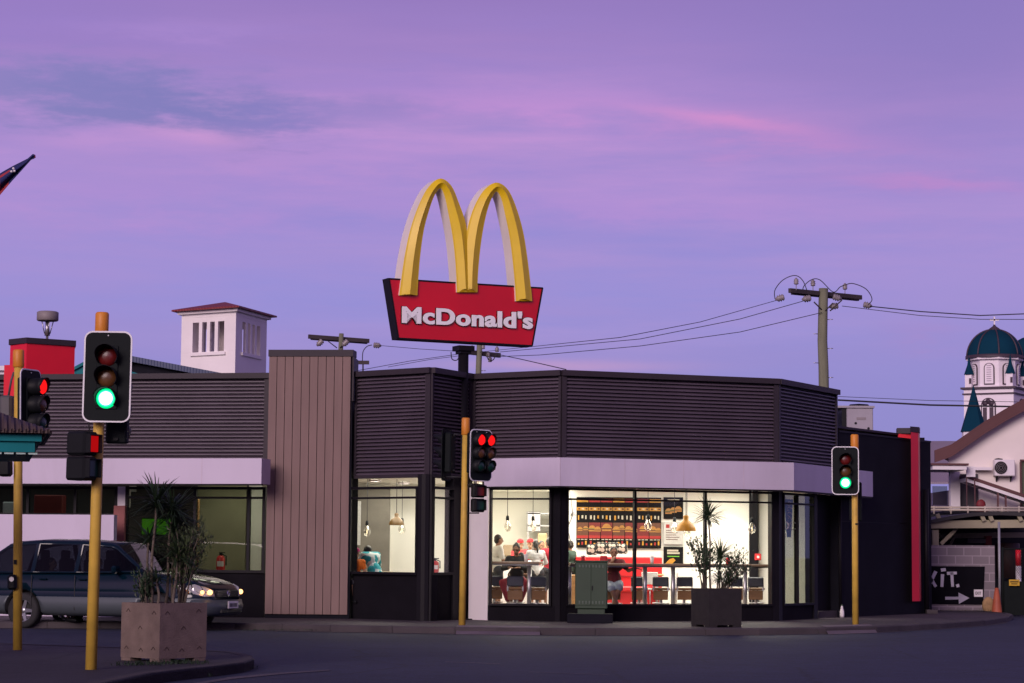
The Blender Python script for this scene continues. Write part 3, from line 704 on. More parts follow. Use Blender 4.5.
# ---- interior shell
FZ, CZ = .27, 2.96
INN = [plan(-150, 47.9), WL1 + Vector((0, .25)), PB + Vector((.0, .25)), A2 + Vector((.02, .3)), A3 + Vector((0, .3)), plan(489, 45.9), B1 + Vector((0, .3)), B2 + Vector((-.05, .28)), plan(814, 48.9), plan(820, 52.6), plan(820, 60), Vector((-14, 60))]
mb = MB(); mb.prism(INN, .10, FZ); part('floor', mb, M['floor'], BLD, True)
mb = MB(); mb.prism(INN, CZ, CZ + .05); part('ceiling', mb, M['ceil'], BLD, True)
mb = MB()
w0, w1 = plan(566, 52.0), plan(749, 52.0)
mb.wall(w0, w1, FZ, CZ, .12, 0)
part('menu_wall', mb, M['wallin'], BLD, True)
mb = MB(); mb.wall(plan(749.5, 51.9), plan(758, 51.9), FZ, CZ, .3, 0); part('dark_column', mb, M['frame'], BLD, True)
mb = MB(); mb.wall(plan(758.5, 52.1), plan(860, 52.1), FZ, CZ, .12, 0)
mb.prism([w0 + Vector((-.10, 0)), w0, w0 + Vector((.0, 6)), w0 + Vector((-.10, 6))], FZ, CZ)
part('inner_wall', mb, M['wallin'], BLD, True)
mb = MB(); mb.wall(plan(425, 57.5), plan(600, 57.5), FZ, CZ, .12, 0)   # kitchen back wall
mb.prism([plan(474, 46.6), plan(476.5, 46.6), plan(476, 57.5), plan(474.5, 57.5)], FZ, CZ)
part('kitchen_wall', mb, M['wallin'], BLD, True)
mb = MB(); mb.wall(plan(332, 50.5), plan(390, 50.5), FZ, CZ - .12, .15, 0); part('feature_wall', mb, M['walldk'], BLD, True)
mb = MB(); mb.wall(plan(391, 51.5), plan(476, 51.5), FZ, CZ, .12, 0); mb.wall(plan(330, 51.4), plan(391, 51.4), FZ, CZ, .1, 0); part('dining_wall', mb, M['wallin'], BLD, True)
mb = MB(); mb.wall(plan(197.5, 48.2), plan(246, 48.2), FZ, CZ - .02, .1, 0); part('screen_wall', mb, mat('olive_screen', (.21, .20, .13), .85, 0, .12, 1.5, .1, 30), BLD, True)
mb = MB(); mb.wall(plan(249, 48.4), plan(262, 48.4), FZ, CZ, .1, 0); part('lobby_wall', mb, M['wallin'], BLD, True)
mb = MB(); mb.wall(plan(262.2, 48.3), plan(345, 48.2), FZ, CZ, .1, 0); part('store_wall', mb, M['walldk'], BLD, True)
mb = MB(); mb.wall(plan(-150, 50.5), plan(262, 50.5), FZ, CZ, .1, 0); part('office_wall', mb, mat('dim_office_wall', (.10, .085, .09), .8, 0, .2, .8), BLD, True)

# ------------------------------------------------------------------ rooftop pieces on the restaurant
def roof_vent():
    p = L(45, 50, 4.3); t = thing('roof_vent', 'grey mushroom vent on a stalk above the red roof block', 'vent', (p.x, p.y, 4.35))
    zt = zy(311.5, 50, 45) - 4.35; zb = zy(321, 50, 45) - 4.35
    mb = MB(); mb.lathe([(0, zt), (.20, zt), (.235, zt - .02), (.235, zb + .02), (.215, zb), (0, zb)], seg=24); part('cowl', mb, mat('vent_grey', (.22, .19, .19), .6), t)
    mb = MB(); mb.cyl((0, 0, 0), (0, 0, zb - .3), .03, seg=8); mb.cyl((0, 0, zb - .32), (0, 0, zb), .06, .03, seg=10); part('stalk', mb, M['steel'], t)
    for k in range(4):
        a = k * math.pi / 2 + .5; mb = MB(); mb.cyl((.06 * math.cos(a), .06 * math.sin(a), zb - .28), (.13 * math.cos(a), .13 * math.sin(a), zb), .012, seg=6); part('bracket', mb, M['steel'], t)
roof_vent()
def hvac():
    a, b = L(838, 54, 4), L(873, 54, 4); z0 = 4.25; z1 = zy(405.5, 54, 855)
    t = thing('rooftop_air_conditioner', 'grey boxy air conditioner on the roof behind the parapet beside the power pole', 'air conditioner', ((a.x + b.x) / 2, 54.4, z0))
    w_ = b.x - a.x; h = z1 - z0 - .06; gm = mat('hvac_grey', (.34, .32, .36), .5, .2, .08, 2)
    mb = MB(); mb.box((.1, 0, h / 2), (w_ - .2, .9, h), ch=.015); part('body', mb, gm, t)
    mb = MB()
    for k in range(14): mb.box((-w_ / 2 + .1, -.4 + k * .06, h * .45), (.02, .03, h * .75))
    mb.box((-w_ / 2 + .14, 0, h / 2), (.1, .86, h - .02)); part('coil_grille', mb, M['black'], t)
    mb = MB(); mb.box((0, 0, h + .025), (w_ + .06, .98, .05)); part('lid', mb, gm, t)
    mb = MB(); mb.lathe([(0, h + .13), (.22, h + .11), (.26, h + .052)], (.15, 0, 0), 18); part('fan_guard', mb, M['black'], t)
    for k in range(2):
        mb = MB(); mb.cyl((0 + k * .3, -.46, h * .45 - k * .12), (0 + k * .3, -.452, h * .45 - k * .12), .03, seg=10); part('port', mb, M['black'], t)
    mb = MB(); mb.box((.13, -.456, h * .62), (.22, .008, .06)); part('badge_plate', mb, M['porcelain'], t)
    mb = MB(); mb.box((.0, 0, -.1), (w_ - .1, .8, .2)); part('base_frame', mb, M['steel'], t)
hvac()

# ------------------------------------------------------------------ arches sign
SL, SR = at(388, 277.7, 45.0), at(543.3, 287.3, 46.45)
su = Vector((SR.x - SL.x, SR.y - SL.y, 0)).normalized(); sn = Vector((su.y, -su.x, 0)); SANG = math.atan2(su.y, su.x)
SORG = Vector((L(462, 45.75, 3).x, 45.95, .118))
SIGN = thing('pole_sign', 'tall red trapezoid roadside sign on a black pole with yellow arches on top', 'sign', SORG, SANG)
SINV = MW[SIGN.name].inverted(); SL2 = SINV @ SL
def sp(x, y, off=0.0):
    """image point -> local (u, z) on the sign's face plane"""
    d = ray(x, y); P0 = SL - sn * (-off); n_ = sn
    t = (P0 - CP).dot(n_) / d.dot(n_); q = SINV @ (CP + d * t); return (q.x, q.z)
fy = SL2.y                                    # local y of the face (front is -y)
TH = .30
def slabl(mb, pts, y0, y1, mi=0, ms=None): return mb.slab([(u, y0, z) for u, z in pts], (0, y1 - y0, 0), mi, ms)
quad = [sp(388, 277.9), sp(543.3, 287.4), sp(532.6, 346.6), sp(397.6, 339)]
signred = mat('sign_red', (.60, .003, .016), .3, 0, .08, 1.2)
mb = MB(); slabl(mb, quad, fy + .012, fy + TH, 1, 1); q2 = [(u + .02 * (1 if i in (0, 3) else -1), z + .02 * (-1 if i in (0, 1) else 1)) for i, (u, z) in enumerate(quad)]
slabl(mb, q2, fy, fy + .02, 0, 0); part('sign_box', mb, [signred, M['frame']], SIGN)
mb = MB()
for i in range(4):
    a, b = quad[i], quad[(i + 1) % 4]
    da = Vector((b[0] - a[0], b[1] - a[1])).normalized(); nn = Vector((-da.y, da.x)) * .03
    cen = Vector((sum(q[0] for q in quad) / 4, sum(q[1] for q in quad) / 4))
    if nn.dot(cen - Vector(a)) < 0: nn = -nn
    e = da * .015
    slabl(mb, [(a[0] + e.x, a[1] + e.y), (b[0] - e.x, b[1] - e.y), (b[0] - e.x + nn.x, b[1] - e.y + nn.y), (a[0] + e.x + nn.x, a[1] + e.y + nn.y)], fy - .012 - i * .001, fy + .011)
part('sign_rim', mb, M['frame'], SIGN)
# lettering: fitted between its measured ends
tl, tr = sp(401.3, 323), sp(531.8, 331); top_ = sp(402, 306.6); bl = sp(401.5, 323.2); br_ = sp(531, 329.3)
def lettering(off, y, mats, name, grow=0.0):
    mb = text_mesh("McDonald's", 1.0, off, .02 if grow == 0 else .008, .004 if grow == 0 else 0, 1.06, 6)
    if grow == 0:
        lettering.b = (min(v.x for v in mb.v), max(v.x for v in mb.v))
        caps = [v.y for v in mb.v if v.x < lettering.b[0] + .6]; lettering.c = (min(caps), max(caps))
    b0, b1 = lettering.b; c0_, c1_ = lettering.c
    sx = (tr[0] - tl[0]) / (b1 - b0); sz = (top_[1] - bl[1]) / (c1_ - c0_); sh = (br_[1] - bl[1]) / (br_[0] - bl[0])
    for v in mb.v:
        u = tl[0] + (v.x - b0) * sx; z = bl[1] + (v.y - c0_) * sz + (u - tl[0]) * sh
        v.x, v.y, v.z = u, y - v.z, z
    part(name, mb, mats, SIGN)
lettering(.032, fy - .035, mat('sign_lettering_white', (.90, .90, .90), .4, 0, .03), 'lettering')
lettering(.058, fy - .012, M['frame'], 'lettering_outline', 1)  # dark outline round the white letters
# arches: ridge-fronted bands swept along each arch
def arch(outer, inner, name, dy=0.0):
    """outer / inner: matching lists of image points from foot to foot"""
    n = len(outer); O = [Vector(sp(*p, off=.05)) for p in outer]; I = [Vector(sp(*p, off=.05)) for p in inner]
    def smooth(P):
        out = []
        for i in range(len(P) - 1):
            p0, p1, p2, p3 = P[max(i - 1, 0)], P[i], P[i + 1], P[min(i + 2, len(P) - 1)]
            for k in range(5):
                t = k / 5; out.append(.5 * ((2 * p1) + (p2 - p0) * t + (2 * p0 - 5 * p1 + 4 * p2 - p3) * t * t + (3 * p1 - p0 - 3 * p2 + p3) * t ** 3))
        return out + [P[-1]]
    O, I = smooth(O), smooth(I); yf = fy - .05 + dy; yb = fy + .31 + dy * 2; n = len(O)
    mb = MB(); vs = []
    for o_, i_ in zip(O, I):
        m_ = (o_ + i_) / 2
        for p, y in ((o_, yb), (o_, yf), (o_.lerp(i_, .10), yf - .012), (m_, yf - .085), (i_.lerp(o_, .10), yf - .012), (i_, yf), (i_, yb)): vs.append((p.x, y, p.y))
    fs = []; mi = []
    mb.v = [Vector(v) for v in vs]
    for i in range(n - 1):
        for j in range(7):
            j2 = (j + 1) % 7; mb.f.append((i * 7 + j, i * 7 + j2, (i + 1) * 7 + j2, (i + 1) * 7 + j)); mb.m.append(1 if j in (0, 5) else (2 if j == 6 else 0)); mb.sm.append(False)
    # feet close with a slanted face like a chisel tip
    for k, rv in ((0, True), ((n - 1) * 7, False)):
        ids = [k + j for j in range(7)]; mb.f.append(tuple(ids if rv else ids[::-1])); mb.m.append(0); mb.sm.append(False)
        mb.v[k + 3] = mb.v[k + 3] + Vector((0, 0, .10))
    part(name, mb, [mat('arch_yellow', (.76, .53, .010), .4, 0, .06, 2.0), mat('arch_side_cream', (.86, .78, .70), .5, 0, .05, 2.0), M['white']], SIGN)
z0 = (370, 160); k_ = 3.416
def zp(l): return [(z0[0] + x / k_, z0[1] + y / k_) for x, y in l]
arch(zp([(100, 462), (103, 438), (117, 335), (138, 235), (168, 150), (200, 92), (240, 63), (278, 88), (305, 150), (327, 215), (337, 290), (343, 370), (347, 452)]),
     zp([(162, 462), (163, 438), (171, 335), (184, 240), (204, 165), (222, 118), (240, 96), (254, 122), (268, 185), (280, 250), (288, 310), (294, 385), (297, 452)]), 'arch')
arch(zp([(318, 452), (319, 372), (325, 290), (337, 215), (360, 150), (392, 100), (432, 77), (470, 100), (498, 158), (522, 240), (537, 330), (549, 430), (554, 482)]),
     zp([(367, 452), (369, 388), (376, 310), (386, 240), (400, 175), (416, 130), (432, 108), (448, 132), (462, 190), (476, 260), (486, 335), (495, 430), (498, 482)]), 'arch', -.003)
# pale keylines round the arches where the side meets the front
mb = MB(); zb_ = sp(462, 345)[1]
mb.cyl((0, 0, 0), (0, 0, zb_ - .1), .105, seg=20); part('pole', mb, M['frame'], SIGN)
mb = MB(); mb.box((0, 0, zb_ - .05), (.34, .34, .10)); mb.box((0, 0, zb_ - .13), (.24, .24, .05)); part('mount_plate', mb, M['frame'], SIGN)
mb = MB(); mb.box((0, 0, .01), (.42, .42, .02)); part('base_plate', mb, M['frame'], SIGN)

# ------------------------------------------------------------------ traffic signals
red_on = glow('red_lamp', (1.0, .01, .012), 1.15); red_dim = glow('red_lamp_dim', (1.0, .008, .012), .42); green_on = glow('green_lamp', (.0, .75, .24), 1.3); core_on = glow('green_lamp_core', (.05, 1.0, .50), 1.6); hot_on = glow('green_lamp_centre', (.55, 1.0, .85), 4.0)
lens_r = mat('red_lens_off', (.12, .008, .008), .3, 0, .2, 20); lens_a = mat('amber_lens_off', (.11, .045, .015), .3, 0, .2, 20); lens_g = mat('green_lens_off', (.004, .035, .024), .3, 0, .2, 20)
def rrect(w, h, r, n=6):
    pts = []
    for cx, cz, a0 in ((w / 2 - r, h / 2 - r, 0), (-w / 2 + r, h / 2 - r, 90), (-w / 2 + r, -h / 2 + r, 180), (w / 2 - r, -h / 2 + r, 270)):
        for k in range(n + 1):
            a = R(a0 + 90 * k / n); pts.append((cx + r * math.cos(a), cz + r * math.sin(a)))
    return pts
def lamp(parent, cx, cz, y, r, vis, lit, colr, box=False):
    on = {'r': red_dim if box else red_on, 'g': green_on}.get(colr) if lit else None
    mats = [on] if lit else [{'r': lens_r, 'a': lens_a, 'g': lens_g}[colr]]
    mb = MB()
    if box: mb.box((cx, y - .012, cz), (r * 1.75, .014, r * 1.75))
    else: mb.lathe([(r * .98, .0), (r * .9, .018), (r * .6, .034), (r * .45, .038)], (cx, y, cz), 22, axis=(0, -1, 0)); mb.lathe([(r * .45, .038), (r * .25, .042), (0, .043)], (cx, y, cz), 22, mi=1 if lit and colr == 'g' else 0, axis=(0, -1, 0))
    if lit and colr == 'g':
        mb = MB(); mb.lathe([(r * .98, .0), (r * .80, .02)], (cx, y, cz), 22, axis=(0, -1, 0)); mb.lathe([(r * .80, .02), (r * .66, .032)], (cx, y, cz), 22, mi=1, axis=(0, -1, 0)); mb.lathe([(r * .66, .032), (r * .3, .041), (0, .043)], (cx, y, cz), 22, mi=2, axis=(0, -1, 0)); mats += [core_on, hot_on]
    part('lens', mb, mats, parent)
    mb = MB()
    if box:
        for s in (-1, 1): mb.box((cx + s * r, y - vis / 2, cz), (.01, vis, r * 2.0))
        mb.box((cx, y - vis / 2, cz + r * 1.0), (r * 2.0, vis, .01))
    else:
        seg = 22; a0, a1 = R(-38), R(218); vs = []
        for rr in (r * 1.03, r * 1.09):
            for j in range(seg + 1):
                a = a0 + (a1 - a0) * j / seg; ln = vis * (.45 + .55 * max(0, math.sin(a)) ** .5) if math.sin(a) > 0 else vis * .45
                vs += [(cx + rr * math.cos(a), y, cz + rr * math.sin(a)), (cx + rr * math.cos(a), y - ln, cz + rr * math.sin(a))]
        fs = []; q = 2 * (seg + 1)
        for j in range(seg):
            fs += [(2 * j, 2 * j + 1, 2 * j + 3, 2 * j + 2), (q + 2 * j, q + 2 * j + 2, q + 2 * j + 3, q + 2 * j + 1), (2 * j + 1, q + 2 * j + 1, q + 2 * j + 3, 2 * j + 3)]
        mb.add(vs, fs, 0, True)
    part('visor', mb, M['black'], parent)
def head3(t, loc, yaw, w, h, lit, cols=(0.0,), board=True, r=.10, vis=.22, name='signal_head', label=None, pitch_=.245, dz=0.03, bw=.018, fwd=0.0, edge='border'):
    """three-lamp head; local -y is the way it faces"""
    mb = MB()
    if board:
        pts = rrect(w, h, .09 * w / .5)
        inner = rrect(w - 2 * bw, h - 2 * bw, .09 * w / .5 - bw)
        mb.slab([(x, 0, z) for x, z in pts], (0, .012, 0), 1, 1)
        mb.slab([(x, -.004, z) for x, z in inner], (0, .008, 0), 0, 0)
    for cx in cols:
        mb.box((cx, .075, dz), (.24, .13, pitch_ * 3 + .02), ch=.02)
        mb.box((cx, -.008, dz), (.235, .02, pitch_ * 3), ch=.006)
        mb.cyl((cx, -.01, h / 2 - .05), (cx, -.004, h / 2 - .05), .007, seg=6, mi=1)
    hd = part(name, mb, [M['board'], M[edge]], t, mw=place(loc, yaw), label=label)
    for cx in cols:
        for k, c_ in enumerate('rag'):
            zc = dz + pitch_ * (1 - k)
            if fwd: m3 = MB(); m3.lathe([(r * 1.09, 0), (r * 1.09, fwd), (r * .98, fwd)], (cx, -.012, zc), 22, axis=(0, -1, 0)); part('lamp_barrel', m3, M['black'], hd)
            lamp(hd, cx, zc, -.018 - max(0, fwd - .02), r, vis, c_ in lit, c_)
    mb = MB()
    for s in (-1, 1): mb.box((0, .11, dz + s * pitch_ * 1.35), (.05, .12, .03))
    part('bracket', mb, M['black'], hd)
    return hd
def head2(t, loc, yaw, lit='', r=.10, vis=.2, label=None, s=1.0, fwd=0.0):
    mb = MB()
    for k in (-1, 1):
        mb.box((0, .07 - fwd / 2, k * .16 * s), (.29 * s, .14 + fwd, .30 * s), ch=.025)
    hd = part('pedestrian_signal', mb, [M['black']], t, mw=place(loc, yaw), label=label)
    for k, c_ in ((1, 'r'), (-1, 'g')): lamp(hd, 0, k * .155 * s, -.004 - fwd, .115 * s, vis, c_ in lit, c_, box=True)
    return hd
def sigpole(name, label, foot, ztop, sleeve, lean=0.0, r=.062, r2=.056):
    t = thing(name, label, 'traffic light', foot, 0, 'traffic lights at the crossing', tilt=(0, lean))
    mb = MB(); mb.tube([(0, 0, 0), (0, 0, ztop * .5), (0, 0, ztop)], [r, (r + r2) / 2, r2], 16); part('pole', mb, M['pole'], t)
    mb = MB(); mb.lathe([(r2 + .012, ztop - sleeve), (r2 + .018, ztop - sleeve + .01), (r2 + .018, ztop + .01), (r2 + .004, ztop + .03), (0, ztop + .032)], seg=16); part('pole_cap', mb, M['sleeve'], t)
    return t
def hz(y, D, x): return zy(y, D, x) - .118
# 1: near left pole, green facing the camera
f1_ = gz(91, 669.5, .118); D1 = f1_.y
t1 = sigpole('traffic_light', 'tall yellow signal pole in front of the car with a large green light facing us', f1_, hz(315, D1, 98), .22, R(.40), .064, .058)
u = D1 / F
head3(t1, ((107.5 - 97) * u, -.22, (hz(378, D1, 107))), R(0), 48 * u, 91 * u, 'g', pitch_=.232, r=.113, dz=-.01)
head2(t1, (-.13, -.20, hz(457, D1, 90)), R(62), 'r', s=.86, vis=.06, fwd=.12, label='two-lamp pedestrian head turned right, red lit')
hd = head3(t1, (.16, .34, hz(411, D1, 112)), R(180), .3, .7, '', board=False, r=.11, name='rear_signal_head')
mb = MB(); mb.tube([(-.10, .02, hz(433, D1, 90)), (-.13, .05, hz(418, D1, 88)), (-.10, .08, hz(395, D1, 92))], .008, 6); part('cable', mb, M['wire'], t1)
# 2: left edge pole, red facing right
f2_ = gz(17.5, 650, .118); D2 = f2_.y; u = D2 / F
t2 = sigpole('traffic_light', 'yellow signal pole at the left edge behind the teal roof, red light turned side-on', f2_, hz(352, D2, 19), .2, R(-1.4), .060, .056)
head3(t2, ((26 - 18) * u + .07, -.05, hz(404.5, D2, 28)), R(70), .5, .92, 'r', pitch_=.235, r=.105, dz=-.01, fwd=.17, vis=.08)
mb = MB(); mb.box((-.16, .05, hz(408, D2, 9)), (.16, .24, .34), ch=.03); mb.tube([(-.13, 0, hz(396, D2, 10)), (-.09, -.02, hz(380, D2, 13)), (-.06, 0, hz(372, D2, 14))], .016, 6); part('junction_box', mb, mat('box_grey', (.09, .085, .09), .6), t2)
mb = MB(); mb.box((-.05, -.10, hz(582, D2, 15)), (.12, .09, .20), ch=.03); 
bx = part('push_button_box', mb, M['black'], t2)
mb = MB(); mb.cyl((-.05, -.15, hz(579, D2, 15)), (-.05, -.143, hz(579, D2, 15)), .032, seg=14); part('button', mb, M['steel'], bx)
mb = MB(); mb.box((-.02, -.069, hz(562, D2, 16)), (.04, .01, .06)); part('sticker', mb, M['black'], t2)
mb = MB(); mb.box((-.15, -.07, hz(468, D2, 5)), (.16, .2, .22), ch=.03); part('rear_signal_head', mb, M['black'], t2)
# 3: middle pole in front of the sign pole, double red
f3_ = gz(462, 626, .118); D3 = f3_.y; u = D3 / F
t3 = sigpole('traffic_light', 'yellow signal pole before the dark sign pole with a double red light', f3_, hz(419.5, D3, 466), .28, R(.5), .062, .058)
head3(t3, ((481 - 465) * u, -.12, hz(455.5, D3, 481)), R(46), .56, .94, 'r', cols=(-.125, .125), pitch_=.235, r=.10, dz=.04, label='head with two columns of lamps, both red lamps lit', vis=.07, fwd=.12)
head2(t3, ((480 - 465) * u, -.1, hz(498, D3, 480)), R(24), '', s=.82, vis=.10, label='unlit square pedestrian lamps')
hd = head3(t3, ((446 - 465) * u, .05, hz(455, D3, 446)), R(-112), .44, .95, '', pitch_=.235, r=.10, dz=.04, bw=.004, edge='board', label='black head seen from behind')
mb = MB(); mb.tube([((446 - 465) * u, .03, hz(434, D3, 446)), (.0, .02, hz(434.5, D3, 465))], .014, 6); mb.tube([((446 - 465) * u, .03, hz(477, D3, 446)), (.0, .02, hz(477, D3, 465))], .014, 6)
mb.tube([((479 - 465) * u, -.05, hz(484, D3, 479)), (.03, -.02, hz(485, D3, 466))], .012, 6); mb.tube([((480 - 465) * u, -.05, hz(513, D3, 479)), (.03, 0, hz(513, D3, 466))], .012, 6); parts('bracket_arm', mb, M['wire'], t3)
# 4: right pole
f4_ = gz(855.5, 625, .118); D4 = f4_.y; u = D4 / F
t4 = sigpole('traffic_light', 'yellow signal pole by the dark side wall with a green light', f4_, hz(436, D4, 855), .30, R(.05), .062, .059)
head3(t4, ((844.5 - 855.5) * u, -.2, hz(471, D4, 844)), R(-4), 27 * u, 48 * u, 'g', pitch_=.225, r=.110, dz=-.01)
hd = head3(t4, (.06, .3, hz(503, D4, 860)), R(170), .3, .5, '', board=False, r=.10, name='rear_signal_head')
mb = MB(); mb.box((.02, -.07, hz(524, D4, 855)), (.05, .01, .03)); part('sticker', mb, M['black'], t4)

# ------------------------------------------------------------------ planters and plants
def planter(x, y, ang, wd, h, m_, label, soil=True):
    c = gz(x, y, .118)      # nearest bottom corner
    mid = c + Vector((0, wd * .5 * (abs(math.cos(ang)) + abs(math.sin(ang))), 0))
    # centre so that the near corner sits at c
    cc = Vector((-wd / 2, -wd / 2, 0)); cc.rotate(Matrix.Rotation(ang, 3, 'Z')); cen = c - cc
    t = thing('planter', label, 'planter', cen, ang)
    mb = MB(); th = .06
    for sx, sy, dx, dy in ((0, -1, wd, th), (0, 1, wd, th), (-1, 0, th, wd - 2 * th), (1, 0, th, wd - 2 * th)):
        mb.box((sx * (wd / 2 - th / 2), sy * (wd / 2 - th / 2), h / 2 + .02), (dx, dy, h - .04))
    mb.box((0, 0, h / 2 - .05), (wd - 2 * th - .004, wd - 2 * th - .004, h - .2))
    s = wd / 2 - .09
    for a in (-1, 1):
        for b in (-1, 1): mb.box((a * s, b * s, .02), (.17, .17, .04 - .002))
    bowl = part('bowl', mb, M[m_], t)
    pats = MB()
    for face in ((0, -1), (-1, 0)):
        for k, (a, b) in enumerate(((-.24, .22), (.22, .24), (0.0, 0.04), (-.24, -.2), (.24, -.2), (-.02, -.22))):
            a *= wd / .69; zc = h * .52 + b * h / .69
            for s_ in (-1, 1):
                if face[0] == 0: c_ = (a + s_ * .018, -wd / 2 - .001, zc)
                else: c_ = (-wd / 2 - .001, a + s_ * .018, zc)
                rot = Matrix.Rotation(s_ * R(45), 3, 'Y') if face[0] == 0 else Matrix.Rotation(-s_ * R(45), 3, 'X')
                d_ = (.05, .006, .01) if face[0] == 0 else (.006, .05, .01)
                pats.box(c_, d_, rot=rot)
    part('cast_pattern', pats, mat(m_ + '_mark', (.07, .045, .04) if m_ == 'pink' else (.02, .018, .02), .9), bowl, kind=None)
    mb = MB(); n = 8; vs = [(-wd / 2 + th + (wd - 2 * th) * i / n, -wd / 2 + th + (wd - 2 * th) * j / n, h - .05 + rnd.uniform(-.02, .035)) for j in range(n + 1) for i in range(n + 1)]
    mb.add(vs, [(j * 9 + i, j * 9 + i + 1, (j + 1) * 9 + i + 1, (j + 1) * 9 + i) for j in range(n) for i in range(n)], 0, True)
    part('soil', mb, mat('dark_soil', (.03, .028, .022), .95, 0, .3, 9, .5, 30), t)
    return t, cen, h
def blade(mb, base, d, ln, w, droop, mi=0, n=5):
    """one long folded leaf from base along d, drooping"""
    d = d.normalized(); side = d.cross(Vector((0, 0, 1)))
    if side.length < .05: side = Vector((1, 0, 0))
    side.normalize(); p = base.copy(); k = len(mb.v); dd = d.copy()
    for i in range(n + 1):
        t = i / n; ww = w * (.55 + .9 * t) * (1 - t) ** .6 if t > 0 else w * .5
        up = side.cross(dd).normalized(); ww = max(ww, .0015)
        mb.v += [p - side * ww + up * ww * .35, p.copy(), p + side * ww + up * ww * .35]
        p = p + dd * (ln / n); dd = (dd + Vector((0, 0, -droop / n))).normalized()
    for i in range(n):
        a = k + i * 3
        mb.f += [(a, a + 1, a + 4, a + 3), (a + 1, a + 2, a + 5, a + 4)]; mb.m += [mi, mi]; mb.sm += [True, True]
def rosette(mb, c, rl, nl, w=.014, droop=.6, up=.25, r_=None):
    r_ = r_ or rnd
    for i in range(nl):
        a = r_.uniform(0, 6.283); e = math.asin(min(1, r_.uniform(-.35, 1.0) * .97 + up * .1)); d = Vector((math.cos(a) * math.cos(e), math.sin(a) * math.cos(e), math.sin(e)))
        blade(mb, Vector(c) + Vector((0, 0, r_.uniform(-.10, .04))) + d * .01, d, rl * r_.uniform(.7, 1.1), w * r_.uniform(.8, 1.2), droop * r_.uniform(.5, 1.3))
def spiky(label, base, stems, group, cat='plant', name='spiky_leaved_plant'):
    """stems: (dx, dy, height, lean x, leaf length, leaves)"""
    t = thing(name, label, cat, base, 0, group)
    for dx, dy, h, lx, ll, nl in stems:
        pts = []; rr = []
        for k in range(7):
            s = k / 6; pts.append((dx + lx * s + .012 * math.sin(s * 7 + dx * 30), dy + .01 * math.cos(s * 5), h * s)); rr.append(.020 - .008 * s)
        mb = MB(); mb.tube(pts, rr, 8); part('stem', mb, M['stem'], t)
        mb = MB(); rosette(mb, pts[-1], ll, nl); part('leaf_head', mb, M['leaf'], t)
    return t
def shrub(label, base, h, rx, n_twig, n_leaf, lsize, group, m_='leaf2', seed=3, name='leafy_shrub', up=.75, dens=1.0, lean=0.0):
    r_ = random.Random(seed); t = thing(name, label, 'shrub', base, 0, group); tw = MB(); lf = MB()
    for i in range(n_twig):
        a = r_.uniform(0, 6.28); rad = rx * r_.uniform(.3, 1.0); hh = h * r_.uniform(.55, 1.0)
        end = Vector((rad * math.cos(a) + lean * hh, rad * math.sin(a), hh)); p0 = Vector((r_.uniform(-.05, .05), r_.uniform(-.05, .05), 0))
        pts = [p0, p0.lerp(end, .35) + Vector((0, 0, hh * .12)), p0.lerp(end, .7) + Vector((0, 0, hh * .10)), end]
        tw.tube(pts, [.010, .008, .006, .003], 5)
        for k in range(int(n_leaf / n_twig)):
            s = r_.uniform(.3, 1.05); q = p0.lerp(end, min(s, 1)) + Vector((0, 0, hh * .11 * math.sin(math.pi * min(s, 1)))) 
            o = Vector((r_.gauss(0, 1), r_.gauss(0, 1), r_.gauss(0, .9))); o = o.normalized() * r_.uniform(.01, .11); c = q + o
            d = (o + Vector((0, 0, .3 * r_.random()))).normalized(); sd = d.orthogonal().normalized(); sd.rotate(Matrix.Rotation(r_.uniform(0, 6.28), 3, d)); ls = lsize * r_.uniform(.7, 1.3)
            nn = d.cross(sd) * ls * .12
            lf.add([c, c + d * ls * .5 + sd * ls * .22 + nn, c + d * ls, c + d * ls * .5 - sd * ls * .22 + nn], [(0, 1, 2), (0, 2, 3)], 0)
    part('twig', tw, M['stem'], t); part('foliage', lf, M[m_], t); return t
P1, c1_, h1 = planter(159, 662.5, R(48), .715, .685, 'pink', 'square pink concrete planter near the kerb beside the front signal pole')
us = c1_.y / F
b1z = .118 + h1 - .07
spiky('tall spiky-leaved plant with thin bare stems in the pink planter', (c1_.x, c1_.y, b1z), [
    (-.155, -.05, 1.26, .03, .40, 110), (.0, .06, 1.16, .06, .42, 120), (.12, -.08, .66, .03, .38, 90), (.20, .10, .46, .05, .32, 70), (-.20, .1, .82, -.03, .34, 70), (-.05, -.12, .36, -.02, .26, 50), (.08, .1, .95, .0, .34, 80)], 'plants in the pink planter')
shrub('loose olive green shrub at the right of the pink planter', (c1_.x + .20, c1_.y + .02, b1z), 1.02, .26, 14, 900, .055, 'plants in the pink planter', 'leaf2', 5, lean=.10)
shrub('low dark bush at the left of the pink planter', (c1_.x - .22, c1_.y - .06, b1z), .45, .14, 8, 260, .06, 'plants in the pink planter', 'leaf', 8)
P2, c2_, h2 = planter(709, 627.5, R(24), .68, .70, 'darkc', 'square dark concrete planter on the far footpath in front of the lit window')
b2z = .118 + h2 - .07
spiky('spiky-leaved plant with one tall stem in the dark planter before the window', (c2_.x, c2_.y, b2z), [
    (-.10, 0, 1.40, -.04, .40, 110), (.06, .05, .66, .02, .42, 120), (.2, -.1, .18, .02, .22, 50), (-.02, -.1, .25, .06, .22, 40)], 'plants in the dark planter')
shrub('bushy dark shrub leaning right over the dark planter', (c2_.x + .12, c2_.y, b2z), .76, .42, 16, 800, .05, 'plants in the dark planter', 'leaf', 11, lean=.25)
shrub('tall thin dark shrub at the left of the dark planter', (c2_.x - .25, c2_.y, b2z), 1.02, .28, 11, 520, .07, 'plants in the dark planter', 'leaf', 14, lean=-.12)
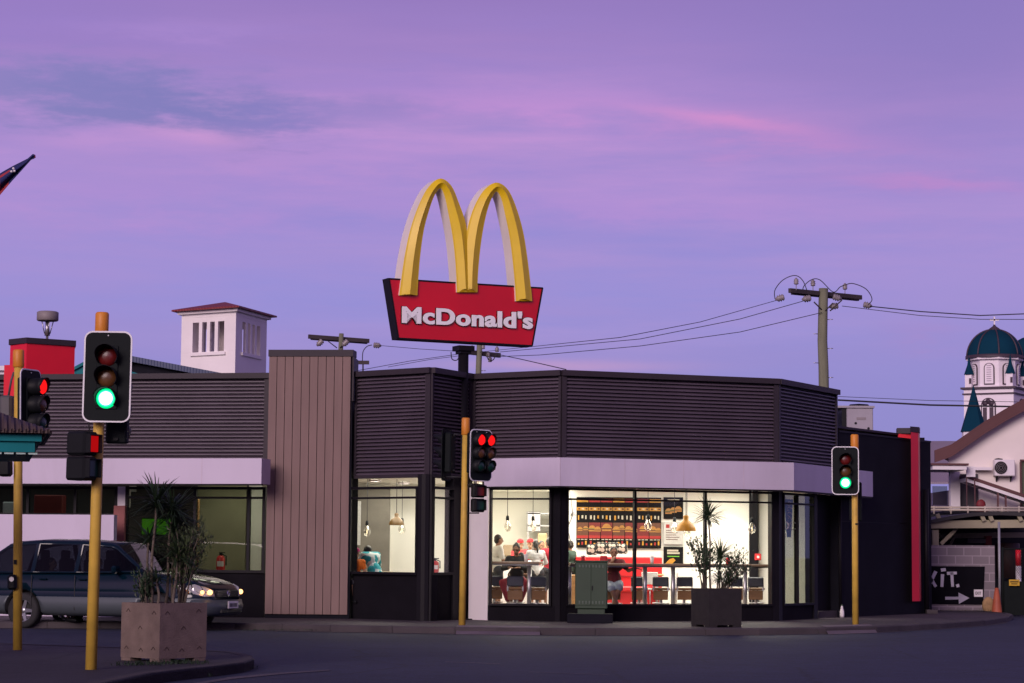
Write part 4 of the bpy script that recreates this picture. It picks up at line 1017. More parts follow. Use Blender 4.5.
# weeds along kerbs
def tufts(name, spots, label):
    mb = MB()
    for x, y, z, s in spots:
        c = gz(x, y, z)
        for i in range(14):
            a = rnd.uniform(0, 6.28); d = Vector((math.cos(a) * .5, math.sin(a) * .5, 1)); blade(mb, c + Vector((rnd.uniform(-.12, .12), rnd.uniform(-.05, .05), 0)), d, s * rnd.uniform(.4, 1), .006, .8, n=3)
    solo(name, mb, M['leaf'], label, 'weeds', kind='stuff')
tufts('grass', [(x, 664.5 + rnd.uniform(-1, 1) + (x - 160) * -.02, .118, .07) for x in range(122, 205, 4)], 'thin grass and dirt round the foot of the pink planter')
tufts('weeds', [(x, 633.5 + rnd.uniform(-.4, .2), .01, .09) for x in range(545, 820, 5)] + [(x, 630.5, .02, .05) for x in range(250, 450, 9)], 'scattered weeds growing along the far kerb')
tufts('kerb_grass', [(x, 676.5 - (x - 200) * .17, .01, .06) for x in range(200, 250, 3)], 'thin grass in front of the near kerb end')
mb = MB(); p = gz(697, 626, .118); r_ = random.Random(2)
for i in range(160):
    a = r_.uniform(0, 6.28); d = Vector((math.cos(a), math.sin(a), r_.uniform(.2, 1.5))); blade(mb, p + Vector((0, -.1, 0)), d, r_.uniform(.10, .22), .007, .8, n=3)
solo('dry_grass_clump', mb, mat('dry_grass', (.12, .085, .06), .9), 'dry brown grass clump at the foot of the dark planter', 'grass')

# ------------------------------------------------------------------ green cabinet
def cabinet():
    a = gz(591, 623, .118); t = thing('utility_cabinet', 'green metal utility cabinet with vent slots in front of the window', 'cabinet', a, R(-3)); u = a.y / F
    w_ = 32 * u; h = (612.5 - 561) * u; bz = .17
    mb = MB(); mb.box((-.02, .3, bz / 2), (45 * u, .75, bz), ch=.01); part('base', mb, M['render'], t)
    mb = MB(); mb.box((0, .28, bz + .05), (w_ - .10, .46, .10)); mb.box((0, .28, bz + .10 + (h - .1) / 2), (w_, .55, h - .1), ch=.012); body = part('body', mb, M['green'], t)
    mb = MB(); mb.box((0, .28, bz + h + .012), (w_ + .03, .60, .03), ch=.01); part('lid', mb, M['green'], t)
    mb = MB()
    for s in (-1, 1): mb.box((s * w_ * .245, .002, bz + .1 + (h - .1) * .5), (w_ * .47, .012, h - .22), ch=.004)
    d_ = part('door', mb, M['green'], t)
    mb = MB(); vm = mat('vent_slot_green', (.07, .105, .075), .5)
    for zz in (.16, h - .14):
        for k in range(8):
            x0 = -w_ * .36 + k * w_ * .72 / 7; mb.box((x0, -.008, bz + .1 + zz - .04), (.035, .012, .06), ch=.004)
    part('vent', mb, vm, d_)
    mb = MB(); mb.box((.02, -.012, bz + h * .5), (.02, .02, .09)); part('handle', mb, M['black'], d_)
cabinet()
mb = MB(); p = gz(434, 616.5, .118)
# white sandbag-like litter by the sign pole and its dark prop struts
mb = MB(); c = gz(446, 619, .118); mb.ball(c + Vector((.08, 0, .05)), (.27, .12, .07), 12, 6); mb.ball(c + Vector((.28, .0, .07)), (.12, .10, .07), 10, 6)
solo('white_bag', mb, M['white'], 'crumpled white bag on the footpath at the foot of the signal pole', 'bag')
t = thing('folding_sign', 'dark folding board stand leaning behind the middle signal pole', 'sandwich board', gz(463, 616, .118)); 
mb = MB(); 
for s in (-1, 1): mb.slab([(-.34, s * .22, 0), (.34, s * .22, 0), (.14, s * .02, .95), (-.14, s * .02, .95)], (0, s * .02, 0)); 
part('board_frame', mb, M['render'], t)
mb = MB(); mb.box((.3, .2, 1.0), (.12, .1, .22)); mb.box((.3, .2, .6), (.12, .1, .14)); part('hook_box', mb, M['render'], t)
t = thing('plastic_bottle', 'white plastic bottle standing by the downpipe at the side wall', 'bottle', gz(842, 617.5, .118))
mb = MB(); mb.lathe([(0, 0), (.045, .002), (.05, .05), (.048, .13), (.03, .19), (.02, .25)], seg=14); part('body', mb, M['white'], t)
mb = MB(); mb.lathe([(.022, .25), (.022, .28), (0, .282)], seg=10); part('cap', mb, M['green'], t)

# ------------------------------------------------------------------ people
SKIN = mat('brown_skin', (.26, .13, .08), .55, 0, .08, 8)
SKIN2 = mat('light_brown_skin', (.42, .24, .16), .55, 0, .08, 8)
HAIR = mat('black_hair', (.014, .011, .010), .45, 0, .3, 30)
def cloth(n, c, var=.12, sc_=6): return mat(n, c, .85, 0, var, sc_, .3, 50)
def remesh(mb, vox, sm=2, name='body'):
    def f(o):
        a = o.modifiers.new('r', 'REMESH'); a.mode = 'VOXEL'; a.voxel_size = vox; a.use_smooth_shade = True
        b = o.modifiers.new('s', 'SMOOTH'); b.iterations = sm; b.factor = .5
    return evald(mb, f, name)
def person(label, foot, face, J, skin=SKIN, shirt=('grey_tee', (.3, .3, .3)), sleeve=.55, legs=('dark_trousers', (.03, .03, .04)), leglen=1.0, hair='short', cap=None, s=1.0, head_turn=0.0, head_nod=0.0, group='people in the restaurant'):
    """J: joints in metres, x to the person's right, y forward, z up"""
    t = thing('person', label, 'person', foot, face, group)
    V3 = {k: Vector(v) * s for k, v in J.items()}
    def side(k, sd): return V3.get(k + sd)
    mb = MB(); pel, ch, nk, hd = V3['pelvis'], V3['chest'], V3['neck'], V3['head']
    up = (ch - pel).normalized(); sh = []
    for sd in 'RL': sh.append(side('sho', sd))
    hips = [side('hip', sd) for sd in 'RL']
    def torso(m, g):
        m.cap(hips[0], hips[1], .105 * s + g, .105 * s + g); m.cap(pel, pel.lerp(ch, .55), .125 * s + g, .12 * s + g)
        m.cap(pel.lerp(ch, .5) + (hips[0] - pel) * .4, pel.lerp(ch, .5) + (hips[1] - pel) * .4, .10 * s + g)
        m.cap(ch + (sh[0] - ch) * .45, ch + (sh[1] - ch) * .45, .115 * s + g, .115 * s + g); m.cap(ch, ch.lerp(nk, .55), .12 * s + g, .075 * s + g)
        m.cap(sh[0], sh[1], .062 * s + g, .062 * s + g)
    torso(mb, 0)
    mb.cap(nk - up * .03, nk.lerp(hd, .6), .055 * s, .05 * s)
    Rh = Matrix.Rotation(head_turn, 3, 'Z') @ Matrix.Rotation(head_nod, 3, 'X')
    def hp(x, y, z): return hd + Rh @ Vector((x * s, y * s, z * s))
    mb.ball(hp(0, -.01, .03), Vector((.076, .094, .10)) * s, 18, 12, rot=Rh); mb.ball(hp(0, .022, -.045), Vector((.056, .065, .062)) * s, 14, 8, rot=Rh)
    mb.cap(hp(0, .09, .01), hp(0, .108, -.022), .011 * s, .016 * s); mb.cap(hp(-.02, .083, -.052), hp(.02, .083, -.052), .010 * s)
    for x in (-1, 1): mb.ball(hp(x * .078, -.005, .0), Vector((.012, .02, .032)) * s, 8, 6, rot=Rh)
    mb.cap(hp(-.035, .082, .035), hp(.035, .082, .035), .012 * s)
    for i, sd in enumerate('RL'):
        a, e, w_ = sh[i], side('elb', sd), side('wri', sd)
        mb.cap(a, e, .052 * s, .041 * s); mb.cap(e, w_, .042 * s, .027 * s)
        d = (w_ - e).normalized(); pd = side('pal', sd) if ('pal' + sd) in V3 else d; pd = (pd / s if ('pal' + sd) in V3 else pd).normalized()
        ax = pd.cross(Vector((0, 0, 1))); ax = ax.normalized() if ax.length > .1 else Vector((1, 0, 0)); nrm_ = ax.cross(pd)
        pc = w_ + pd * .05 * s
        mb.cap(w_ + pd * .015 * s + ax * .018 * s, pc + ax * .028 * s + pd * .025 * s, .019 * s, .015 * s); mb.cap(w_ + pd * .015 * s - ax * .018 * s, pc - ax * .028 * s + pd * .025 * s, .019 * s, .015 * s); mb.cap(w_, pc + pd * .02 * s, .022 * s, .018 * s)
        for k, ln in enumerate((.062, .072, .067, .052)):
            b0 = pc + pd * .03 * s + ax * (.034 - k * .0225) * s; m1 = b0 + pd * ln * .55 * s - nrm_ * .006 * s; m2 = m1 + (pd - nrm_ * .7).normalized() * ln * .5 * s
            mb.cap(b0, m1, .0105 * s, .0098 * s, 8); mb.cap(m1, m2, .0098 * s, .0085 * s, 8)
        th0 = w_ + pd * .025 * s + ax * (.03 if i else -.03) * s; th1 = th0 + (pd + ax * (.8 if i else -.8)).normalized() * .04 * s
        mb.cap(th0, th1, .013 * s, .011 * s, 8); mb.cap(th1, th1 + (pd + ax * (.2 if i else -.2) - nrm_ * .3).normalized() * .03 * s, .011 * s, .009 * s, 8)
        h_, k_, an = hips[i], side('kne', sd), side('ank', sd)
        mb.cap(h_, k_, .086 * s, .056 * s); mb.cap(k_, an, .055 * s, .036 * s); mb.cap(k_.lerp(an, .15), k_.lerp(an, .5), .056 * s, .046 * s)
        fd = Vector((0, 1, 0)); ft = side('toe', sd) if ('toe' + sd) in V3 else an + Vector((0, .16 * s, -.05 * s)); mb.cap(an - Vector((0, .02, .03)) * s, ft, .036 * s, .028 * s)
    me = remesh(mb, .0085 * s, 1, 'body'); me.materials.append(skin)
    body = link('body', me, t)
    # clothes: inflated, remeshed shells that follow the body
    cb = MB(); torso(cb, .016)
    for i, sd in enumerate('RL'):
        a, e, w_ = sh[i], side('elb', sd), side('wri', sd)
        if sleeve <= 1: cb.cap(a, a.lerp(e, sleeve), .068 * s, .064 * s)
        else: cb.cap(a, e, .068 * s, .058 * s); cb.cap(e, e.lerp(w_, sleeve - 1), .058 * s, .044 * s)
    me = remesh(cb, .013 * s, 2, 'shirt'); me.materials.append(shirt if not isinstance(shirt, tuple) else cloth(*shirt)); link('shirt', me, t)
    cb = MB(); cb.cap(hips[0], hips[1], .125 * s); cb.cap(pel, pel + up * .04, .14 * s)
    for i, sd in enumerate('RL'):
        h_, k_, an = hips[i], side('kne', sd), side('ank', sd)
        if leglen <= 1: cb.cap(h_, h_.lerp(k_, leglen), .108 * s, .09 * s)
        else: cb.cap(h_, k_, .108 * s, .078 * s); cb.cap(k_, k_.lerp(an, leglen - 1), .078 * s, .06 * s)
    me = remesh(cb, .013 * s, 2, 'trousers'); me.materials.append(cloth(*legs)); link('trousers', me, t)
    for i, sd in enumerate('RL'):
        an = side('ank', sd); ft = side('toe', sd) if ('toe' + sd) in V3 else an + Vector((0, .16 * s, -.05 * s))
        m2 = MB(); m2.cap(an - Vector((0, .03, .035)) * s, ft + Vector((0, .01, -.004)), .046 * s, .040 * s); part('shoe', m2, M['black'], t)
    hb = MB(); hb.ball(hp(0, -.022, .048), Vector((.084, .095, .095)) * s, 16, 10, rot=Rh); hb.ball(hp(0, -.05, .0), Vector((.078, .07, .085)) * s, 14, 8, rot=Rh)
    if hair == 'pony': hb.ball(hp(0, -.115, .03), .035 * s, 10, 6); hb.cap(hp(0, -.12, .02), hp(.02, -.15, -.12), .032 * s, .028 * s); hb.cap(hp(.02, -.15, -.12), hp(.03, -.14, -.26), .028 * s, .012 * s)
    if hair == 'bun': hb.ball(hp(0, -.07, .11), .045 * s, 10, 6)
    if hair == 'long': hb.cap(hp(-.03, -.06, 0), hp(-.04, -.07, -.16), .06 * s, .04 * s); hb.cap(hp(.03, -.06, 0), hp(.04, -.07, -.16), .06 * s, .04 * s)
    me = remesh(hb, .011 * s, 1, 'hair'); me.materials.append(HAIR); link('hair', me, t)
    for x in (-1, 1):
        m2 = MB(); m2.ball(hp(x * .031, .079, .014), .0095 * s, 8, 6); part('eye', m2, HAIR, t)
    if cap:
        m2 = MB(); m2.lathe([(.092 * s, 0), (.094 * s, .03 * s), (.08 * s, .075 * s), (.04 * s, .10 * s), (0, .105 * s)], hp(0, -.01, .065), 18, axis=Rh @ Vector((0, 0, 1)))
        for k in range(1): m2.box(hp(0, .12, .07), (.13 * s, .10 * s, .01 * s), rot=Rh)
        part('headband' if cap == 'band' else 'cap', m2, cloth('cap_red', (.5, .02, .03)) if cap != 'band' else cloth('pink_band', (.7, .1, .3)), t)
    return t
def stand(arms='front', lean=0.0, h=1.0):
    J = dict(pelvis=(0, 0, .93), chest=(0, lean, 1.28), neck=(0, lean * 1.25, 1.46), head=(0, .03 + lean * 1.4, 1.60))
    for i, sd in ((1, 'R'), (-1, 'L')):
        J['sho' + sd] = (i * .175, lean * 1.15, 1.40); J['hip' + sd] = (i * .09, 0, .90); J['kne' + sd] = (i * .10, .03, .49); J['ank' + sd] = (i * .11, 0, .09)
        if arms == 'front': J['elb' + sd] = (i * .25, .05 + lean, 1.14); J['wri' + sd] = (i * .14, .27 + lean, 1.16)
        elif arms == 'down': J['elb' + sd] = (i * .23, -.02, 1.12); J['wri' + sd] = (i * .24, .06, .87)
        elif arms == 'lean': J['elb' + sd] = (i * .30, lean + .12, 1.16); J['wri' + sd] = (i * .16, lean + .38, 1.05)
    return J
def sit(z=.75, lean=.06, arms='table', th=.42, foot=.30, tz_=1.0):
    J = dict(pelvis=(0, 0, z + .08), chest=(0, lean, z + .42), neck=(0, lean * 1.3, z + .60), head=(0, lean * 1.6 + .02, z + .74))
    for i, sd in ((1, 'R'), (-1, 'L')):
        J['sho' + sd] = (i * .17, lean * 1.2, z + .54); J['hip' + sd] = (i * .09, 0, z + .07); J['kne' + sd] = (i * .13, th, z + .05); J['ank' + sd] = (i * .11, th + .02, max(.09, z - foot - .08))
        if arms == 'table': J['elb' + sd] = (i * .27, lean + .14, z + .34); J['wri' + sd] = (i * .12, lean + .34, z + .36)
        if arms == 'lap': J['elb' + sd] = (i * .24, lean + .03, z + .28); J['wri' + sd] = (i * .10, lean + .22, z + .20)
    return J
def at_floor(x, D, z=FZ): return L(x, D, z)

# ------------------------------------------------------------------ inside the restaurant
lampc = glow('ceiling_lamp_glow', (1.0, .93, .80), 14.0)
def ceiling_lamp(x, D, label):
    p = L(x, D, CZ); t = thing('ceiling_lamp', label, 'ceiling lamp', (p.x, p.y, CZ - .03), 0, 'round ceiling lamps in the restaurant')
    mb = MB(); mb.lathe([(.10, -.012), (.13, -.012), (.13, .028), (.10, .028)], seg=20); part('ring', mb, M['white'], t)
    mb = MB(); mb.lathe([(0, -.006), (.098, -.006)], seg=18); mb.lathe([(.098, -.006), (0, -.004)], seg=18); part('diffuser', mb, lampc, t)
CL = [(507, 49.5, 'above the kitchen counter people'), (545, 53, 'deep in the kitchen'), (605, 50.5, 'in front of the menu boards'), (628, 48.5, 'near the glass before the menu boards'), (673, 50, 'over the yellow pendant'),
      (743, 50.5, 'over the bare white wall at the right'), (700, 48, 'above the window bench'), (375, 48.5, 'over the couple in the side window'), (404, 50, 'beside the brown pendant')]
for x, D, w_ in CL: ceiling_lamp(x, D, 'small round lit ceiling lamp ' + w_)
def area(x, D, sx, sy, e, col_=(1.0, .93, .80)):
    d = bpy.data.lights.new('ceiling_and_fill_light', 'AREA'); d.shape = 'RECTANGLE'; d.size = sx; d.size_y = sy; d.energy = e; d.color = col_
    o = bpy.data.objects.new('ceiling_and_fill_light', d); COL.objects.link(o); p = L(x, D, CZ); o.location = (p.x, p.y, CZ - .06)
IE = 2.1
area(620, 46.9, 1.6, .5, 18 * IE); area(515, 46.6, .8, .4, 8 * IE); area(640, 49.6, 4.0, 2.6, 105 * IE); area(735, 49.6, 1.0, 3.2, 75 * IE); area(525, 53, 2.0, 6.0, 150 * IE); area(395, 48.6, 1.6, 3.0, 48 * IE); area(445, 48.9, .6, 3.0, 26 * IE); area(256, 47.4, .3, .8, 6 * IE); area(220, 47.3, .8, .5, 6.5 * IE)  # small front areas are added fill for people at the window benches
area(165, 49.2, 2.0, 1.0, 4.5, (1, .95, .9)); area(50, 49.2, 3.5, 1.0, 7.0, (.8, .95, 1))
def spot(x, D, aim, e):
    d = bpy.data.lights.new('wall_spot', 'SPOT'); d.energy = e; d.spot_size = R(75); d.spot_blend = .5; d.shadow_soft_size = .05; d.color = (1, .93, .82)
    o = bpy.data.objects.new('wall_spot', d); COL.objects.link(o); p = L(x, D, CZ - .1); o.location = p; o.rotation_euler = (Vector(aim) - p).to_track_quat('-Z', 'Y').to_euler()
q = L(728, 52, 1.2); spot(733, 51.2, (q.x, q.y, .8), 60)
q = L(400, 51.5, 1.2); spot(405, 50.6, (q.x, q.y, .8), 22)

# window bench and stools
def bench(x0, D0, x1, D1, z, legs, label):
    a, b = L(x0, D0, z), L(x1, D1, z); c = (a + b) / 2; d = (b - a); ang = math.atan2(d.y, d.x)
    t = thing('window_bench', label, 'table', (c.x, c.y, FZ), ang); ln = d.length; h = z - FZ
    mb = MB(); mb.box((0, 0, h - .022), (ln, .42, .045), ch=.006); part('table_top', mb, M['tan'], t)
    mb = MB(); mb.box((0, 0, h - .06), (ln - .05, .2, .03)); part('under_rail', mb, M['steel'], t)
    for x in legs:
        f_ = fr(Vector((a.x, a.y)), Vector((b.x, b.y)), (x,))[0]
        mb = MB(); mb.cyl((ln * (f_ - .5), 0, .01), (ln * (f_ - .5), 0, h - .076), .045, seg=14); mb.lathe([(0, 0), (.16, 0), (.16, .012), (.05, .02)], (ln * (f_ - .5), 0, 0), 18); part('leg', mb, M['steel'], t)
bench(492, 46.3, 541, 46.1, zy(561.5, 46.2), (529.5,), 'short high wooden bench table behind the left glass pane')
bench(567, 45.95, 771, 47.55, zy(562.5, 46.2), (569.5, 645, 673, 745), 'long high wooden bench table along the front window')
def stool(loc, rz, label=None, back='navy'):
    t = thing('bar_stool', label, 'bar stool', loc, rz, 'bar stools at the window benches')
    sw = mat('stool_wood', (.20, .095, .03), .5, 0, .2, 3.0, stretch=(1, 1, 8)); mb = MB(); mb.box((0, 0, .46), (.36, .34, .05), ch=.015); part('seat', mb, sw, t)
    mb = MB(); mb.box((0, -.175, .335), (.30, .02, .19), ch=.008); part('seat_front', mb, sw, t)
    mb = MB(); mb.box((0, -.20, .61), (.33, .05, .20), ch=.02); part('backrest', mb, mat('navy_vinyl', (.028, .032, .05), .4), t)
    mb = MB()
    for s in (-1, 1): mb.box((s * .15, -.165, .49), (.03, .02, .16))
    part('back_bracket', mb, M['steel'], t)
    mb = MB(); mb.cyl((0, 0, .012), (0, 0, .435), .032, seg=12); mb.lathe([(0, 0), (.2, 0), (.2, .01), (.04, .025)], seg=20); part('pedestal', mb, M['steel'], t)
    mb = MB(); mb.tube([(.17 * math.cos(a), .17 * math.sin(a),   .17) for a in [k * math.pi / 8 for k in range(17)]], .011, 6); mb.tube([(-.17, 0, .17), (.17, 0, .17)], .009, 6); part('foot_ring', mb, M['steel'], t)
    return t
ST = [(515, 45.98 - .05, 'bar stool in front of the person with maroon trousers'), (537, 46.0, 'empty bar stool right of the maroon trousers, behind the first pane'), (494, 46.9, 'bar stool at the far left edge of the first pane'),
      (639, 46.95, 'empty bar stool left of the yellow pendant, by the window mullion'), (661, 47.1, 'empty bar stool below the yellow pendant'), (684, 47.25, 'bar stool half hidden by the tall thin shrub'), (737, 47.9, 'bar stool right of the dark planter by the white wall'), (756, 48.05, 'bar stool at the right end of the long bench')]
s0 = None
for x, D, lb in ST:
    p = at_floor(x, D + .45 if x > 600 else D + .35)
    if s0 is None: s0 = stool(p, 0, lb)
    else: copy_tree(s0, None, place(p, rnd.uniform(-.15, .15)), lb)
# cups and trays left on the benches
def cup(x, D, zt, label, m_='white'):
    t = thing('paper_cup', label, 'cup', L(x, D, zt), 0, 'paper cups on the window benches')
    mb = MB(); mb.lathe([(0, 0), (.032, 0), (.043, .13), (0, .13)], seg=14); part('body', mb, M[m_], t)
    mb = MB(); mb.lathe([(.047, .131), (.047, .142), (.04, .148), (0, .148)], seg=14); part('lid', mb, M['white'], t)
zb = zy(561.5, 46.2) + .002; zc = zy(562.5, 46.2) + .002
cup(526, 46.2, zb, 'white paper cup near the right end of the left bench'); cup(583, 46.05, zc, 'red paper cup on the bench above the green cabinet', 'red'); cup(652, 46.62, zc, 'white paper cup on the long bench left of the yellow pendant'); cup(728, 47.2, zc, 'red paper cup on the long bench right of the tall plant', 'red')
# pendants
def bulb(x, D, y, label):
    p = L(x, D, zy(y, D)); t = thing('pendant_bulb', label, 'pendant lamp', p, 0, 'clear glass bulb pendants')
    mb = MB(); mb.lathe([(0, -.12), (.05, -.10), (.08, -.04), (.072, .02), (.035, .09), (.028, .12)], seg=16); part('glass_bulb', mb, glass('bulb_glass', (.9, .88, .82), .25), t)
    mb = MB(); mb.lathe([(.03, .115), (.035, .13), (.03, .2), (.008, .22)], seg=12); part('socket', mb, M['black'], t)
    mb = MB(); mb.cyl((0, 0, .2), (0, 0, CZ - p.z), .006, seg=5); part('cord', mb, M['wire'], t)
    mb = MB(); mb.ball((0, 0, -.02), (.012, .012, .05), 8, 6); part('filament', mb, glow('filament', (1, .8, .5), 3), t)
for x, D, y, lb in ((507.5, 47.6, 526, 'clear bulb pendant hanging left over the serving counter people'), (533, 49.5, 526, 'clear bulb pendant hanging in front of the steel kitchen shelves'), (367, 48.3, 532, 'clear bulb pendant in front of the grey feature wall'),
                    (402, 49.4, 529, 'clear bulb pendant just right of the brown pendant'), (648, 47.5, 524, 'clear bulb pendant before the menu boards'), (674.5, 49.5, 526, 'clear bulb pendant left of the yellow pendant'),
                    (687, 49.9, 530, 'clear bulb pendant right of the yellow pendant'), (752, 48.2, 526, 'clear bulb pendant before the bare white wall'), (783, 49.1, 526, 'clear bulb pendant behind the blue banner')):
    bulb(x, D, y, lb)
def shade(x, D, y, sz, label, m_='mustard'):
    p = L(x, D, zy(y, D)); t = thing('pendant_lamp', label, 'pendant lamp', p, 0)
    mb = MB(); mb.lathe([(.26 * sz, -.12 * sz), (.25 * sz, -.05 * sz), (.19 * sz, .07 * sz), (.09 * sz, .15 * sz), (.07 * sz, .17 * sz), (.075 * sz, .26 * sz), (.05 * sz, .29 * sz), (0, .29 * sz)], seg=28)
    mb.lathe([(.24 * sz, -.12 * sz), (.235 * sz, -.05 * sz), (.18 * sz, .06 * sz), (0, .13 * sz)], seg=28); part('lamp_shade', mb, M[m_], t)
    mb = MB(); mb.cyl((0, 0, .28 * sz), (0, 0, CZ - p.z), .007, seg=5); part('cord', mb, M['wire'], t)
M['ochre'] = mat('ochre_enamel', (.12, .06, .010), .4, 0, .05, 2)
shade(396.5, 48.2, 522.5, .62, 'brown metal dome pendant hanging in the side window', 'ochre')
shade(686, 48.2, 525, .80, 'yellow dome pendant hanging in front of the posters')
# angled arm lamp
t = thing('arm_lamp', 'thin jointed metal arm lamp beside the left edge of the menu boards', 'lamp', L(568, 47.5, CZ)); 
mb = MB(); pts = [L(568, 47.5, CZ), L(573, 47.5, zy(514, 47.5)), L(568, 47.5, zy(526, 47.5)), L(574, 47.5, zy(516, 47.5)), L(571, 47.5, zy(545, 47.5))]
mb.tube(pts[:2], .008, 6); mb.tube(pts[1:3], .014, 6); mb.tube([pts[2], pts[2].lerp(pts[4], .5), pts[4]], .012, 6); part('arm', mb, M['steel'], t, True)
mb = MB(); mb.lathe([(.02, .05), (.07, -.03)], pts[1], 14); part('lamp_shade', mb, M['steel'], t, True)

# menu boards and posters on the back wall
def board(name, label, cat, x0, y0, x1, y1, D, mbase, items, group=None, parent_frame=None):
    a, b = L(x0, D, zy(y0, D)), L(x1, D, zy(y1, D, x1)); c = Vector(((a.x + b.x) / 2, D - .03, b.z)); t = thing(name, label, cat, c, 0, group); w_ = b.x - a.x; h = a.z - b.z
    mb = MB(); mb.box((0, 0, h / 2), (w_, .04, h)); part('panel', mb, mbase, t)
    for k, (nm, ms, fn) in enumerate(items):
        mb = MB(); fn(mb, w_, h); part(nm, mb, ms, t)
    return t
blackp = mat('poster_black', (.008, .007, .008), .7, spec=.1); foodm = [mat('poster_' + n, tuple(v * .62 for v in c), .5, 0, .15, 30) for n, c in (('bun', (.55, .24, .05)), ('meat', (.16, .05, .02)), ('lettuce', (.16, .30, .04)), ('cheese', (.75, .42, .04)), ('red', (.50, .02, .02)), ('cream', (.75, .68, .55)), ('amber', (.72, .34, .03)), ('white', (.75, .74, .72)), ('dred', (.22, .012, .012)), ('lime', (.18, .55, .05)))]
def burger(mb, x, z, s, r_, y=-.026):
    def strip(z0, z1, w_, mi, top=False):
        n = 7; pts = []
        if top: pts = [(x - w_ / 2 + w_ * k / n, z0 + (z1 - z0) * math.sin(math.pi * k / n) ** .5) for k in range(n + 1)]; pts = [(x + w_ / 2, z0), (x - w_ / 2, z0)][::-1] + pts[::-1][1:-1] if False else pts
        else: pts = [(x - w_ / 2, z0), (x - w_ / 2, z1), (x + w_ / 2, z1), (x + w_ / 2, z0)]
        mb.slab([(px, y, pz) for px, pz in pts], (0, .006, 0), mi)
    strip(z - s * .5, z - s * .28, s * 1.2, 0); strip(z - s * .27, z - s * .08, s * 1.3, 1); strip(z - s * .07, z + .0, s * 1.35, r_.choice([2, 3])); strip(z + .01 * s, z + s * .5, s * 1.2, 0, True)
def menu_rows(mb, w_, h):
    r_ = random.Random(4)
    def rect(x0, x1, z0, z1, mi, y=-.024): mb.slab([(x0, y, z0), (x0, y, z1), (x1, y, z1), (x1, y, z0)], (0, .004, 0), mi)
    n = 7; cw = w_ / n
    for k in range(n):
        x0 = -w_ / 2 + k * cw + .008; x1 = x0 + cw - .016
        rect(x0, x1, h * .735, h * .80, 6); rect(x0, x1, h * .90, h * .97, 6 if k % 3 == 0 else 4)
        for j in range(3): mb.slab([(x0 + .03 + j * cw * .3, -.027, h * (.75 + .01 * (j % 2))), (x0 + .03 + j * cw * .3, -.027, h * .785), (x0 + .03 + j * cw * .3 + cw * .18, -.027, h * .785), (x0 + .03 + j * cw * .3 + cw * .18, -.027, h * .75)], (0, .002, 0), 5 if j % 2 else 1)
        rect(x0, x1, h * .24, h * .50, 8 if k % 3 else 1); rect(x0, x1, h * .19, h * .245, 4, -.0265)
        for j in range(2 - (k % 3 == 2)): burger(mb, x0 + cw * (.27 + .46 * j + .2 * (k % 3 == 2)), h * r_.uniform(.36, .42), .115 * r_.uniform(.75, 1.2) * (1.3 if k % 3 == 2 else 1), r_, -.030 - .004 * j)
        for j in range(3):
            xx = x0 + cw * (.16 + .3 * j); rect(xx - .018, xx + .018, h * .06, h * (.10 + .02 * ((j + 2 * k) % 3)), 4 if (j + k) % 2 else 6); rect(xx - .018, xx + .010 * (1 + (j + k) % 2), h * (.55 + .015 * ((j * 5 + k) % 3)), h * .64, 5 if (j + k) % 3 else 6)
            rect(xx - .03, xx + .03, h * .16, h * .175, 5)
MENU_W = 52.0 - .01
board('menu_board', 'wide black menu board with rows of burgers on the back wall', 'menu board', 576.5, 496.5, 661, 548.5, MENU_W, blackp, [('menu_picture', foodm, menu_rows)])
def p_burger(mb, w_, h):
    r_ = random.Random(1)
    for k in range(3): burger(mb, (-.25 + .25 * k) * w_, h * (.36 + .05 * k), w_ * .28, r_, -.026 - k * .005)
    mb.slab([(-w_ * .3, -.024, h * .80), (-w_ * .3, -.024, h * .9), (w_ * .3, -.024, h * .9), (w_ * .3, -.024, h * .8)], (0, .004, 0), 5)
def p_white(mb, w_, h):
    mb.slab([(-w_ * .38, -.024, h * .72), (-w_ * .38, -.024, h * .88), (-w_ * .2, -.024, h * .88), (-w_ * .2, -.024, h * .72)], (0, .004, 0), 4)
    for k in range(5): mb.slab([(-w_ * .38, -.024, h * (.60 - .1 * k)), (-w_ * .38, -.024, h * (.63 - .1 * k)), (w_ * (.3 - .08 * (k % 3)), -.024, h * (.63 - .1 * k)), (w_ * (.3 - .08 * (k % 3)), -.024, h * (.60 - .1 * k))], (0, .004, 0), 1)
def p_green(mb, w_, h):
    for z0, z1, x1, mi in ((.74, .84, .25, 5), (.60, .70, .32, 5), (.44, .50, .30, 9)): mb.slab([(-w_ * .32, -.024, h * z0), (-w_ * .32, -.024, h * z1), (w_ * x1, -.024, h * z1), (w_ * x1, -.024, h * z0)], (0, .004, 0), mi)
    mb.slab([(-w_ * .45, -.024, h * .03), (-w_ * .2, -.024, h * .32), (.0, -.024, h * .38), (.05, -.024, h * .25), (-w_ * .1, -.024, h * .03)], (0, .004, 0), 6)
board('food_poster', 'black poster with stacked burgers, topmost of three beside the menu board', 'poster', 663.5, 496, 683, 519, MENU_W, blackp, [('poster_picture', foodm, p_burger)], 'posters beside the menu board')
board('food_poster', 'white poster with lines of small print, middle of three', 'poster', 663.5, 520.5, 683, 544.5, MENU_W, foodm[7], [('poster_picture', foodm, p_white)], 'posters beside the menu board')
board('food_poster', 'black poster with a green line and a wrap, lowest of three', 'poster', 663.5, 545.5, 683, 565, MENU_W, blackp, [('poster_picture', foodm, p_green)], 'posters beside the menu board')
def p_side(mb, w_, h):
    for z, x, s in ((.82, 0, .12), (.72, -.05, .1), (.35, .05, .14), (.2, 0, .1)): mb.lathe([(0, 0), (w_ * s, 0)], (w_ * x, -.026, h * z), 12, mi=4 if z > .5 else 8, axis=(0, -1, 0))
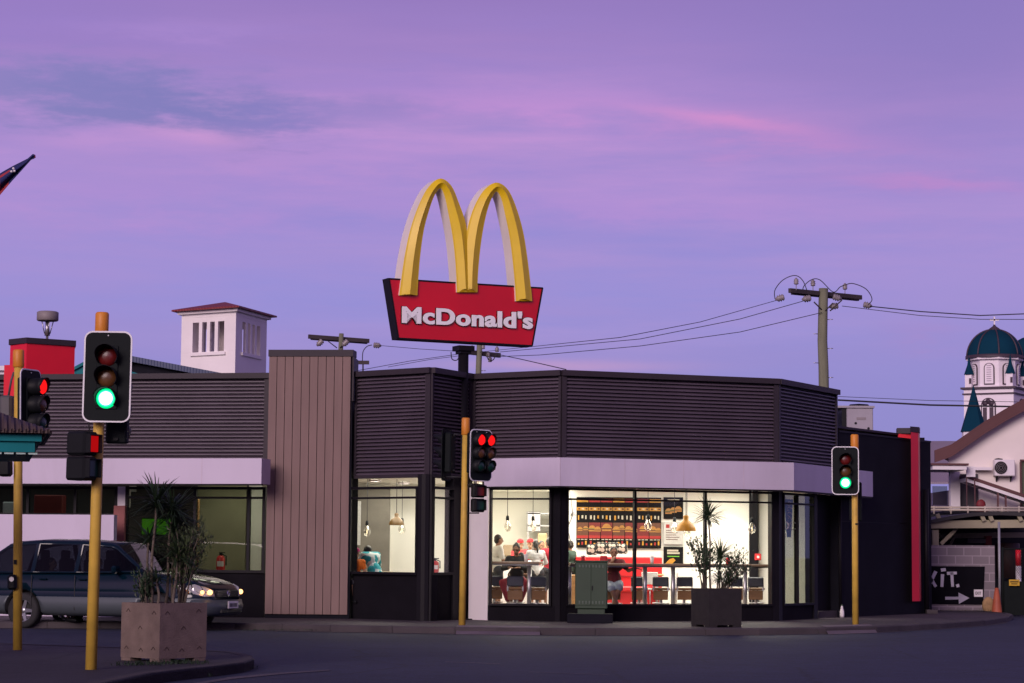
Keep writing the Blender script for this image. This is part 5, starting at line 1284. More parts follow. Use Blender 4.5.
board('wall_poster', 'tall white poster with red marks on the grey feature wall', 'poster', 350.5, 502.5, 360.5, 545, 50.4, foodm[7], [('poster_picture', foodm, p_side)])
board('green_screen', 'glowing lime green screen behind the spiky plant', 'screen', 142, 520.5, 171, 536, 49.5, blackp, [('screen_glass', glow('lime_screen', (.16, .60, .03), .28), lambda mb, w_, h: [mb.box((s * w_ * .25, -.028, h / 2), (w_ * .46, .01, h * .86)) for s in (-1, 1)] and None)])
# hanging blue banner and round stickers on the right glass
t = thing('window_banner', 'blue hanging banner with pale script behind the right narrow glass', 'banner', L(788, 47.9, 2.3))
mb = MB(); a = [L(784.5, 47.65, zy(497, 47.7)), L(793, 48.0, zy(497, 47.9)), L(791, 47.95, zy(535, 47.9)), L(787, 47.75, zy(535, 47.8))]; mb.slab(a, (.0, .03, 0)); part('cloth', mb, cloth('banner_blue', (.03, .22, .50)), t, True)
mb = MB(); o_ = Vector((.01, -.02, 0))
for k in range(6):
    c = a[0].lerp(a[1], .5).lerp(a[2].lerp(a[3], .5), .12 + .14 * k) + o_; mb.tube([c + Vector((.05 * math.cos(j), -.012 + .02 * math.cos(j), .045 * math.sin(j))) for j in range(0, 6 - k % 2)], .009, 5)
part('script_mark', mb, M['white'], t, True)
t = thing('door_sticker', 'pair of pale ring stickers on the right narrow glass', 'sticker', L(789, 47.5, zy(525, 47.6)))
for x in (785, 793):
    c = L(x, 47.38 + (x - 785) * .045, zy(523.5, 47.6)); mb = MB(); mb.tube([c + Vector((.075 * math.cos(j * .5), .03 * math.cos(j * .5), .08 * math.sin(j * .5))) for j in range(0, 13)], .013, 6); part('ring', mb, M['white'], t, True)
# red booth, patterned cushions, till counter
def boxthing(name, label, cat, x0, x1, D0, D1, z0, z1, m_, parts=(), group=None, ch=.02):
    a, b = L(x0, D0, z0), L(x1, D0, z0); t = thing(name, label, cat, ((a.x + b.x) / 2, (D0 + D1) / 2, z0), 0, group); w_ = b.x - a.x
    mb = MB(); mb.box((0, 0, (z1 - z0) / 2), (w_, D1 - D0, z1 - z0), ch=ch); part(parts[0] if parts else 'body', mb, m_, t)
    if cat == 'table': mb = MB(); mb.cyl((0, 0, FZ - z0 + .015), (0, 0, -.002), .035, seg=10); mb.lathe([(0, 0), (.2, 0), (.2, .012), (.04, .015)], (0, 0, FZ - z0), 16); part('pedestal', mb, M['steel'], t)
    return t, w_, D1 - D0, z1 - z0
redv = mat('red_vinyl', (.62, .025, .03), .4, 0, .05, 2)
t, w_, dd, hh = boxthing('booth_seat', 'red banquette panel behind the seated boy', 'booth', 575.5, 662, 50.2, 50.45, FZ, zy(556, 50.2), redv, ('back_panel',))
mb = MB(); mb.box((0, -.35, .42), (w_ * .98, .5, .12), ch=.03); part('seat', mb, redv, t)
mb = MB(); mb.box((0, -.3, .18), (w_ * .96, .42, .36)); part('seat_base', mb, redv, t)
mb = MB(); mb.box((0, -.14, hh * .5), (.02, .02, hh * .98)); mb.box((w_ * .1, -.14, hh * .62), (w_ * .5, .02, .02)); part('panel_joint', mb, mat('dark_red_joint', (.25, .01, .012), .5), t)
t2_, *_r = boxthing('red_box', 'small red box standing on the bench left of the boy', 'box', 600, 607.5, 46.05, 46.2, zy(562, 46.2), zy(555, 46.2), redv)
def checker(nm, c1, c2, sc_):
    m_, nt, out = nodes(nm); N = nt.nodes; K = nt.links; b = N.new('ShaderNodeBsdfPrincipled'); K.new(b.outputs[0], out.inputs[0]); v = N.new('ShaderNodeTexVoronoi'); v.inputs['Scale'].default_value = sc_; v.inputs['Randomness'].default_value = .35
    tc = N.new('ShaderNodeTexCoord'); K.new(tc.outputs['Object'], v.inputs[0]); r_ = N.new('ShaderNodeMath'); r_.operation = 'GREATER_THAN'; r_.inputs[1].default_value = .5; K.new(v.outputs[0], r_.inputs[0])
    mm = N.new('ShaderNodeMix'); mm.data_type = 'RGBA'; K.new(r_.outputs[0], mm.inputs[0]); mm.inputs[6].default_value = (*c1, 1); mm.inputs[7].default_value = (*c2, 1); K.new(mm.outputs[2], b.inputs[0]); b.inputs['Roughness'].default_value = .8; return m_
dots = checker('dotted_fabric', (.42, .38, .32), (.015, .015, .015), 11)
for k, (x, y, wpx, lb) in enumerate(((592, 549, 11, 'black and cream dotted cushion, leftmost in the row'), (602, 547.5, 12, 'black and cream dotted cushion, second from left'), (613, 547.5, 12, 'black and cream dotted cushion behind the boy\'s head'), (622.5, 548, 10, 'black and cream dotted cushion, rightmost in the row'))):
    c = L(x, 50.75, zy(y, 50.75)); s_ = wpx * 50.7 / F / 2; mb = MB(); mb.ball(c, (s_ * 1.12, .07, s_ * 1.1), 16, 10)
    for v in mb.v:                          # square the pillow off
        dx, dz = (v.x - c.x) / (s_ * 1.12), (v.z - c.z) / (s_ * 1.1); m_ = max(abs(dx), abs(dz)); r2_ = math.hypot(dx, dz)
        if m_ > 1e-4: f_ = min(r2_ / m_, 1.28); v.x = c.x + dx * f_ * s_; v.z = c.z + dz * f_ * s_
    solo('cushion', mb, dots, lb, 'cushion', group='dotted cushions on the booth back')
mb = MB(); mb.wall(Vector((L(588, 50.65, 1).x, 50.62)), Vector((L(630, 50.65, 1).x, 50.62)), FZ, zy(555.5, 50.7), .3, 0); solo('cushion_shelf', mb, M['white'], 'white ledge under the dotted cushions', 'shelf')
# kitchen: counter, shelves, equipment
boxthing('serving_counter', 'white serving counter behind the group of people', 'counter', 488, 565, 51.6, 52.1, FZ, 1.28, M['white'])
t, w_, dd, hh = boxthing('kitchen_shelf', 'steel kitchen shelf unit on the back wall behind the people', 'shelf', 527, 556, 56.6, 57.2, FZ, 1.3, M['steel'], ('cabinet',))
mb = MB()
for z in (1.5, 1.85, 2.15): mb.box((0, 0, z), (w_, .5, .03))
for s in (-1, 1):
    for b in (-1, 1): mb.box((s * w_ * .48, b * .22, 1.7), (.03, .03, 1.0))
part('rack', mb, M['steel'], t)
mb = MB(); mb.box((-w_ * .28, -.1, 1.95), (.35, .3, .5), ch=.02); part('oven', mb, M['steel'], t)
boxthing('carton', 'brown carton held high over the serving counter', 'carton', 538, 547, 53.2, 53.5, zy(548, 53), zy(533, 53), mat('carton_brown', (.50, .32, .18), .8))
boxthing('wall_cabinet', 'beige cabinet on the kitchen wall left of the shelves', 'cabinet', 503, 520, 56.8, 57.4, zy(556, 57), zy(545, 57), M['tan'])
t, w_, dd, hh = boxthing('drinks_machine', 'pale drinks machine with blue cups at the left edge of the menu wall', 'machine', 562, 572, 51.2, 51.6, 1.2, 1.75, M['white'])
mb = MB(); mb.box((0, -.22, .3), (.16, .04, .10)); part('cup_stack', mb, cloth('cup_blue', (.05, .35, .6)), t)
boxthing('till_counter', 'dark cabinet under the left bench seen past the green cabinet', 'cabinet', 566.5, 576, 48.5, 48.9, FZ, 1.0, M['wood'])
boxthing('dining_table', 'dark table in front of the couple in the side window', 'table', 352, 392, 47.3, 48.0, 1.0, 1.04, M['tan'], ('table_top',))
mb = MB(); 
for x, lb in ((661, 0), (688, 1)): pass
# fire extinguishers, alarm
def extinguisher(x, D, y0, y1, label):
    z0, z1 = zy(y1, D, x), zy(y0, D, x); h = z1 - z0; p = L(x, D, z0); t = thing('fire_extinguisher', label, 'fire extinguisher', p, 0, 'red fire extinguishers')
    mb = MB(); mb.lathe([(0, 0), (.085, 0), (.09, .02), (.09, h * .68), (.07, h * .78), (.03, h * .84), (.03, h * .88)], seg=18); part('cylinder', mb, redv, t)
    mb = MB(); mb.box((0, -.01, h * .9), (.06, .05, .05)); mb.box((.03, -.04, h * .97), (.12, .02, .02)); part('valve', mb, M['black'], t)
    mb = MB(); mb.tube([(.03, 0, h * .9), (.11, 0, h * .8), (.11, 0, h * .35)], .012, 6); part('hose', mb, M['black'], t)
    mb = MB(); mb.lathe([(.0915, h * .3), (.0915, h * .55)], seg=12, a0=-2.4, a1=-.7); part('label_panel', mb, M['white'], t)
extinguisher(220.5, 47.4, 552, 572.5, 'red fire extinguisher with white panel in the left window behind the plants')
extinguisher(434.5, 47.0, 558, 574, 'red fire extinguisher in the small angled window')
extinguisher(449, 48.5, 563, 573.5, 'small red fire extinguisher at the right of the angled window')
mb = MB(); c = L(757, 51.85, zy(555, 51.85)); mb.box((0 + c.x, c.y - .2, c.z), (.14, .06, .14), ch=.01); mb.cyl((c.x, c.y - .235, c.z), (c.x, c.y - .229, c.z), .03, seg=12, mi=1); solo('fire_alarm_box', mb, [redv, M['white']], 'small red alarm box on the wall by the dark column', 'alarm')
boxthing('folded_papers', 'stack of cream papers beside the extinguisher in the angled window', 'papers', 438, 447, 46.6, 46.9, 1.0, 1.05, M['white'], ch=0)
# things seen through the left windows
boxthing('red_cabinet', 'dark red cabinet behind the high strip window', 'cabinet', 31, 60, 49.2, 49.6, FZ, 2.6, mat('dull_red', (.25, .03, .03), .6))
boxthing('white_box', 'white box with a blind behind the far left strip window', 'box', 2, 14, 49.4, 49.8, 1.9, 2.45, M['white'])
boxthing('wall_notice', 'pale notice sheet high on the wall in the dark left window', 'notice', 129, 136, 50.35, 50.4, zy(495, 50.4), zy(489, 50.4), M['white'], ch=0)
boxthing('door_leaf', 'brown door edge left of the olive screen', 'door', 193.5, 197, 47.2, 47.3, FZ, 2.5, M['wood'])

# the people inside
person('person in a loose white tee standing with arms forward, seen from the side', at_floor(497, 49.0), R(-70), stand('front'), SKIN, ('white_tee', (.62, .60, .55)), .8, hair='short', s=.90)
person('staff person in a red shirt and cap behind the serving counter', at_floor(520, 53.2), R(175), stand('front'), SKIN2, ('red_shirt', (.50, .04, .05)), .7, cap='cap', s=.85, head_turn=.3)
person('staff person in a dark cap behind the serving counter right of the red shirt', at_floor(530, 54.2), R(165), stand('front'), SKIN2, ('dark_shirt', (.05, .045, .05)), .7, cap='cap', s=.86)
person('person with a long black ponytail in a pale grey top, seen from behind', at_floor(536, 50.0), R(12), stand('lean', .06), SKIN, ('pale_grey_top', (.52, .52, .54)), 1.3, hair='pony', s=.84)
person('person in a red shirt standing at the right edge of the first pane', at_floor(549, 50.8), R(35), stand('front'), SKIN, ('crimson_shirt', (.42, .02, .04)), .9, s=.87)
J = sit(.56, .05, 'table', foot=.32, th=.36); J['kneR'] = (.26, .34, .60); J['kneL'] = (-.26, .34, .60); person('person in a black jacket and maroon trousers sitting at the window bench', at_floor(516.5, 47.15), R(172), J, SKIN, ('black_jacket', (.012, .012, .014)), 1.9, ('maroon_trousers', (.22, .01, .025)), 1.8, hair='bun', s=.95, head_nod=-.25)
person('child with dark hair beside the person in the black jacket at the window bench', at_floor(524.5, 47.9), R(150), sit(.50, .10, 'table', foot=.28), SKIN, ('brown_top', (.05, .03, .025)), 1.0, hair='long', s=.86, head_nod=-.3)
J = {k: (v[0], v[1], v[2] - .15) for k, v in sit(.66, .04, 'lap', th=.30, foot=.38).items()}
J.update(elbR=(.22, .20, .87), wriR=(.04, .28, 1.07), palR=(-.3, -.4, .8), elbL=(-.30, .22, .88), wriL=(-.44, .34, .93), palL=(-1, .2, -.1), kneR=(.06, .36, .50), kneL=(-.10, .36, .52), ankR=(-.06, .40, .16), ankL=(.02, .36, .14), toeR=(-.08, .53, .09), toeL=(.04, .50, .07))
person('boy in a maroon tee and light denim shorts sitting on a stool facing out', at_floor(613.5, 46.75), R(180), J, SKIN, ('maroon_tee', (.12, .015, .02)), .6, ('light_denim', (.30, .36, .44)), .95, s=.95)
copy_tree(s0, None, place(at_floor(613.5, 46.8), R(180)), 'bar stool the boy in denim shorts sits on')
copy_tree(s0, None, place(at_floor(516.5, 47.2), R(180)), 'bar stool under the person in maroon trousers')
tie = checker('teal_white_print', (.02, .36, .42), (.62, .72, .72), 5)
J = sit(.56, .22, 'table'); J.update(head=(0, .38, 1.16), neck=(0, .28, 1.09))
person('person in a teal and white patterned shirt leaning over a table, back turned', at_floor(377, 46.95), R(38), J, SKIN, tie, 1.0, ('dark_trousers', (.03, .03, .04)), 1.6, s=1.0)
person('small child in an orange top with a pink headband by the side window', at_floor(355.0, 46.35), R(195), sit(.66, .03, 'lap'), SKIN2, ('orange_top', (.85, .20, .02)), .5, s=.80, cap='band')

person('person in a pale blue top standing at the serving counter between the two caps', at_floor(541, 52.9), R(200), stand('front'), SKIN, ('pale_blue_top', (.40, .50, .60)), .8, hair='bun', s=.84)
person('person in a dark green tee standing past the left end of the menu boards', at_floor(570, 50.4), R(60), stand('down'), SKIN, ('dark_green_tee', (.04, .08, .06)), .7, s=.84)
def chair(x, D, rz, label):
    t = thing('dining_chair', label, 'chair', at_floor(x, D), rz, 'white chairs inside')
    cwm = mat('chair_white', (.66, .64, .62), .4)
    mb = MB(); mb.box((0, 0, .43), (.40, .40, .03), ch=.01); part('seat', mb, cwm, t)
    mb = MB(); mb.box((0, -.19, .66), (.38, .025, .26), ch=.01); part('backrest', mb, cwm, t)
    for sx in (-1, 1):
        for sy in (-1, 1):
            mb = MB(); mb.cyl((sx * .17, sy * .17, 0), (sx * .16, sy * .16, .415 if sy > 0 else .70), .012, seg=6); part('leg', mb, M['steel'], t)
for k, (x, D, lb) in enumerate(((646, 49.2, 'white chair left of the window mullion, deep in the room'), (668, 49.0, 'white chair below the yellow pendant, deep in the room'), (716, 49.4, 'white chair right of the tall spiky stem, by the bare wall'), (741, 49.6, 'white chair beside the dark column'))): chair(x, D, R(20 + 70 * k), lb)
boxthing('cafe_table', 'wooden cafe table between the white chairs inside', 'table', 651, 664, 49.5, 50.0, .98, 1.02, M['wood'], ('table_top',))
boxthing('cafe_table', 'wooden cafe table by the bare white wall inside', 'table', 722, 737, 49.8, 50.3, .98, 1.02, M['wood'], ('table_top',))
# ------------------------------------------------------------------ the parked-up people carrier
def lerp_tab(tab, x, j):
    if x <= tab[0][0]: return tab[0][j]
    for a, b in zip(tab, tab[1:]):
        if x <= b[0]: t = (x - a[0]) / (b[0] - a[0]); return a[j] + (b[j] - a[j]) * t
    return tab[-1][j]
def car():
    ra = gz(23.5, 628.3, 0); yaw = R(-20)
    t = thing('minivan', 'dark green people carrier with silver lower panels waiting behind the signal poles, headlights lit', 'car', ra + Vector((.27, .75, 0)), yaw)
    # local frame: x forward, near side is y = -0.85
    paint = mat('dark_green_car_paint', (.0015, .010, .018), .10, .0, .05, 1.0, spec=.4); silver = mat('silver_lower_paint', (.075, .09, .10), .4, .2, .05, 1.0, spec=.3)
    blackt = mat('car_black_trim', (.012, .012, .014), .5); cglass = glass('car_glass', (.14, .16, .18), .0); chrome = mat('chrome', (.6, .6, .62), .15, 1.0, .02)
    # x, bottom, deck height, half width
    low = [(-.95, .42, .86, .62), (-.92, .34, .93, .72), (-.84, .28, .98, .79), (-.6, .25, 1.0, .835), (-.2, .24, 1.01, .85), (.6, .24, 1.015, .855), (1.6, .24, 1.015, .855), (2.2, .24, 1.03, .85), (2.45, .24, 1.045, .84), (2.8, .24, 1.00, .835), (3.15, .24, .945, .82), (3.40, .25, .88, .78), (3.56, .28, .81, .70), (3.66, .33, .74, .60), (3.71, .38, .66, .50)]
    st = []
    for a, b in zip(low, low[1:]):
        n = max(1, round((b[0] - a[0]) / .14)); st += [a[0] + (b[0] - a[0]) * k / n for k in range(n)]
    st.append(low[-1][0])
    zs_ = [0, .12, .30, .55]
    mb = MB(); rings = []
    for x in st:
        zb, zd, w = (lerp_tab(low, x, j) for j in (1, 2, 3)); clad = min(.585, zd - .12)
        half = [(0, zb), (w - .14, zb), (w - .02, zb + .07), (w + .008, (zb + clad) / 2), (w + .012, clad - .012), (w + .002, clad), (w, clad + .1 * (zd - clad) / .4), (w - .008, clad + (zd - clad) * .6), (w - .03, zd - .05), (w - .075, zd - .012), (w - .2, zd + .006), (0, zd + .02)]
        rings.append([(x, -y, z) for y, z in half] + [(x, y, z) for y, z in half[-2:0:-1]])
    m_ = len(rings[0]); mb.v = [Vector(p) for r_ in rings for p in r_]
    for i in range(len(rings) - 1):
        for j in range(m_):
            j2 = (j + 1) % m_; mb.f.append((i * m_ + j, (i + 1) * m_ + j, (i + 1) * m_ + j2, i * m_ + j2)); jj = j if j < 11 else m_ - 1 - j
            mb.m.append(1 if jj <= 4 else 0); mb.sm.append(True)
    mb.f.append(tuple(range(m_))); mb.m.append(0); mb.sm.append(False)
    mb.f.append(tuple((len(rings) - 1) * m_ + j for j in reversed(range(m_)))); mb.m.append(0); mb.sm.append(False)
    cut = MB(); WX = (0.0, 2.74)
    for x in WX:
        for s in (-1, 1): cut.cyl((x, s * .62, .32), (x, s * 1.0, .32), .385, seg=36)
    co = bpy.data.objects.new('cut', cut.mesh('cut', [blackt, blackt, blackt])); COL.objects.link(co)
    for p in co.data.polygons: p.material_index = 2
    o = bpy.data.objects.new('tmp', mb.mesh('body', [paint, silver, blackt])); COL.objects.link(o)
    b = o.modifiers.new('b', 'BOOLEAN'); b.object = co; b.operation = 'DIFFERENCE'; b.solver = 'EXACT'
    dg = bpy.context.evaluated_depsgraph_get(); me = bpy.data.meshes.new_from_object(o.evaluated_get(dg)); me.name = 'body'
    bpy.data.objects.remove(o); bpy.data.objects.remove(co)
    body = link('body', me, t)
    # greenhouse: open where the glass goes
    top = [(-.88, .97, .765, .99, .76), (-.80, .99, .79, 1.16, .73), (-.66, 1.0, .815, 1.40, .69), (-.46, 1.0, .825, 1.53, .655), (-.25, 1.0, .83, 1.58, .64), (.14, 1.005, .83, 1.605, .64), (.22, 1.005, .83, 1.607, .64), (1.04, 1.01, .83, 1.60, .64), (1.12, 1.01, .83, 1.595, .64), (1.66, 1.02, .83, 1.56, .635), (1.80, 1.02, .83, 1.515, .63), (2.05, 1.03, .825, 1.34, .67), (2.30, 1.035, .815, 1.16, .73), (2.44, 1.04, .80, 1.06, .77)]
    mb = MB(); rings = []
    for x, zb, wb, zt, wt in top:
        half = [(wb, zb), (wb - .004, zb + min(.03, (zt - zb) * .3)), (wt, max(zt - .075, zb + (zt - zb) * .6)), (wt - .025, zt - .03), (wt - .09, zt), (0, zt + .015 + .012 * min(1, (zt - zb) * 2))]
        rings.append([(x, -y, z) for y, z in half] + [(x, y, z) for y, z in half[-2::-1]])
    m_ = len(rings[0]); mb.v = [Vector(p) for r_ in rings for p in r_]; glassq = {'side': [], 'screen': [], 'rear': []}
    for i in range(len(rings) - 1):
        x0, x1 = top[i][0], top[i + 1][0]
        for j in range(m_ - 1):
            f = (i * m_ + j, (i + 1) * m_ + j, (i + 1) * m_ + j + 1, i * m_ + j + 1)
            if j in (1, m_ - 3) and (-.67 <= x0 and x1 <= .15 or .21 < x0 and x1 < 1.05 or 1.11 < x0 and x1 < 2.31): glassq['side'].append(f)
            elif j in (4, 5) and x0 >= 1.79: glassq['screen'].append(f)
            elif j in (4, 5) and x1 <= -.45 : glassq['rear'].append(f)
            else: mb.f.append(f); mb.m.append(0); mb.sm.append(True)
    V_ = [v.copy() for v in mb.v]
    def sol(o): a = o.modifiers.new('s', 'SOLIDIFY'); a.thickness = .03; a.offset = -1
    me = evald(mb, sol, 'roof_shell'); me.materials.append(paint); link('roof_shell', me, t)
    for k, nm in (('side', 'side_window'), ('screen', 'windscreen'), ('rear', 'rear_window')):
        g = MB(); g.v = [v.copy() for v in V_]; g.f = glassq[k]; g.m = [0] * len(g.f); g.sm = [True] * len(g.f); parts(nm, g, cglass, t)
    # pillars read dark between panes
    mb = MB(); 
    for s in (-1, 1):
        mb.add([(-.9, s * .862, .595), (3.35, s * .80, .595), (3.35, s * .80, .575), (-.9, s * .862, .575)], [(0, 1, 2, 3)])
    # door seams and handles
    for s in (-1, 1):
        for x in (.18, 1.08): 
            m2 = MB(); m2.box((x, s * .858, .66), (.012, .008, .62)); part('door_seam', m2, blackt, t)
        for x in (.42, 1.24):
            m2 = MB(); m2.box((x, s * .862, .90), (.16, .03, .035), ch=.01); part('door_handle', m2, paint, t)
        m2 = MB(); m2.box((1.95, s * .93, 1.08), (.10, .20, .14), ch=.03); m2.box((1.98, s * .84, 1.04), (.06, .06, .05)); part('wing_mirror', m2, paint, t)
        # headlights
        m2 = MB()
        m2.slab([(3.30, s * .79, .80), (3.43, s * .75, .83), (3.60, s * .62, .775), (3.68, s * .50, .72), (3.70, s * .48, .62), (3.60, s * .66, .61), (3.44, s * .775, .66)], (.02, s * .012, .008)); hl = part('headlight', m2, [mat('headlight_lens', (.5, .5, .5), .1, .3, .05)], t)
        for xx, yy, rr in ((3.63, .60, .045), (3.53, .70, .035)):
            m3 = MB(); m3.ball((xx + .05, s * yy, .695), rr, 12, 8); part('bulb', m3, glow('headlamp_glow', (1.0, .46, .16), 4.0), hl)
        m2 = MB(); m2.box((3.30, s * .80, .70), (.12, .05, .08), ch=.02); part('indicator', m2, mat('amber_indicator', (.7, .25, .03), .3), t)
        m2 = MB(); m2.box((3.64, s * .50, .37), (.10, .14, .07), ch=.02); part('fog_light', m2, chrome, t)
        m2 = MB(); m2.box((-.9, s * .70, .90), (.08, .12, .26), ch=.02); part('tail_light', m2, mat('tail_red', (.35, .01, .01), .3), t)
    m2 = MB(); m2.box((3.70, 0, .665), (.06, .86, .13), ch=.015)
    g_ = part('grille', m2, blackt, t)
    m2 = MB()
    for k in range(4): m2.box((3.735, 0, .625 + k * .027), (.01, .82, .008))
    part('grille_bar', m2, chrome, g_)
    m2 = MB(); m2.lathe([(.055, 0), (.05, .012), (.035, .012), (.03, 0)], (3.74, 0, .67), 18, axis=(1, 0, 0)); part('emblem', m2, chrome, g_)
    # bumper
    m2 = MB()
    prof = [(.52, .02), (.56, .06), (.44, .09), (.34, .07), (.28, .02)]
    path = [(3.38, -.80), (3.55, -.72), (3.66, -.56), (3.72, -.3), (3.735, 0), (3.72, .3), (3.66, .56), (3.55, .72), (3.38, .80)]
    vs = []
    for (px, py) in path:
        n_ = Vector((px - 2.7, py * .6)).normalized()
        for z, o_ in prof: vs.append((px + n_.x * o_, py + n_.y * o_, z))
        vs += [(px - n_.x * .08, py - n_.y * .08, .28), (px - n_.x * .08, py - n_.y * .08, .52)]
    k = 7; m2.v = [Vector(v) for v in vs]
    for i in range(len(path) - 1):
        for j in range(k): m2.f.append((i * k + j, i * k + (j + 1) % k, (i + 1) * k + (j + 1) % k, (i + 1) * k + j)); m2.m.append(0); m2.sm.append(j < 4)
    m2.f.append(tuple(range(k))[::-1]); m2.m.append(0); m2.sm.append(False); m2.f.append(tuple(len(path) * k - k + j for j in range(k))); m2.m.append(0); m2.sm.append(False)
    bp = part('front_bumper', m2, silver, t)
    m2 = MB(); m2.box((3.79, 0, .36), (.05, .75, .07), ch=.01); part('air_intake', m2, blackt, bp)
    m2 = MB(); m2.box((3.838, 0.0, .47), (.012, .40, .13), ch=.004); pl_ = part('number_plate', m2, M['white'], t)
    m2 = MB()
    for k in range(6): m2.box((3.846, -.13 + k * .052, .465), (.004, .030, .065))
    part('plate_marks', m2, blackt, pl_)
    m2 = MB(); m2.box((-.95, 0, .50), (.14, 1.5, .22), ch=.05); part('rear_bumper', m2, silver, t)
    # wheels
    for x in WX:
        for s in (-1, 1):
            w_ = MB(); w_.lathe([(.20, -.10), (.285, -.105), (.32, -.08), (.325, 0), (.32, .08), (.285, .105), (.20, .10)], (0, 0, 0), 32, axis=(0, 1, 0))
            wh = part('wheel', w_, M['rubber'], t, mw=Matrix.Translation((x, s * .745, .325)))
            rm = MB(); rm.lathe([(.205, -.09), (.21, .095), (.195, .10), (.185, .06)], (0, 0, 0), 28, axis=(0, s, 0)); rm.lathe([(.06, .075), (.045, .09), (0, .092)], (0, 0, 0), 16, axis=(0, s, 0))
            for k in range(5):
                a = k * 2 * math.pi / 5; c, sn_ = math.cos(a), math.sin(a)
                rm.slab([(c * .04 - sn_ * .035, s * .06, sn_ * .04 + c * .035), (c * .19 - sn_ * .028, s * .07, sn_ * .19 + c * .028), (c * .19 + sn_ * .028, s * .07, sn_ * .19 - c * .028), (c * .04 + sn_ * .035, s * .06, sn_ * .04 - c * .035)], (0, s * .02, 0))
            part('rim', rm, mat('alloy', (.35, .36, .38), .3, .8, .05), wh)
    # inside: seats and wheel
    for x in (1.15, .2):
        for y in (-.36, .36):
            m2 = MB(); m2.box((x - .02, y, 1.10), (.12, .44, .34), ch=.04); m2.box((x - .05, y, 1.34), (.09, .24, .17), ch=.03); part('seat', m2, mat('seat_fabric', (.06, .06, .07), .9), t)
    m2 = MB(); m2.tube([(1.78 + .05 * math.sin(a), .36 + .17 * math.cos(a), 1.10 + .15 * math.sin(a)) for a in [k * math.pi / 10 for k in range(21)]], .014, 6); part('steering_wheel', m2, blackt, t)
    m2 = MB(); m2.box((2.05, 0, 1.05), (.4, 1.4, .10), ch=.03); part('dashboard', m2, blackt, t)
    return t
CAR = car()
cm = MW[CAR.name]
def in_car(x, y, z): return cm @ Vector((x, y, z))
J = sit(.44, -.05, 'lap', th=.42); J.update(elbL=(-.44, .12, .86), wriL=(-.32, .36, 1.0), elbR=(.26, .15, .78), wriR=(.14, .42, .86), palL=(.5, .8, .2), ankL=(-.1, .75, .10), ankR=(.1, .75, .10), toeL=(-.1, .9, .14), toeR=(.1, .9, .14), kneL=(-.13, .42, .60), kneR=(.13, .42, .60))
person('driver of the green people carrier with a bare arm at the window', in_car(1.30, -.36, .12), math.atan2(-math.sin(0), 1) + R(-20) - R(90), J, SKIN2, ('dark_vest', (.03, .03, .035)), .15, s=.92, group='people in the car')
person('passenger in the rear window of the green people carrier', in_car(.34, -.34, .12), R(-110), sit(.42, -.05, 'lap', th=.40), SKIN2, ('dim_top', (.20, .17, .16)), .7, s=.90, group='people in the car')

# ------------------------------------------------------------------ teal roof at the left edge
def kiosk():
    D = 25.6; t = thing('kiosk', 'teal painted kiosk with a brown corrugated roof cutting in at the left edge', 'kiosk', (L(-40, D, 0).x, D + .6, .118))
    x1 = L(47, D, 3).x; x0 = x1 - 3.2; ze = zy(431, D, 45); zr_ = zy(407, D + 1.2, 0) + .0
    # low hipped roof sheet
    e0, e1 = Vector((x0, D - .1, ze)), Vector((x1 + .06, D - .1, ze)); f1, f0 = Vector((x1 + .06, D + 3.0, ze)), Vector((x0, D + 3.0, ze)); rg0, rg1 = Vector((x0 + 1.2, D + 1.45, ze + .62)), Vector((x1 - 1.5, D + 1.45, ze + .62))
    mb = MB(); 
    for quad_ in ([e0, e1, rg1, rg0], [e1, f1, rg1], [f1, f0, rg0, rg1], [f0, e0, rg0]): mb.slab(quad_, (0, 0, -.03))
    part('roof', mb, M['roofb'], t, True)
    # wavy eave ends
    mb = MB()
    n = 42
    for k in range(n):
        a = e0.lerp(e1, (k + .5) / n); b = rg0.lerp(rg1, 0)
        up = Vector((0, 1.55, .62)).normalized(); mb.cyl(a + Vector((0, -.03, .0)), a + up * min(.9, max(.03, (e1 - a).length * .9)), .020, seg=6)
    part('corrugation_end', mb, M['roofb'], t, True, kind=None)
    mb = MB(); za, zb_, zc = ze - .035, zy(441.5, D, 40), zy(452.5, D, 40)
    mb.box(((x0 + x1) / 2 - .04, D + 1.45, (za + zb_) / 2), (x1 - x0 - .02, 2.9, za - zb_)); mb.box(((x0 + x1) / 2 - .07, D + 1.45, (zb_ + zc) / 2), (x1 - x0 - .1, 2.82, zb_ - zc - .004)); part('fascia_board', mb, M['teal'], t, True)
    mb = MB()
    for k in range(24): 
        x = x1 - .14 - k * .13; mb.box((x, D + .06, zc - .012), (.10, .012, .02))
    part('drip_edge', mb, mat('pale_teal_trim', (.4, .55, .5), .6), t, True)
    mb = MB()
    for x in (x0 + .2,): 
        for y in (D + .3, D + 2.6): mb.box((x, y, (zc + .118) / 2), (.14, .14, zc - .118))
    parts('post', mb, M['teal'], t, True)
    mb = MB(); mb.box((x0 + .45, D + 1.45, .118 + .55), (.9, 2.2, 1.1)); part('counter', mb, M['teal'], t, True)
    piv = Matrix.Translation((x1, D, 0)); t.matrix_local = piv @ Matrix.Rotation(R(13), 4, 'Z') @ piv.inverted() @ MW[t.name]
kiosk()

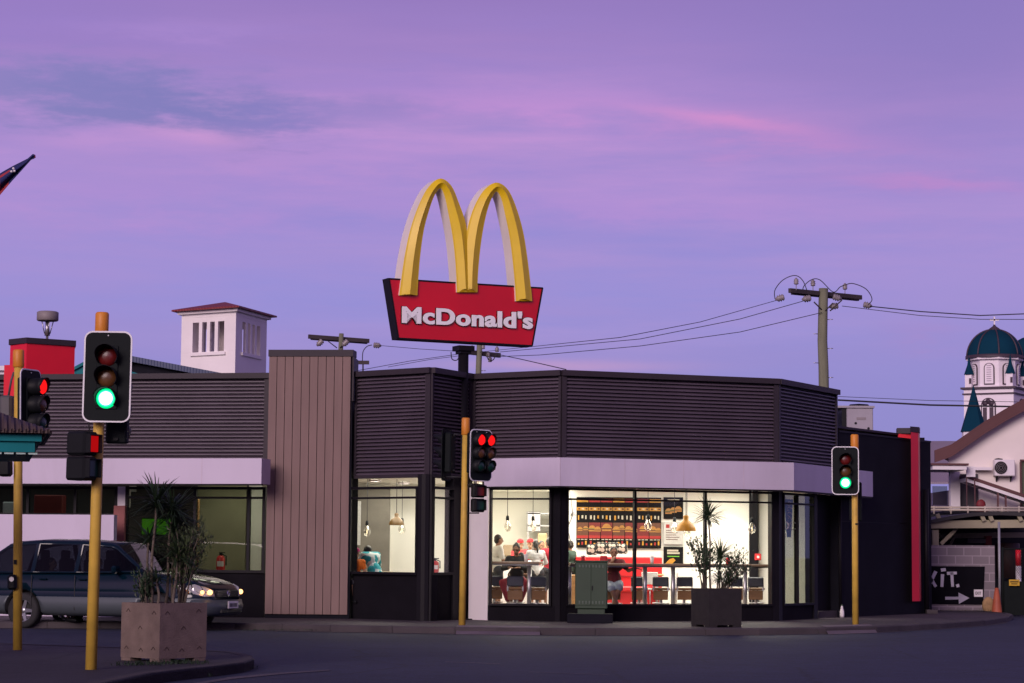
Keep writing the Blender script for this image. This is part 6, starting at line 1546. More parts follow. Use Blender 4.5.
# ------------------------------------------------------------------ flag (its pole stands just outside the frame)
def flag():
    D = 30.0; pole = L(-62, D, 3); t = thing('flag', 'dark blue and red flag with its furled tip blowing in at the upper left edge', 'flag', (pole.x, pole.y, .118))
    mb = MB(); mb.tube([(0, 0, 0), (0, 0, 7.2)], [.05, .03], 12); mb.ball((0, 0, 7.24), .06, 10, 8); part('flagpole', mb, M['steel'], t)
    hoist_t, hoist_b = at(-61, 196, D), at(-61, 262, D); tip = at(34.5, 156.5, D)
    top_e = [(-61, 196), (-30, 184), (0, 173.5), (14, 166), (28, 159), (33, 154.5), (35.3, 155.5)]; bot_e = [(-61, 262), (-30, 228), (0, 195), (12, 181), (22, 170), (31, 160), (35.5, 157)]
    n = 24; m_ = 8; mb = MB(); k0 = 0
    def itp(P, s):
        q = s * (len(P) - 1); i = min(int(q), len(P) - 2); f_ = q - i; return P[i][0] + (P[i + 1][0] - P[i][0]) * f_, P[i][1] + (P[i + 1][1] - P[i][1]) * f_
    vs = []; 
    for i in range(n + 1):
        s = i / n; a, b = itp(top_e, s), itp(bot_e, s)
        for j in range(m_ + 1):
            v = j / m_; vs.append(at(a[0] + (b[0] - a[0]) * v, a[1] + (b[1] - a[1]) * v, D + .10 * math.sin(v * 9 + s * 3) * (1 - s * .6)))
    fs = [(i * (m_ + 1) + j, (i + 1) * (m_ + 1) + j, (i + 1) * (m_ + 1) + j + 1, i * (m_ + 1) + j + 1) for i in range(n) for j in range(m_)]
    mb.add(vs, fs, 0, True)
    for idx in range(len(mb.f)):
        i, j = idx // m_, idx % m_; s = i / n
        mb.m[idx] = 1 if s > .93 or s < .30 or (s < .43 and (j >= 6 or j == 1)) else 0
    o = MB(); o.v = mb.v; o.f = mb.f; o.m = mb.m; o.sm = mb.sm
    inv = MW[t.name].inverted(); mb.v = [inv @ v for v in mb.v]
    oo = bpy.data.objects.new('tmp', mb.mesh('cloth', [cloth('flag_navy', (.012, .018, .10)), cloth('flag_red', (.33, .03, .04))])); COL.objects.link(oo); so = oo.modifiers.new('s', 'SOLIDIFY'); so.thickness = .008
    me = bpy.data.meshes.new_from_object(oo.evaluated_get(bpy.context.evaluated_depsgraph_get())); bpy.data.objects.remove(oo); link('cloth', me, t)
    mb = MB()
    for (x, y) in ((13.5, 168.5), (11.5, 171.5), (14.5, 171)): c = at(x, y, D - .12); mb.ball(c, .018, 6, 4)
    part('star', mb, M['white'], t, True)
flag()

# ------------------------------------------------------------------ power poles and wires
def insulator(parent, c, axis=(0, 0, 1), s=1.0, stalk=0.0):
    s *= .8
    mb = MB(); prof = [(0, 0), (.05, 0), (.075, .03), (.05, .05), (.08, .075), (.05, .10), (.075, .125), (.045, .15), (.02, .19), (0, .19)]
    mb.lathe([(r * s, h * s + stalk) for r, h in prof], c, 14, axis=axis)
    if stalk: mb.lathe([(.012, 0), (.012, stalk)], c, 6, axis=axis)
    part('insulator', mb, M['porcelain'], parent, True)
def power_pole(name, label, x, D, ytop, arms, wpx, foot=0.0, group='timber power poles'):
    p = L(x, D, 5); zt = zy(ytop, D, x); t = thing(name, label, 'power pole', (p.x, p.y, foot), 0, group)
    r = wpx * D / F / 2; mb = MB(); n = 12
    mb.tube([(.02 * math.sin(k * 1.7), 0, (zt - foot) * k / n) for k in range(n + 1)], [r * (1.18 - .3 * k / n) for k in range(n + 1)], 14); part('pole', mb, M['timber'], t)
    for k in range(10):
        mb = MB(); z = zt - foot - .9 - k * .42; s = -1 if k % 2 else 1; mb.cyl((s * r * .8, 0, z), (s * (r + .13), -.05, z), .011, seg=6); 
        if k < 8: part('climbing_step', mb, M['steel'], t)
    for (xa, ya, Da, xb, yb, Db, th) in arms:
        a, b = at(xa, ya, Da), at(xb, yb, Db); dd = (b - a); c = (a + b) / 2; rot = dd.to_track_quat('X', 'Z').to_matrix()
        mb = MB(); mb.box(c, (dd.length, .10, th), rot=rot, ch=.008); part('crossarm', mb, M['arm'], t, True)
    return t, p, zt
PP, pp_, pz = power_pole('power_pole', 'tall timber power pole with a wide crossarm rising behind the right end of the parapet', 823.5, 66, 288.5, [(789.5, 290.5, 65.0, 861, 297.5, 67.4, .13), (792, 292.5, 65.3, 858, 299, 67.7, .12)], 10.5)
for x, y, D in ((796.2, 290, 65.0), (813, 291.5, 65.8), (845, 295, 66.8)): insulator(PP, at(x, y, D), s=1.25, stalk=.16)
for x, y, D, ax in ((784, 297, 64.6, (-1, 0, -.3)), (810.5, 298, 65.4, (-1, -.2, -.2)), (833, 296.5, 66, (1, 0, -.3)), (838, 305.5, 66.4, (-1, 0, -.2)), (863.5, 304.5, 67.4, (1, 0, -.2))): insulator(PP, at(x, y, D), Vector(ax).normalized(), 1.7)
mb = MB()
for (x0, y0, x1, y1) in ((814, 302, 823, 311), (833, 303, 824, 312), (842, 300, 830, 311)): mb.cyl(at(x0, y0, 65.8), at(x1, y1, 65.9), .02, seg=6)
part('brace', mb, M['arm'], PP, True)
mb = MB()
def sag(mb, pts, r, n=10, sagz=0.0, seg=5):
    P = []
    for i in range(len(pts) - 1):
        a, b = pts[i], pts[i + 1]
        for k in range(n + (1 if i == len(pts) - 2 else 0)):
            s = k / n; P.append(a.lerp(b, s) - Vector((0, 0, sagz * 4 * s * (1 - s))))
    mb.tube(P, r, seg); return mb
def loop(pts, D):
    out = []; P = [at(x, y, D) for x, y in pts]
    for i in range(len(P) - 1):
        p0, p1, p2, p3 = P[max(i - 1, 0)], P[i], P[i + 1], P[min(i + 2, len(P) - 1)]
        for k in range(5):
            t = k / 5; out.append(.5 * ((2 * p1) + (p2 - p0) * t + (2 * p0 - 5 * p1 + 4 * p2 - p3) * t * t + (3 * p1 - p0 - 3 * p2 + p3) * t ** 3))
    return out + [P[-1]]
for pts in (((775, 299), (775, 290), (783, 280), (795, 275.5), (803, 281), (808, 294)), ((806, 297), (803, 288), (811, 280), (820, 280), (833, 292), (840, 287), (845, 285)), ((845, 285), (853, 283.5), (866, 289), (872, 299), (868, 305))):
    m2 = MB(); m2.tube(loop(pts, 65.6), .013, 5); part('jumper_wire', m2, M['wire'], PP, True)
def wire(label, pts, r=.018, sagz=0.0, n=14):
    mb = MB(); sag(mb, [at(*p) for p in pts], r * .62, n, sagz); return solo('power_line', mb, M['wire'], label, 'cable', group='power lines across the sky')
wire('upper of the three cables running left from the tall power pole', [(776, 300.5, 64.6), (700, 322, 58), (620, 337.5, 53), (480, 352, 80)], .014, .0)
wire('middle cable running left from the tall power pole', [(807, 300, 65.3), (740, 319, 66), (640, 339, 68), (500, 352, 80)], .017)
wire('lowest cable sloping left from the tall power pole', [(822, 312.5, 65.8), (740, 332, 67), (640, 346, 69), (540, 355, 74), (486, 357, 80)], .017)
wire('upper cable running right from the tall power pole to the frame edge', [(867, 306, 67.4), (920, 311.5, 66), (980, 315.5, 65), (1060, 312.5, 64)], .026)
wire('lower cable running right from the tall power pole to the frame edge', [(842, 306, 66.4), (920, 315.5, 65.5), (980, 319.3, 65), (1060, 319.5, 64)], .016)
wire('thick cable low on the right running behind the church tower spire', [(838, 400, 70), (930, 405, 70), (1060, 407.5, 70)], .045)
wire('thin cable low on the right just above the thick one', [(838, 396.5, 71), (930, 400.5, 71), (1060, 402.5, 71)], .014)
wire('dark cable sloping right from the pole behind the red sign to the parapet', [(486, 352, 80), (520, 359, 72), (566, 369.5, 62)], .022)
wire('thin cable from the short crossarm to the pole behind the sign', [(374, 345, 88), (420, 349, 85), (470, 352, 80)], .016)
wire('thin lower cable rising right from the brown tower to the pole behind the sign', [(350, 372, 78), (410, 361, 79), (470, 352.5, 80)], .016)
wire('third thin cable rising to the pole behind the sign', [(388, 367, 78), (430, 359.5, 79), (474, 354, 80)], .014)
P2_, a_, b_ = power_pole('power_pole', 'timber power pole half hidden behind the pole of the red sign', 478, 80, 345, [(462, 351.5, 79.5, 500, 355.5, 80.8, .16)], 6.5)
for x, y, D in ((463, 356, 79.6), (472, 351, 79.8), (488, 357, 80.2), (497, 352, 80.6), (483, 349, 80), (490, 362, 80)): insulator(P2_, at(x, y, D), (0, 0, 1), 1.3)
m2 = MB()
for c0 in (455, 491): m2.tube(loop(((c0 - 4, 352), (c0 - 3, 359), (c0 + 2, 360), (c0 + 5, 354)), 79.7), .018, 5)
part('jumper_wire', m2, M['wire'], P2_, True)
P3_, a_, b_ = power_pole('power_pole', 'top of a timber power pole with a thin crossarm above the brown panel tower', 339, 88, 333.5, [(308.5, 336.5, 87.5, 369, 341, 88.8, .16), (311, 338.3, 87.6, 367, 342.5, 88.9, .12)], 5.5)
for x, y in ((322.5, 340.3), (348, 340.5)): insulator(P3_, at(x, y, 87.5), (-.6, 0, -.6), 2.0)
insulator(P3_, at(373.5, 345, 88.6), (1, 0, -.1), 2.0)
m2 = MB(); m2.tube(loop(((362.5, 362), (363, 352), (367, 346.5), (372, 345)), 88.6), .018, 5); m2.cyl(at(328, 341, 87.8), at(337, 348, 87.9), .02, seg=5); m2.cyl(at(346, 342, 87.8), at(340, 348, 87.9), .02, seg=5); part('jumper_wire', m2, M['wire'], P3_, True)
m2 = MB(); m2.box(at(362, 362.5, 88.6), (.55, .12, .14)); m2.cyl(at(363, 362, 88.6), at(363, 372, 88.6), .03, seg=6); part('bracket', m2, M['arm'], P3_, True)

# ------------------------------------------------------------------ white bell tower behind the left wing
def boxtower():
    D = 112.0; A_, Bc, C_ = L(180, D + 1.9, 9), L(234.5, D, 9), L(265.5, D + 3.9, 9)
    t = thing('bell_tower', 'square white tower with slot openings and a low red hipped roof behind the restaurant', 'tower', (Bc.x - 1, D + 2, 0))
    u_ = (Bc - A_); u_.z = 0; v_ = (C_ - Bc); v_.z = 0; A0_ = Vector((A_.x, A_.y, 0)); ztop = zy(311.5, D, 234); ybase = 0
    zo1, zo0 = zy(317, D + 1, 220), zy(352, D + 1, 220); wt = mat('tower_white', (.86, .82, .80), .7, 0, .05, .5, dirt=.1)
    def P(a, b, z): q = A0_ + u_ * a + v_ * b; return Vector((q.x, q.y, z))
    mb = MB(); mb.prism([P(0, 0, 0).xy, P(1, 0, 0).xy, P(1, 1, 0).xy, P(0, 1, 0).xy], 0, zo0); mb.prism([P(0, 0, 0).xy, P(1, 0, 0).xy, P(1, 1, 0).xy, P(0, 1, 0).xy], zo1, ztop)
    m0, m1 = .21, .79
    for a, b in ((0, 0), (m1, 0), (0, m1), (m1, m1)): mb.prism([P(a, b, 0).xy, P(a + m0, b, 0).xy, P(a + m0, b + m0, 0).xy, P(a, b + m0, 0).xy], zo0 + .002, zo1 - .002)
    part('wall', mb, wt, t, True)
    for face in range(4):
        mb = MB()
        for k in range(1, 4):
            s = m0 + (m1 - m0) * k / 4; w_ = .03
            for e0_, e1_ in ((0.0, .05),):
                q = {0: ((s - w_, e0_), (s + w_, e1_)), 1: ((1 - e1_, s - w_), (1 - e0_, s + w_)), 2: ((s - w_, 1 - e1_), (s + w_, 1 - e0_)), 3: ((e0_, s - w_), (e1_, s + w_))}[face]
                (a0, b0), (a1, b1) = q; mb.prism([P(a0, b0, 0).xy, P(a1, b0, 0).xy, P(a1, b1, 0).xy, P(a0, b1, 0).xy], zo0 + .002, zo1 - .25)
        q = {0: ((m0, .002), (m1, .05)), 1: ((.95, m0), (.998, m1)), 2: ((m0, .95), (m1, .998)), 3: ((.002, m0), (.05, m1))}[face]; (a0, b0), (a1, b1) = q
        mb.prism([P(a0, b0, 0).xy, P(a1, b0, 0).xy, P(a1, b1, 0).xy, P(a0, b1, 0).xy], zo1 - .25, zo1 - .004)
        part('mullion', mb, wt, t, True)
        mb = MB(); q = {0: ((m0 - .03, -.03), (m1 + .03, -.002)), 1: ((1.002, m0 - .03), (1.03, m1 + .03)), 2: ((m0 - .03, 1.002), (m1 + .03, 1.03)), 3: ((-.03, m0 - .03), (-.002, m1 + .03))}[face]; (a0, b0), (a1, b1) = q
        mb.prism([P(a0, b0, 0).xy, P(a1, b0, 0).xy, P(a1, b1, 0).xy, P(a0, b1, 0).xy], zo0 - .18, zo0 - .03); part('sill', mb, wt, t, True)
    mb = MB(); mb.prism([P(.40, .40, 0).xy, P(.6, .40, 0).xy, P(.6, .6, 0).xy, P(.4, .6, 0).xy], zo0 + .002, zo1 - .002); part('inner_pier', mb, mat('tower_inner', (.45, .40, .38), .8), t, True)
    mb = MB(); o_ = .05; mb.prism([P(-o_, -o_, 0).xy, P(1 + o_, -o_, 0).xy, P(1 + o_, 1 + o_, 0).xy, P(-o_, 1 + o_, 0).xy], ztop + .002, ztop + .14); part('eave', mb, wt, t, True)
    o_ = .12; zz = ztop + .145; pk = P(.5, .5, zy(303, D + 2, 224) + .15); mb = MB(); c4 = [P(-o_, -o_, zz), P(1 + o_, -o_, zz), P(1 + o_, 1 + o_, zz), P(-o_, 1 + o_, zz)]
    mb.add([*c4, pk, *[c + Vector((0, 0, .08)) for c in c4]], [(3, 2, 1, 0), (0, 1, 6, 5), (1, 2, 7, 6), (2, 3, 8, 7), (3, 0, 5, 8), (5, 6, 4), (6, 7, 4), (7, 8, 4), (8, 5, 4)]); part('roof', mb, wavemat('dark_red_roof', (.24, .025, .028), (.17, .018, .02), 2, 'X', .5), t, True)
boxtower()
# blue-grey sheet roof and teal gable between the red block and the tower
t = thing('warehouse', 'low building with a blue-grey sheet roof rising just above the louvred parapet', 'building', (L(150, 80, 0).x, 83, 0))
a, b, c = at(60, 372, 80), at(132, 356, 80), at(262, 375, 80)
mb = MB(); pts = [Vector((a.x - 3, 80, a.z - 1)), Vector((b.x, 80, b.z)), Vector((c.x, 80, c.z - .2)), Vector((c.x, 80, 2)), Vector((a.x - 3, 80, 2))]
mb.slab([Vector((b.x, 80, b.z)), Vector((c.x + .3, 80, c.z - .25)), Vector((c.x + .3, 80, c.z - .45)), Vector((b.x, 80, b.z - .2))], (0, 14, 0)); mb.slab([Vector((a.x - 3, 80, a.z - 1)), Vector((b.x - .002, 80, b.z)), Vector((b.x - .002, 80, b.z - .2)), Vector((a.x - 3, 80, a.z - 1.2))], (0, 14, 0)); part('roof', mb, wavemat('blue_grey_roof', (.055, .075, .14), (.07, .09, .15), 3, 'X', .5), t, True)
mb = MB(); mb.slab([Vector((b.x, 80.3, b.z - .21)), Vector((c.x, 80.3, c.z - .46)), Vector((c.x, 80.3, 0)), Vector((a.x - 2.8, 80.3, 0)), Vector((a.x - 2.8, 80.3, a.z - 1.2))], (0, 13, 0)); part('wall', mb, M['render'], t, True)
t = thing('shed', 'small teal gable peeping over the parapet beside the red block', 'shed', (L(88, 72, 0).x, 73, 0))
mb = MB(); p0, p1, p2 = at(70, 373, 72), at(90, 362, 72), at(140, 377, 72); mb.slab([Vector((p0.x, 72, 0)), Vector((p2.x, 72, 0)), Vector((p2.x, 72, p2.z)), Vector((p1.x, 72, p1.z)), Vector((p0.x, 72, p0.z))], (0, 5, 0)); part('wall', mb, M['teal'], t, True)
mb = MB(); mb.slab([p0 + Vector((-.2, -.1, -.1)), p1 + Vector((0, -.1, 0)), p2 + Vector((.2, -.1, -.05)), p2 + Vector((.2, -.1, .03)), p1 + Vector((0, -.1, .1)), p0 + Vector((-.2, -.1, 0))], (0, 5.2, 0)); part('roof', mb, M['teal'], t, True)
t = thing('low_house', 'pale low building end behind the parapet at the far left', 'building', (L(0, 90, 0).x, 92, 0)); a = at(7, 371, 90)
mb = MB(); mb.box((a.x - 4, 93, a.z / 2), (8, 6, a.z)); part('wall', mb, M['white'], t, True); mb = MB(); mb.box((a.x - 4, 93, a.z + .1), (8.4, 6.4, .18)); part('roof', mb, M['white'], t, True)

# ------------------------------------------------------------------ church with teal domes
def church():
    D = 210.0; u = D / F; cx = L(1002, D, 20).x; t = thing('church_tower', 'white church tower with a ribbed teal dome and a cross beyond the curved roof', 'church', (cx, D + 3, 0))
    wt = mat('church_white', (.82, .76, .80), .7, 0, .04, .3); dk = mat('church_trim_dark', (.05, .03, .045), .6); tl_ = mat('dome_teal', (.003, .036, .064), .85, 0, .12, .3, spec=.1)
    def z(y): return zy(y, D, 995)
    R8 = 35 * u; cy = D + R8; tilt = R(12)
    def octa(r, a0=0.0): return [(cx + r * math.cos(a0 + k * math.pi / 4), cy + r * math.sin(a0 + k * math.pi / 4)) for k in range(8)]
    a8 = R(-3)
    Rr = 25.0 * u
    mb = MB(); mb.prism(octa(Rr, a8), z(387.5), z(355.5)); part('drum', mb, wt, t, True)
    mb = MB(); mb.prism(octa(Rr + .35, a8), z(358), z(355)); mb.prism(octa(Rr + .25, a8), z(386), z(384.5)); part('cornice', mb, wt, t, True)
    # dome
    hz_ = z(327) - z(356); Rd = Rr + .25; prof = [(Rd * math.cos(k / 12 * math.pi / 2), hz_ * math.sin(k / 12 * math.pi / 2)) for k in range(13)]
    mb = MB(); mb.lathe(prof, (cx, cy, z(355)), 40); dm = part('dome', mb, tl_, t, True)
    for k in range(8):
        a = a8 + k * math.pi / 4; P = [(cx + (r + .05) * math.cos(a), cy + (r + .05) * math.sin(a), z(355) + h) for r, h in prof[:-1]]; mb = MB(); mb.tube(P, .075, 6); part('rib', mb, dk, dm, True)
    mb = MB(); mb.lathe([(Rd + .15, -.1), (Rd + .15, .16), (Rd, .2)], (cx, cy, z(355)), 40); part('rim', mb, dk, dm, True)
    mb = MB(); mb.lathe([(.7, -.3), (.5, .1), (.15, .35), (.08, .5)], (cx, cy, z(326.5)), 14); part('finial', mb, dk, t, True)
    mb = MB(); mb.box((cx, cy, z(319)), (.13, .13, (z(313) - z(325)))); mb.box((cx, cy, z(316.5)), (.85, .13, .13)); part('cross', mb, wt, t, True)
    # arched windows in each drum face
    for k in range(8):
        a = a8 + math.pi / 8 + k * math.pi / 4; rr = Rr * math.cos(math.pi / 8)
        if math.sin(a) > .3: continue
        ex = Vector((-math.sin(a), math.cos(a), 0)); n_ = Vector((math.cos(a), math.sin(a), 0)); c = Vector((cx, cy, 0)) + n_ * rr; w_ = 5.4 * u
        zb0, zb1 = z(382.5), z(367)
        def outline(w, z0, z1): return [ex * w + Vector((0, 0, z0)), ex * w + Vector((0, 0, z1))] + [ex * w * math.cos(q * math.pi / 10) + Vector((0, 0, z1 + w * math.sin(q * math.pi / 10))) for q in range(1, 10)] + [-ex * w + Vector((0, 0, z1)), -ex * w + Vector((0, 0, z0))]
        mb = MB(); mb.slab([c + p for p in outline(w_, zb0 - .1, zb1)], n_ * .10); wn = part('window', mb, dk, t, True)
        mb = MB(); mb.slab([c + n_ * .1 + p for p in outline(w_ * .80, zb0, zb1)], n_ * .06)
        pn = part('frame', mb, wt, wn, True)
        mb = MB()
        for q in range(9): mb.box(c + n_ * .18 + Vector((0, 0, zb0 + .25 + q * .2)), (w_ * .9, .04, .07), math.atan2(ex.y, ex.x))
        part('louvre_blade', mb, mat('louvre_grey', (.42, .36, .42), .7), wn, True)
    # square stage
    ang = R(-29); hw = 25.7 * u
    def sq(h): return [(cx + .1 + (x * math.cos(ang) - y * math.sin(ang)) * h, cy + (x * math.sin(ang) + y * math.cos(ang)) * h) for x, y in ((-1, -1), (1, -1), (1, 1), (-1, 1))]
    mb = MB(); mb.prism(sq(hw), 0, z(388)); part('tower_wall', mb, wt, t, True)
    mb = MB(); mb.prism(sq(hw + .25), z(388) + .002, z(386)); part('cornice', mb, dk, t, True)
    mb = MB(); mb.prism(sq(hw + .12), z(393.5), z(392)); part('string_course', mb, dk, t, True)
    q = sq(hw - .4)
    for (x, y) in q:
        mb = MB(); mb.box((x, y, z(386) + .6), (.62, .62, 1.2), ang); mb.box((x, y - .43, z(386) + .6), (.2, .03, .5), 0, mi=1); pn = part('pinnacle', mb, [wt, dk], t, True)
        mb = MB(); mb.lathe([(.48, 0), (.17, .9), (0, 1.9)], (x, y, z(386) + 1.2), 8, smooth=False); part('pinnacle_cap', mb, tl_, pn, True)
    # fan windows on the square faces
    for (i, j) in ((0, 1), (1, 2)):
        s = sq(hw); a, b = Vector((*s[i], 0)), Vector((*s[j], 0)); ex = (b - a).normalized(); n_ = Vector((ex.y, -ex.x, 0)); c = (a + b) / 2; zc = z(404.5); r_ = 7.6 * u
        mb = MB(); mb.slab([c + ex * r_ * math.cos(q * math.pi / 14) + Vector((0, 0, zc + r_ * math.sin(q * math.pi / 14))) for q in range(15)] + [c - ex * r_ + Vector((0, 0, zc - 3)), c + ex * r_ + Vector((0, 0, zc - 3))], n_ * .1); wn = part('fan_window', mb, dk, t, True)
        mb = MB(); r2_ = r_ * .84; mb.slab([c + n_ * .1 + ex * r2_ * math.cos(q * math.pi / 14) + Vector((0, 0, zc + r2_ * math.sin(q * math.pi / 14))) for q in range(15)] + [c + n_ * .1 - ex * r2_ + Vector((0, 0, zc - 3)), c + n_ * .1 + ex * r2_ + Vector((0, 0, zc - 3))], n_ * .05); part('frame', mb, wt, wn, True)
        for q in (1, 3, 5):
            aa = R(30 * q); cc = c + n_ * .16 + ex * r_ * .5 * math.cos(aa) + Vector((0, 0, zc + r_ * .5 * math.sin(aa))); mb = MB(); mb.lathe([(0, 0), (.26, 0), (.26, .03), (0, .04)], cc, 10, axis=n_); part('pane', mb, dk, wn, True)
        mb = MB(); mb.slab([c + n_ * .16 + ex * x + Vector((0, 0, zc + h)) for x, h in ((-.5, -.2), (-.12, -.2), (-.12, -2), (-.5, -2))], n_ * .03); mb.slab([c + n_ * .16 + ex * x + Vector((0, 0, zc + h)) for x, h in ((.12, -.2), (.5, -.2), (.5, -2), (.12, -2))], n_ * .03); part('pane', mb, dk, wn, True)
    # second dome beyond the frame edge
    t2_ = thing('church_tower', 'edge of a second teal dome just showing at the right frame edge', 'church', (cx + 48 * u, D + 6, 0)); c2x = cx + 53.5 * u
    mb = MB(); mb.lathe([(Rd, 0)] + prof[1:], (c2x, cy + 6, z(355)), 32); part('dome', mb, tl_, t2_, True)
    mb = MB(); mb.prism([(c2x + Rr * math.cos(k * math.pi / 4), cy + 6 + Rr * math.sin(k * math.pi / 4)) for k in range(8)], 0, z(355.2)); part('drum', mb, wt, t2_, True)
    # side spire
    D2_ = 195.0; sx = L(973.5, D2_, 15).x; t3_ = thing('church_spire', 'pointed teal spire in front of the white church tower', 'spire', (sx, D2_, 0)); w_ = 13.5 * D2_ / F
    zt, zb_ = zy(384.5, D2_, 973), zy(432, D2_, 973)
    mb = MB(); mb.lathe([(w_, 0), (w_ * .45, (zt - zb_) * .52), (0, zt - zb_)], (sx, D2_, zb_), 8, smooth=False, a0=R(22), a1=R(382)); part('spire_roof', mb, tl_, t3_, True)
    mb = MB(); mb.prism([(sx + w_ * .9 * math.cos(R(22 + k * 45)), D2_ + w_ * .9 * math.sin(R(22 + k * 45))) for k in range(8)], 0, zb_ - .01); part('base', mb, wt, t3_, True)
church()

# ------------------------------------------------------------------ white house with curved gable, yard and exit sign
def house():
    D = 68.0; t = thing('white_house', 'cream gabled house with a curved brown roof edge and outside stair at the right', 'house', (L(1010, D, 0).x, D + 5, 0))
    cw = mat('cream_render', (.84, .77, .72), .75, 0, .05, .5, dirt=.1); br = mat('brown_barge_board', (.10, .035, .035), .6, 0, .1, 1.0)
    pts = [(932, 453), (949, 447), (981.5, 424.5), (1002, 412), (1024, 400), (1060, 384), (1100, 372)]
    und = [at(x, y, D) for x, y in pts]; lo = [und[0]] ; x_r = und[-1].x; peak = und[-1]
    full = und + [Vector((2 * x_r - p.x, D, p.z)) for p in und[-2::-1]]
    left = at(948.3, 450, D).x; right = 2 * x_r - left
    wall = [Vector((left, D, 0)), Vector((right, D, 0))] + [p - Vector((0, 0, .12)) for p in reversed(full) if left + .2 < p.x < right - .2]
    wall = [Vector((left, D, 0)), Vector((right, D, 0)), Vector((right, D, full[1].z - .25))] + [p - Vector((0, 0, .15)) for p in reversed(full[2:-2])] + [Vector((left, D, full[1].z - .25))]
    mb = MB(); mb.slab(wall, (3.2, 12, 0)); part('wall', mb, cw, t, True)
    mb = MB()
    for a, b in zip(full, full[1:]):
        th = Vector((0, 0, -.30)); mb.slab([a, b, b + th, a + th], (0, .08, 0))
    for v in mb.v: v.y -= .45
    part('barge_board', mb, br, t, True)
    mb = MB()
    for a, b in zip(full, full[1:]): mb.slab([a + Vector((0, 0, .06)), b + Vector((0, 0, .06)), b - Vector((0, 0, .04)), a - Vector((0, 0, .04))], (3.5, 13, 0))
    for v in mb.v: v.y -= .36
    part('roof', mb, br, t, True)
    Df = D - .02
    def rect(name, x0, y0, x1, y1, m_, dy=.06, par=t, D_=Df, label=None):
        a, b = at(x0, y0, D_), at(x1, y1, D_); mb = MB(); mb.box(((a.x + b.x) / 2, D_ - dy / 2, (a.z + b.z) / 2), (b.x - a.x, dy, a.z - b.z)); return part(name, mb, m_, par, True, label=label)
    rect('door', 960, 474, 978, 512, mat('dark_doorway', (.05, .045, .055), .7))
    rect('window', 1021.5, 461, 1040, 512, M['tglass'], .05); rect('window_frame', 1019.8, 459.5, 1042, 461.5, br, .08); rect('window_frame', 1019.5, 461.8, 1021.5, 512, br, .08)
    # flat porch roof
    a, b = at(932, 467.5, D - 2.2), at(966, 467.5, D - 2.2)
    mb = MB(); mb.box(((a.x + b.x) / 2, D - 1.2, a.z + .0), (b.x - a.x, 2.2, .12)); part('porch_roof', mb, M['white'], t, True)
    mb = MB(); mb.box(((a.x + b.x) / 2, D - 1.2, a.z + .09), (b.x - a.x + .1, 2.3, .06)); part('porch_roof_edge', mb, br, t, True)
    rect('porch_fascia', 966, 466.5, 975, 477, M['white'], .06, D_=D - 1.8); rect('lintel', 972, 467.5, 990, 470.5, M['white'], .3)
    rect('porch_post', 966, 477.2, 967, 512, br, .06, D_=D - 1.9); rect('porch_post', 974, 479, 975.2, 512, br, .06, D_=D - 1.9)
    # stair cover slope
    s = [at(966, 478, D - 1.5), at(1040, 503, D - 1.5)]
    mb = MB(); mb.slab([s[0], s[1], s[1] + Vector((0, 0, -.10)), s[0] + Vector((0, 0, -.10))], (0, .9, 0)); part('stair_cover', mb, M['white'], t, True)
    mb = MB(); mb.slab([s[0] + Vector((0, -.02, .10)), s[1] + Vector((0, -.02, .10)), s[1] + Vector((0, -.02, .003)), s[0] + Vector((0, -.02, .003))], (0, 1.0, 0)); part('stair_cover_edge', mb, br, t, True)
    rect('stair_post', 996.8, 491, 998.6, 512, br, .06, D_=D - 1.4); rect('stair_post', 1004.6, 493.5, 1006.4, 512, br, .06, D_=D - 1.4)
    rect('inner_wall_post', 949, 472, 959, 511, M['white'], .2, D_=D - .3)
    # balcony rail
    mb = MB()
    for y in (507.2, 509.8):
        a, b = at(930, y, D - 2.4), at(1040, y + .8, D - 2.4); mb.cyl(a, b, .03, seg=6)
    for x in range(934, 1040, 17): mb.cyl(at(x, 506, D - 2.4), at(x, 514, D - 2.4), .028, seg=6)
    part('balcony_rail', mb, mat('cream_pipe', (.52, .46, .38), .6), t, True)
    rect('balcony_floor', 930, 512.5, 1040, 515.5, M['render'], 2.2, D_=D - .2)
    # air conditioner on the wall
    a, b = at(995, 459.5, D - .4), at(1015.5, 476, D - .4); ac = thing('wall_air_conditioner', 'cream split air conditioner on the house wall with a round fan', 'air conditioner', ((a.x + b.x) / 2, D - .2, b.z)); w_ = b.x - a.x; h = a.z - b.z
    mb = MB(); mb.box((0, 0, h / 2), (w_, .32, h), ch=.02); part('case', mb, M['white'], ac)
    mb = MB(); mb.lathe([(0, 0), (.19, 0), (.19, .01), (0, .012)], (-w_ * .2, -.161, h / 2), 22, axis=(0, -1, 0)); fg = part('fan_grille', mb, M['black'], ac)
    mb = MB()
    for k in range(4): mb.tube([(-w_ * .2 + (.05 + .045 * k) * math.cos(q * .4), -.18, h / 2 + (.05 + .045 * k) * math.sin(q * .4)) for q in range(17)], .006, 5)
    part('fan_guard', mb, M['porcelain'], fg)
    mb = MB(); 
    for s_ in (-1, 1): mb.slab([(s_ * w_ * .35, .16, 0), (s_ * w_ * .35, -.12, 0), (s_ * w_ * .35, .16, -.16)], (.025, 0, 0))
    part('wall_bracket', mb, M['render'], ac)
    mb = MB(); mb.lathe([(0, 0), (.12, .0), (.12, .03), (0, .05)], (-w_ * .25, 0, h), 12); part('vent_cap', mb, M['render'], ac)
    ch_ = thing('red_chair', 'dark red rounded chair back behind the balcony rail', 'chair', at(981, 511, D - 1.0)); mb = MB(); mb.ball((0, 0, .18), (.14, .07, .16), 12, 8); mb.box((0, 0, .0), (.34, .3, .06)); part('backrest', mb, mat('dull_dark_red', (.22, .02, .03), .6), ch_)
    mb = MB()
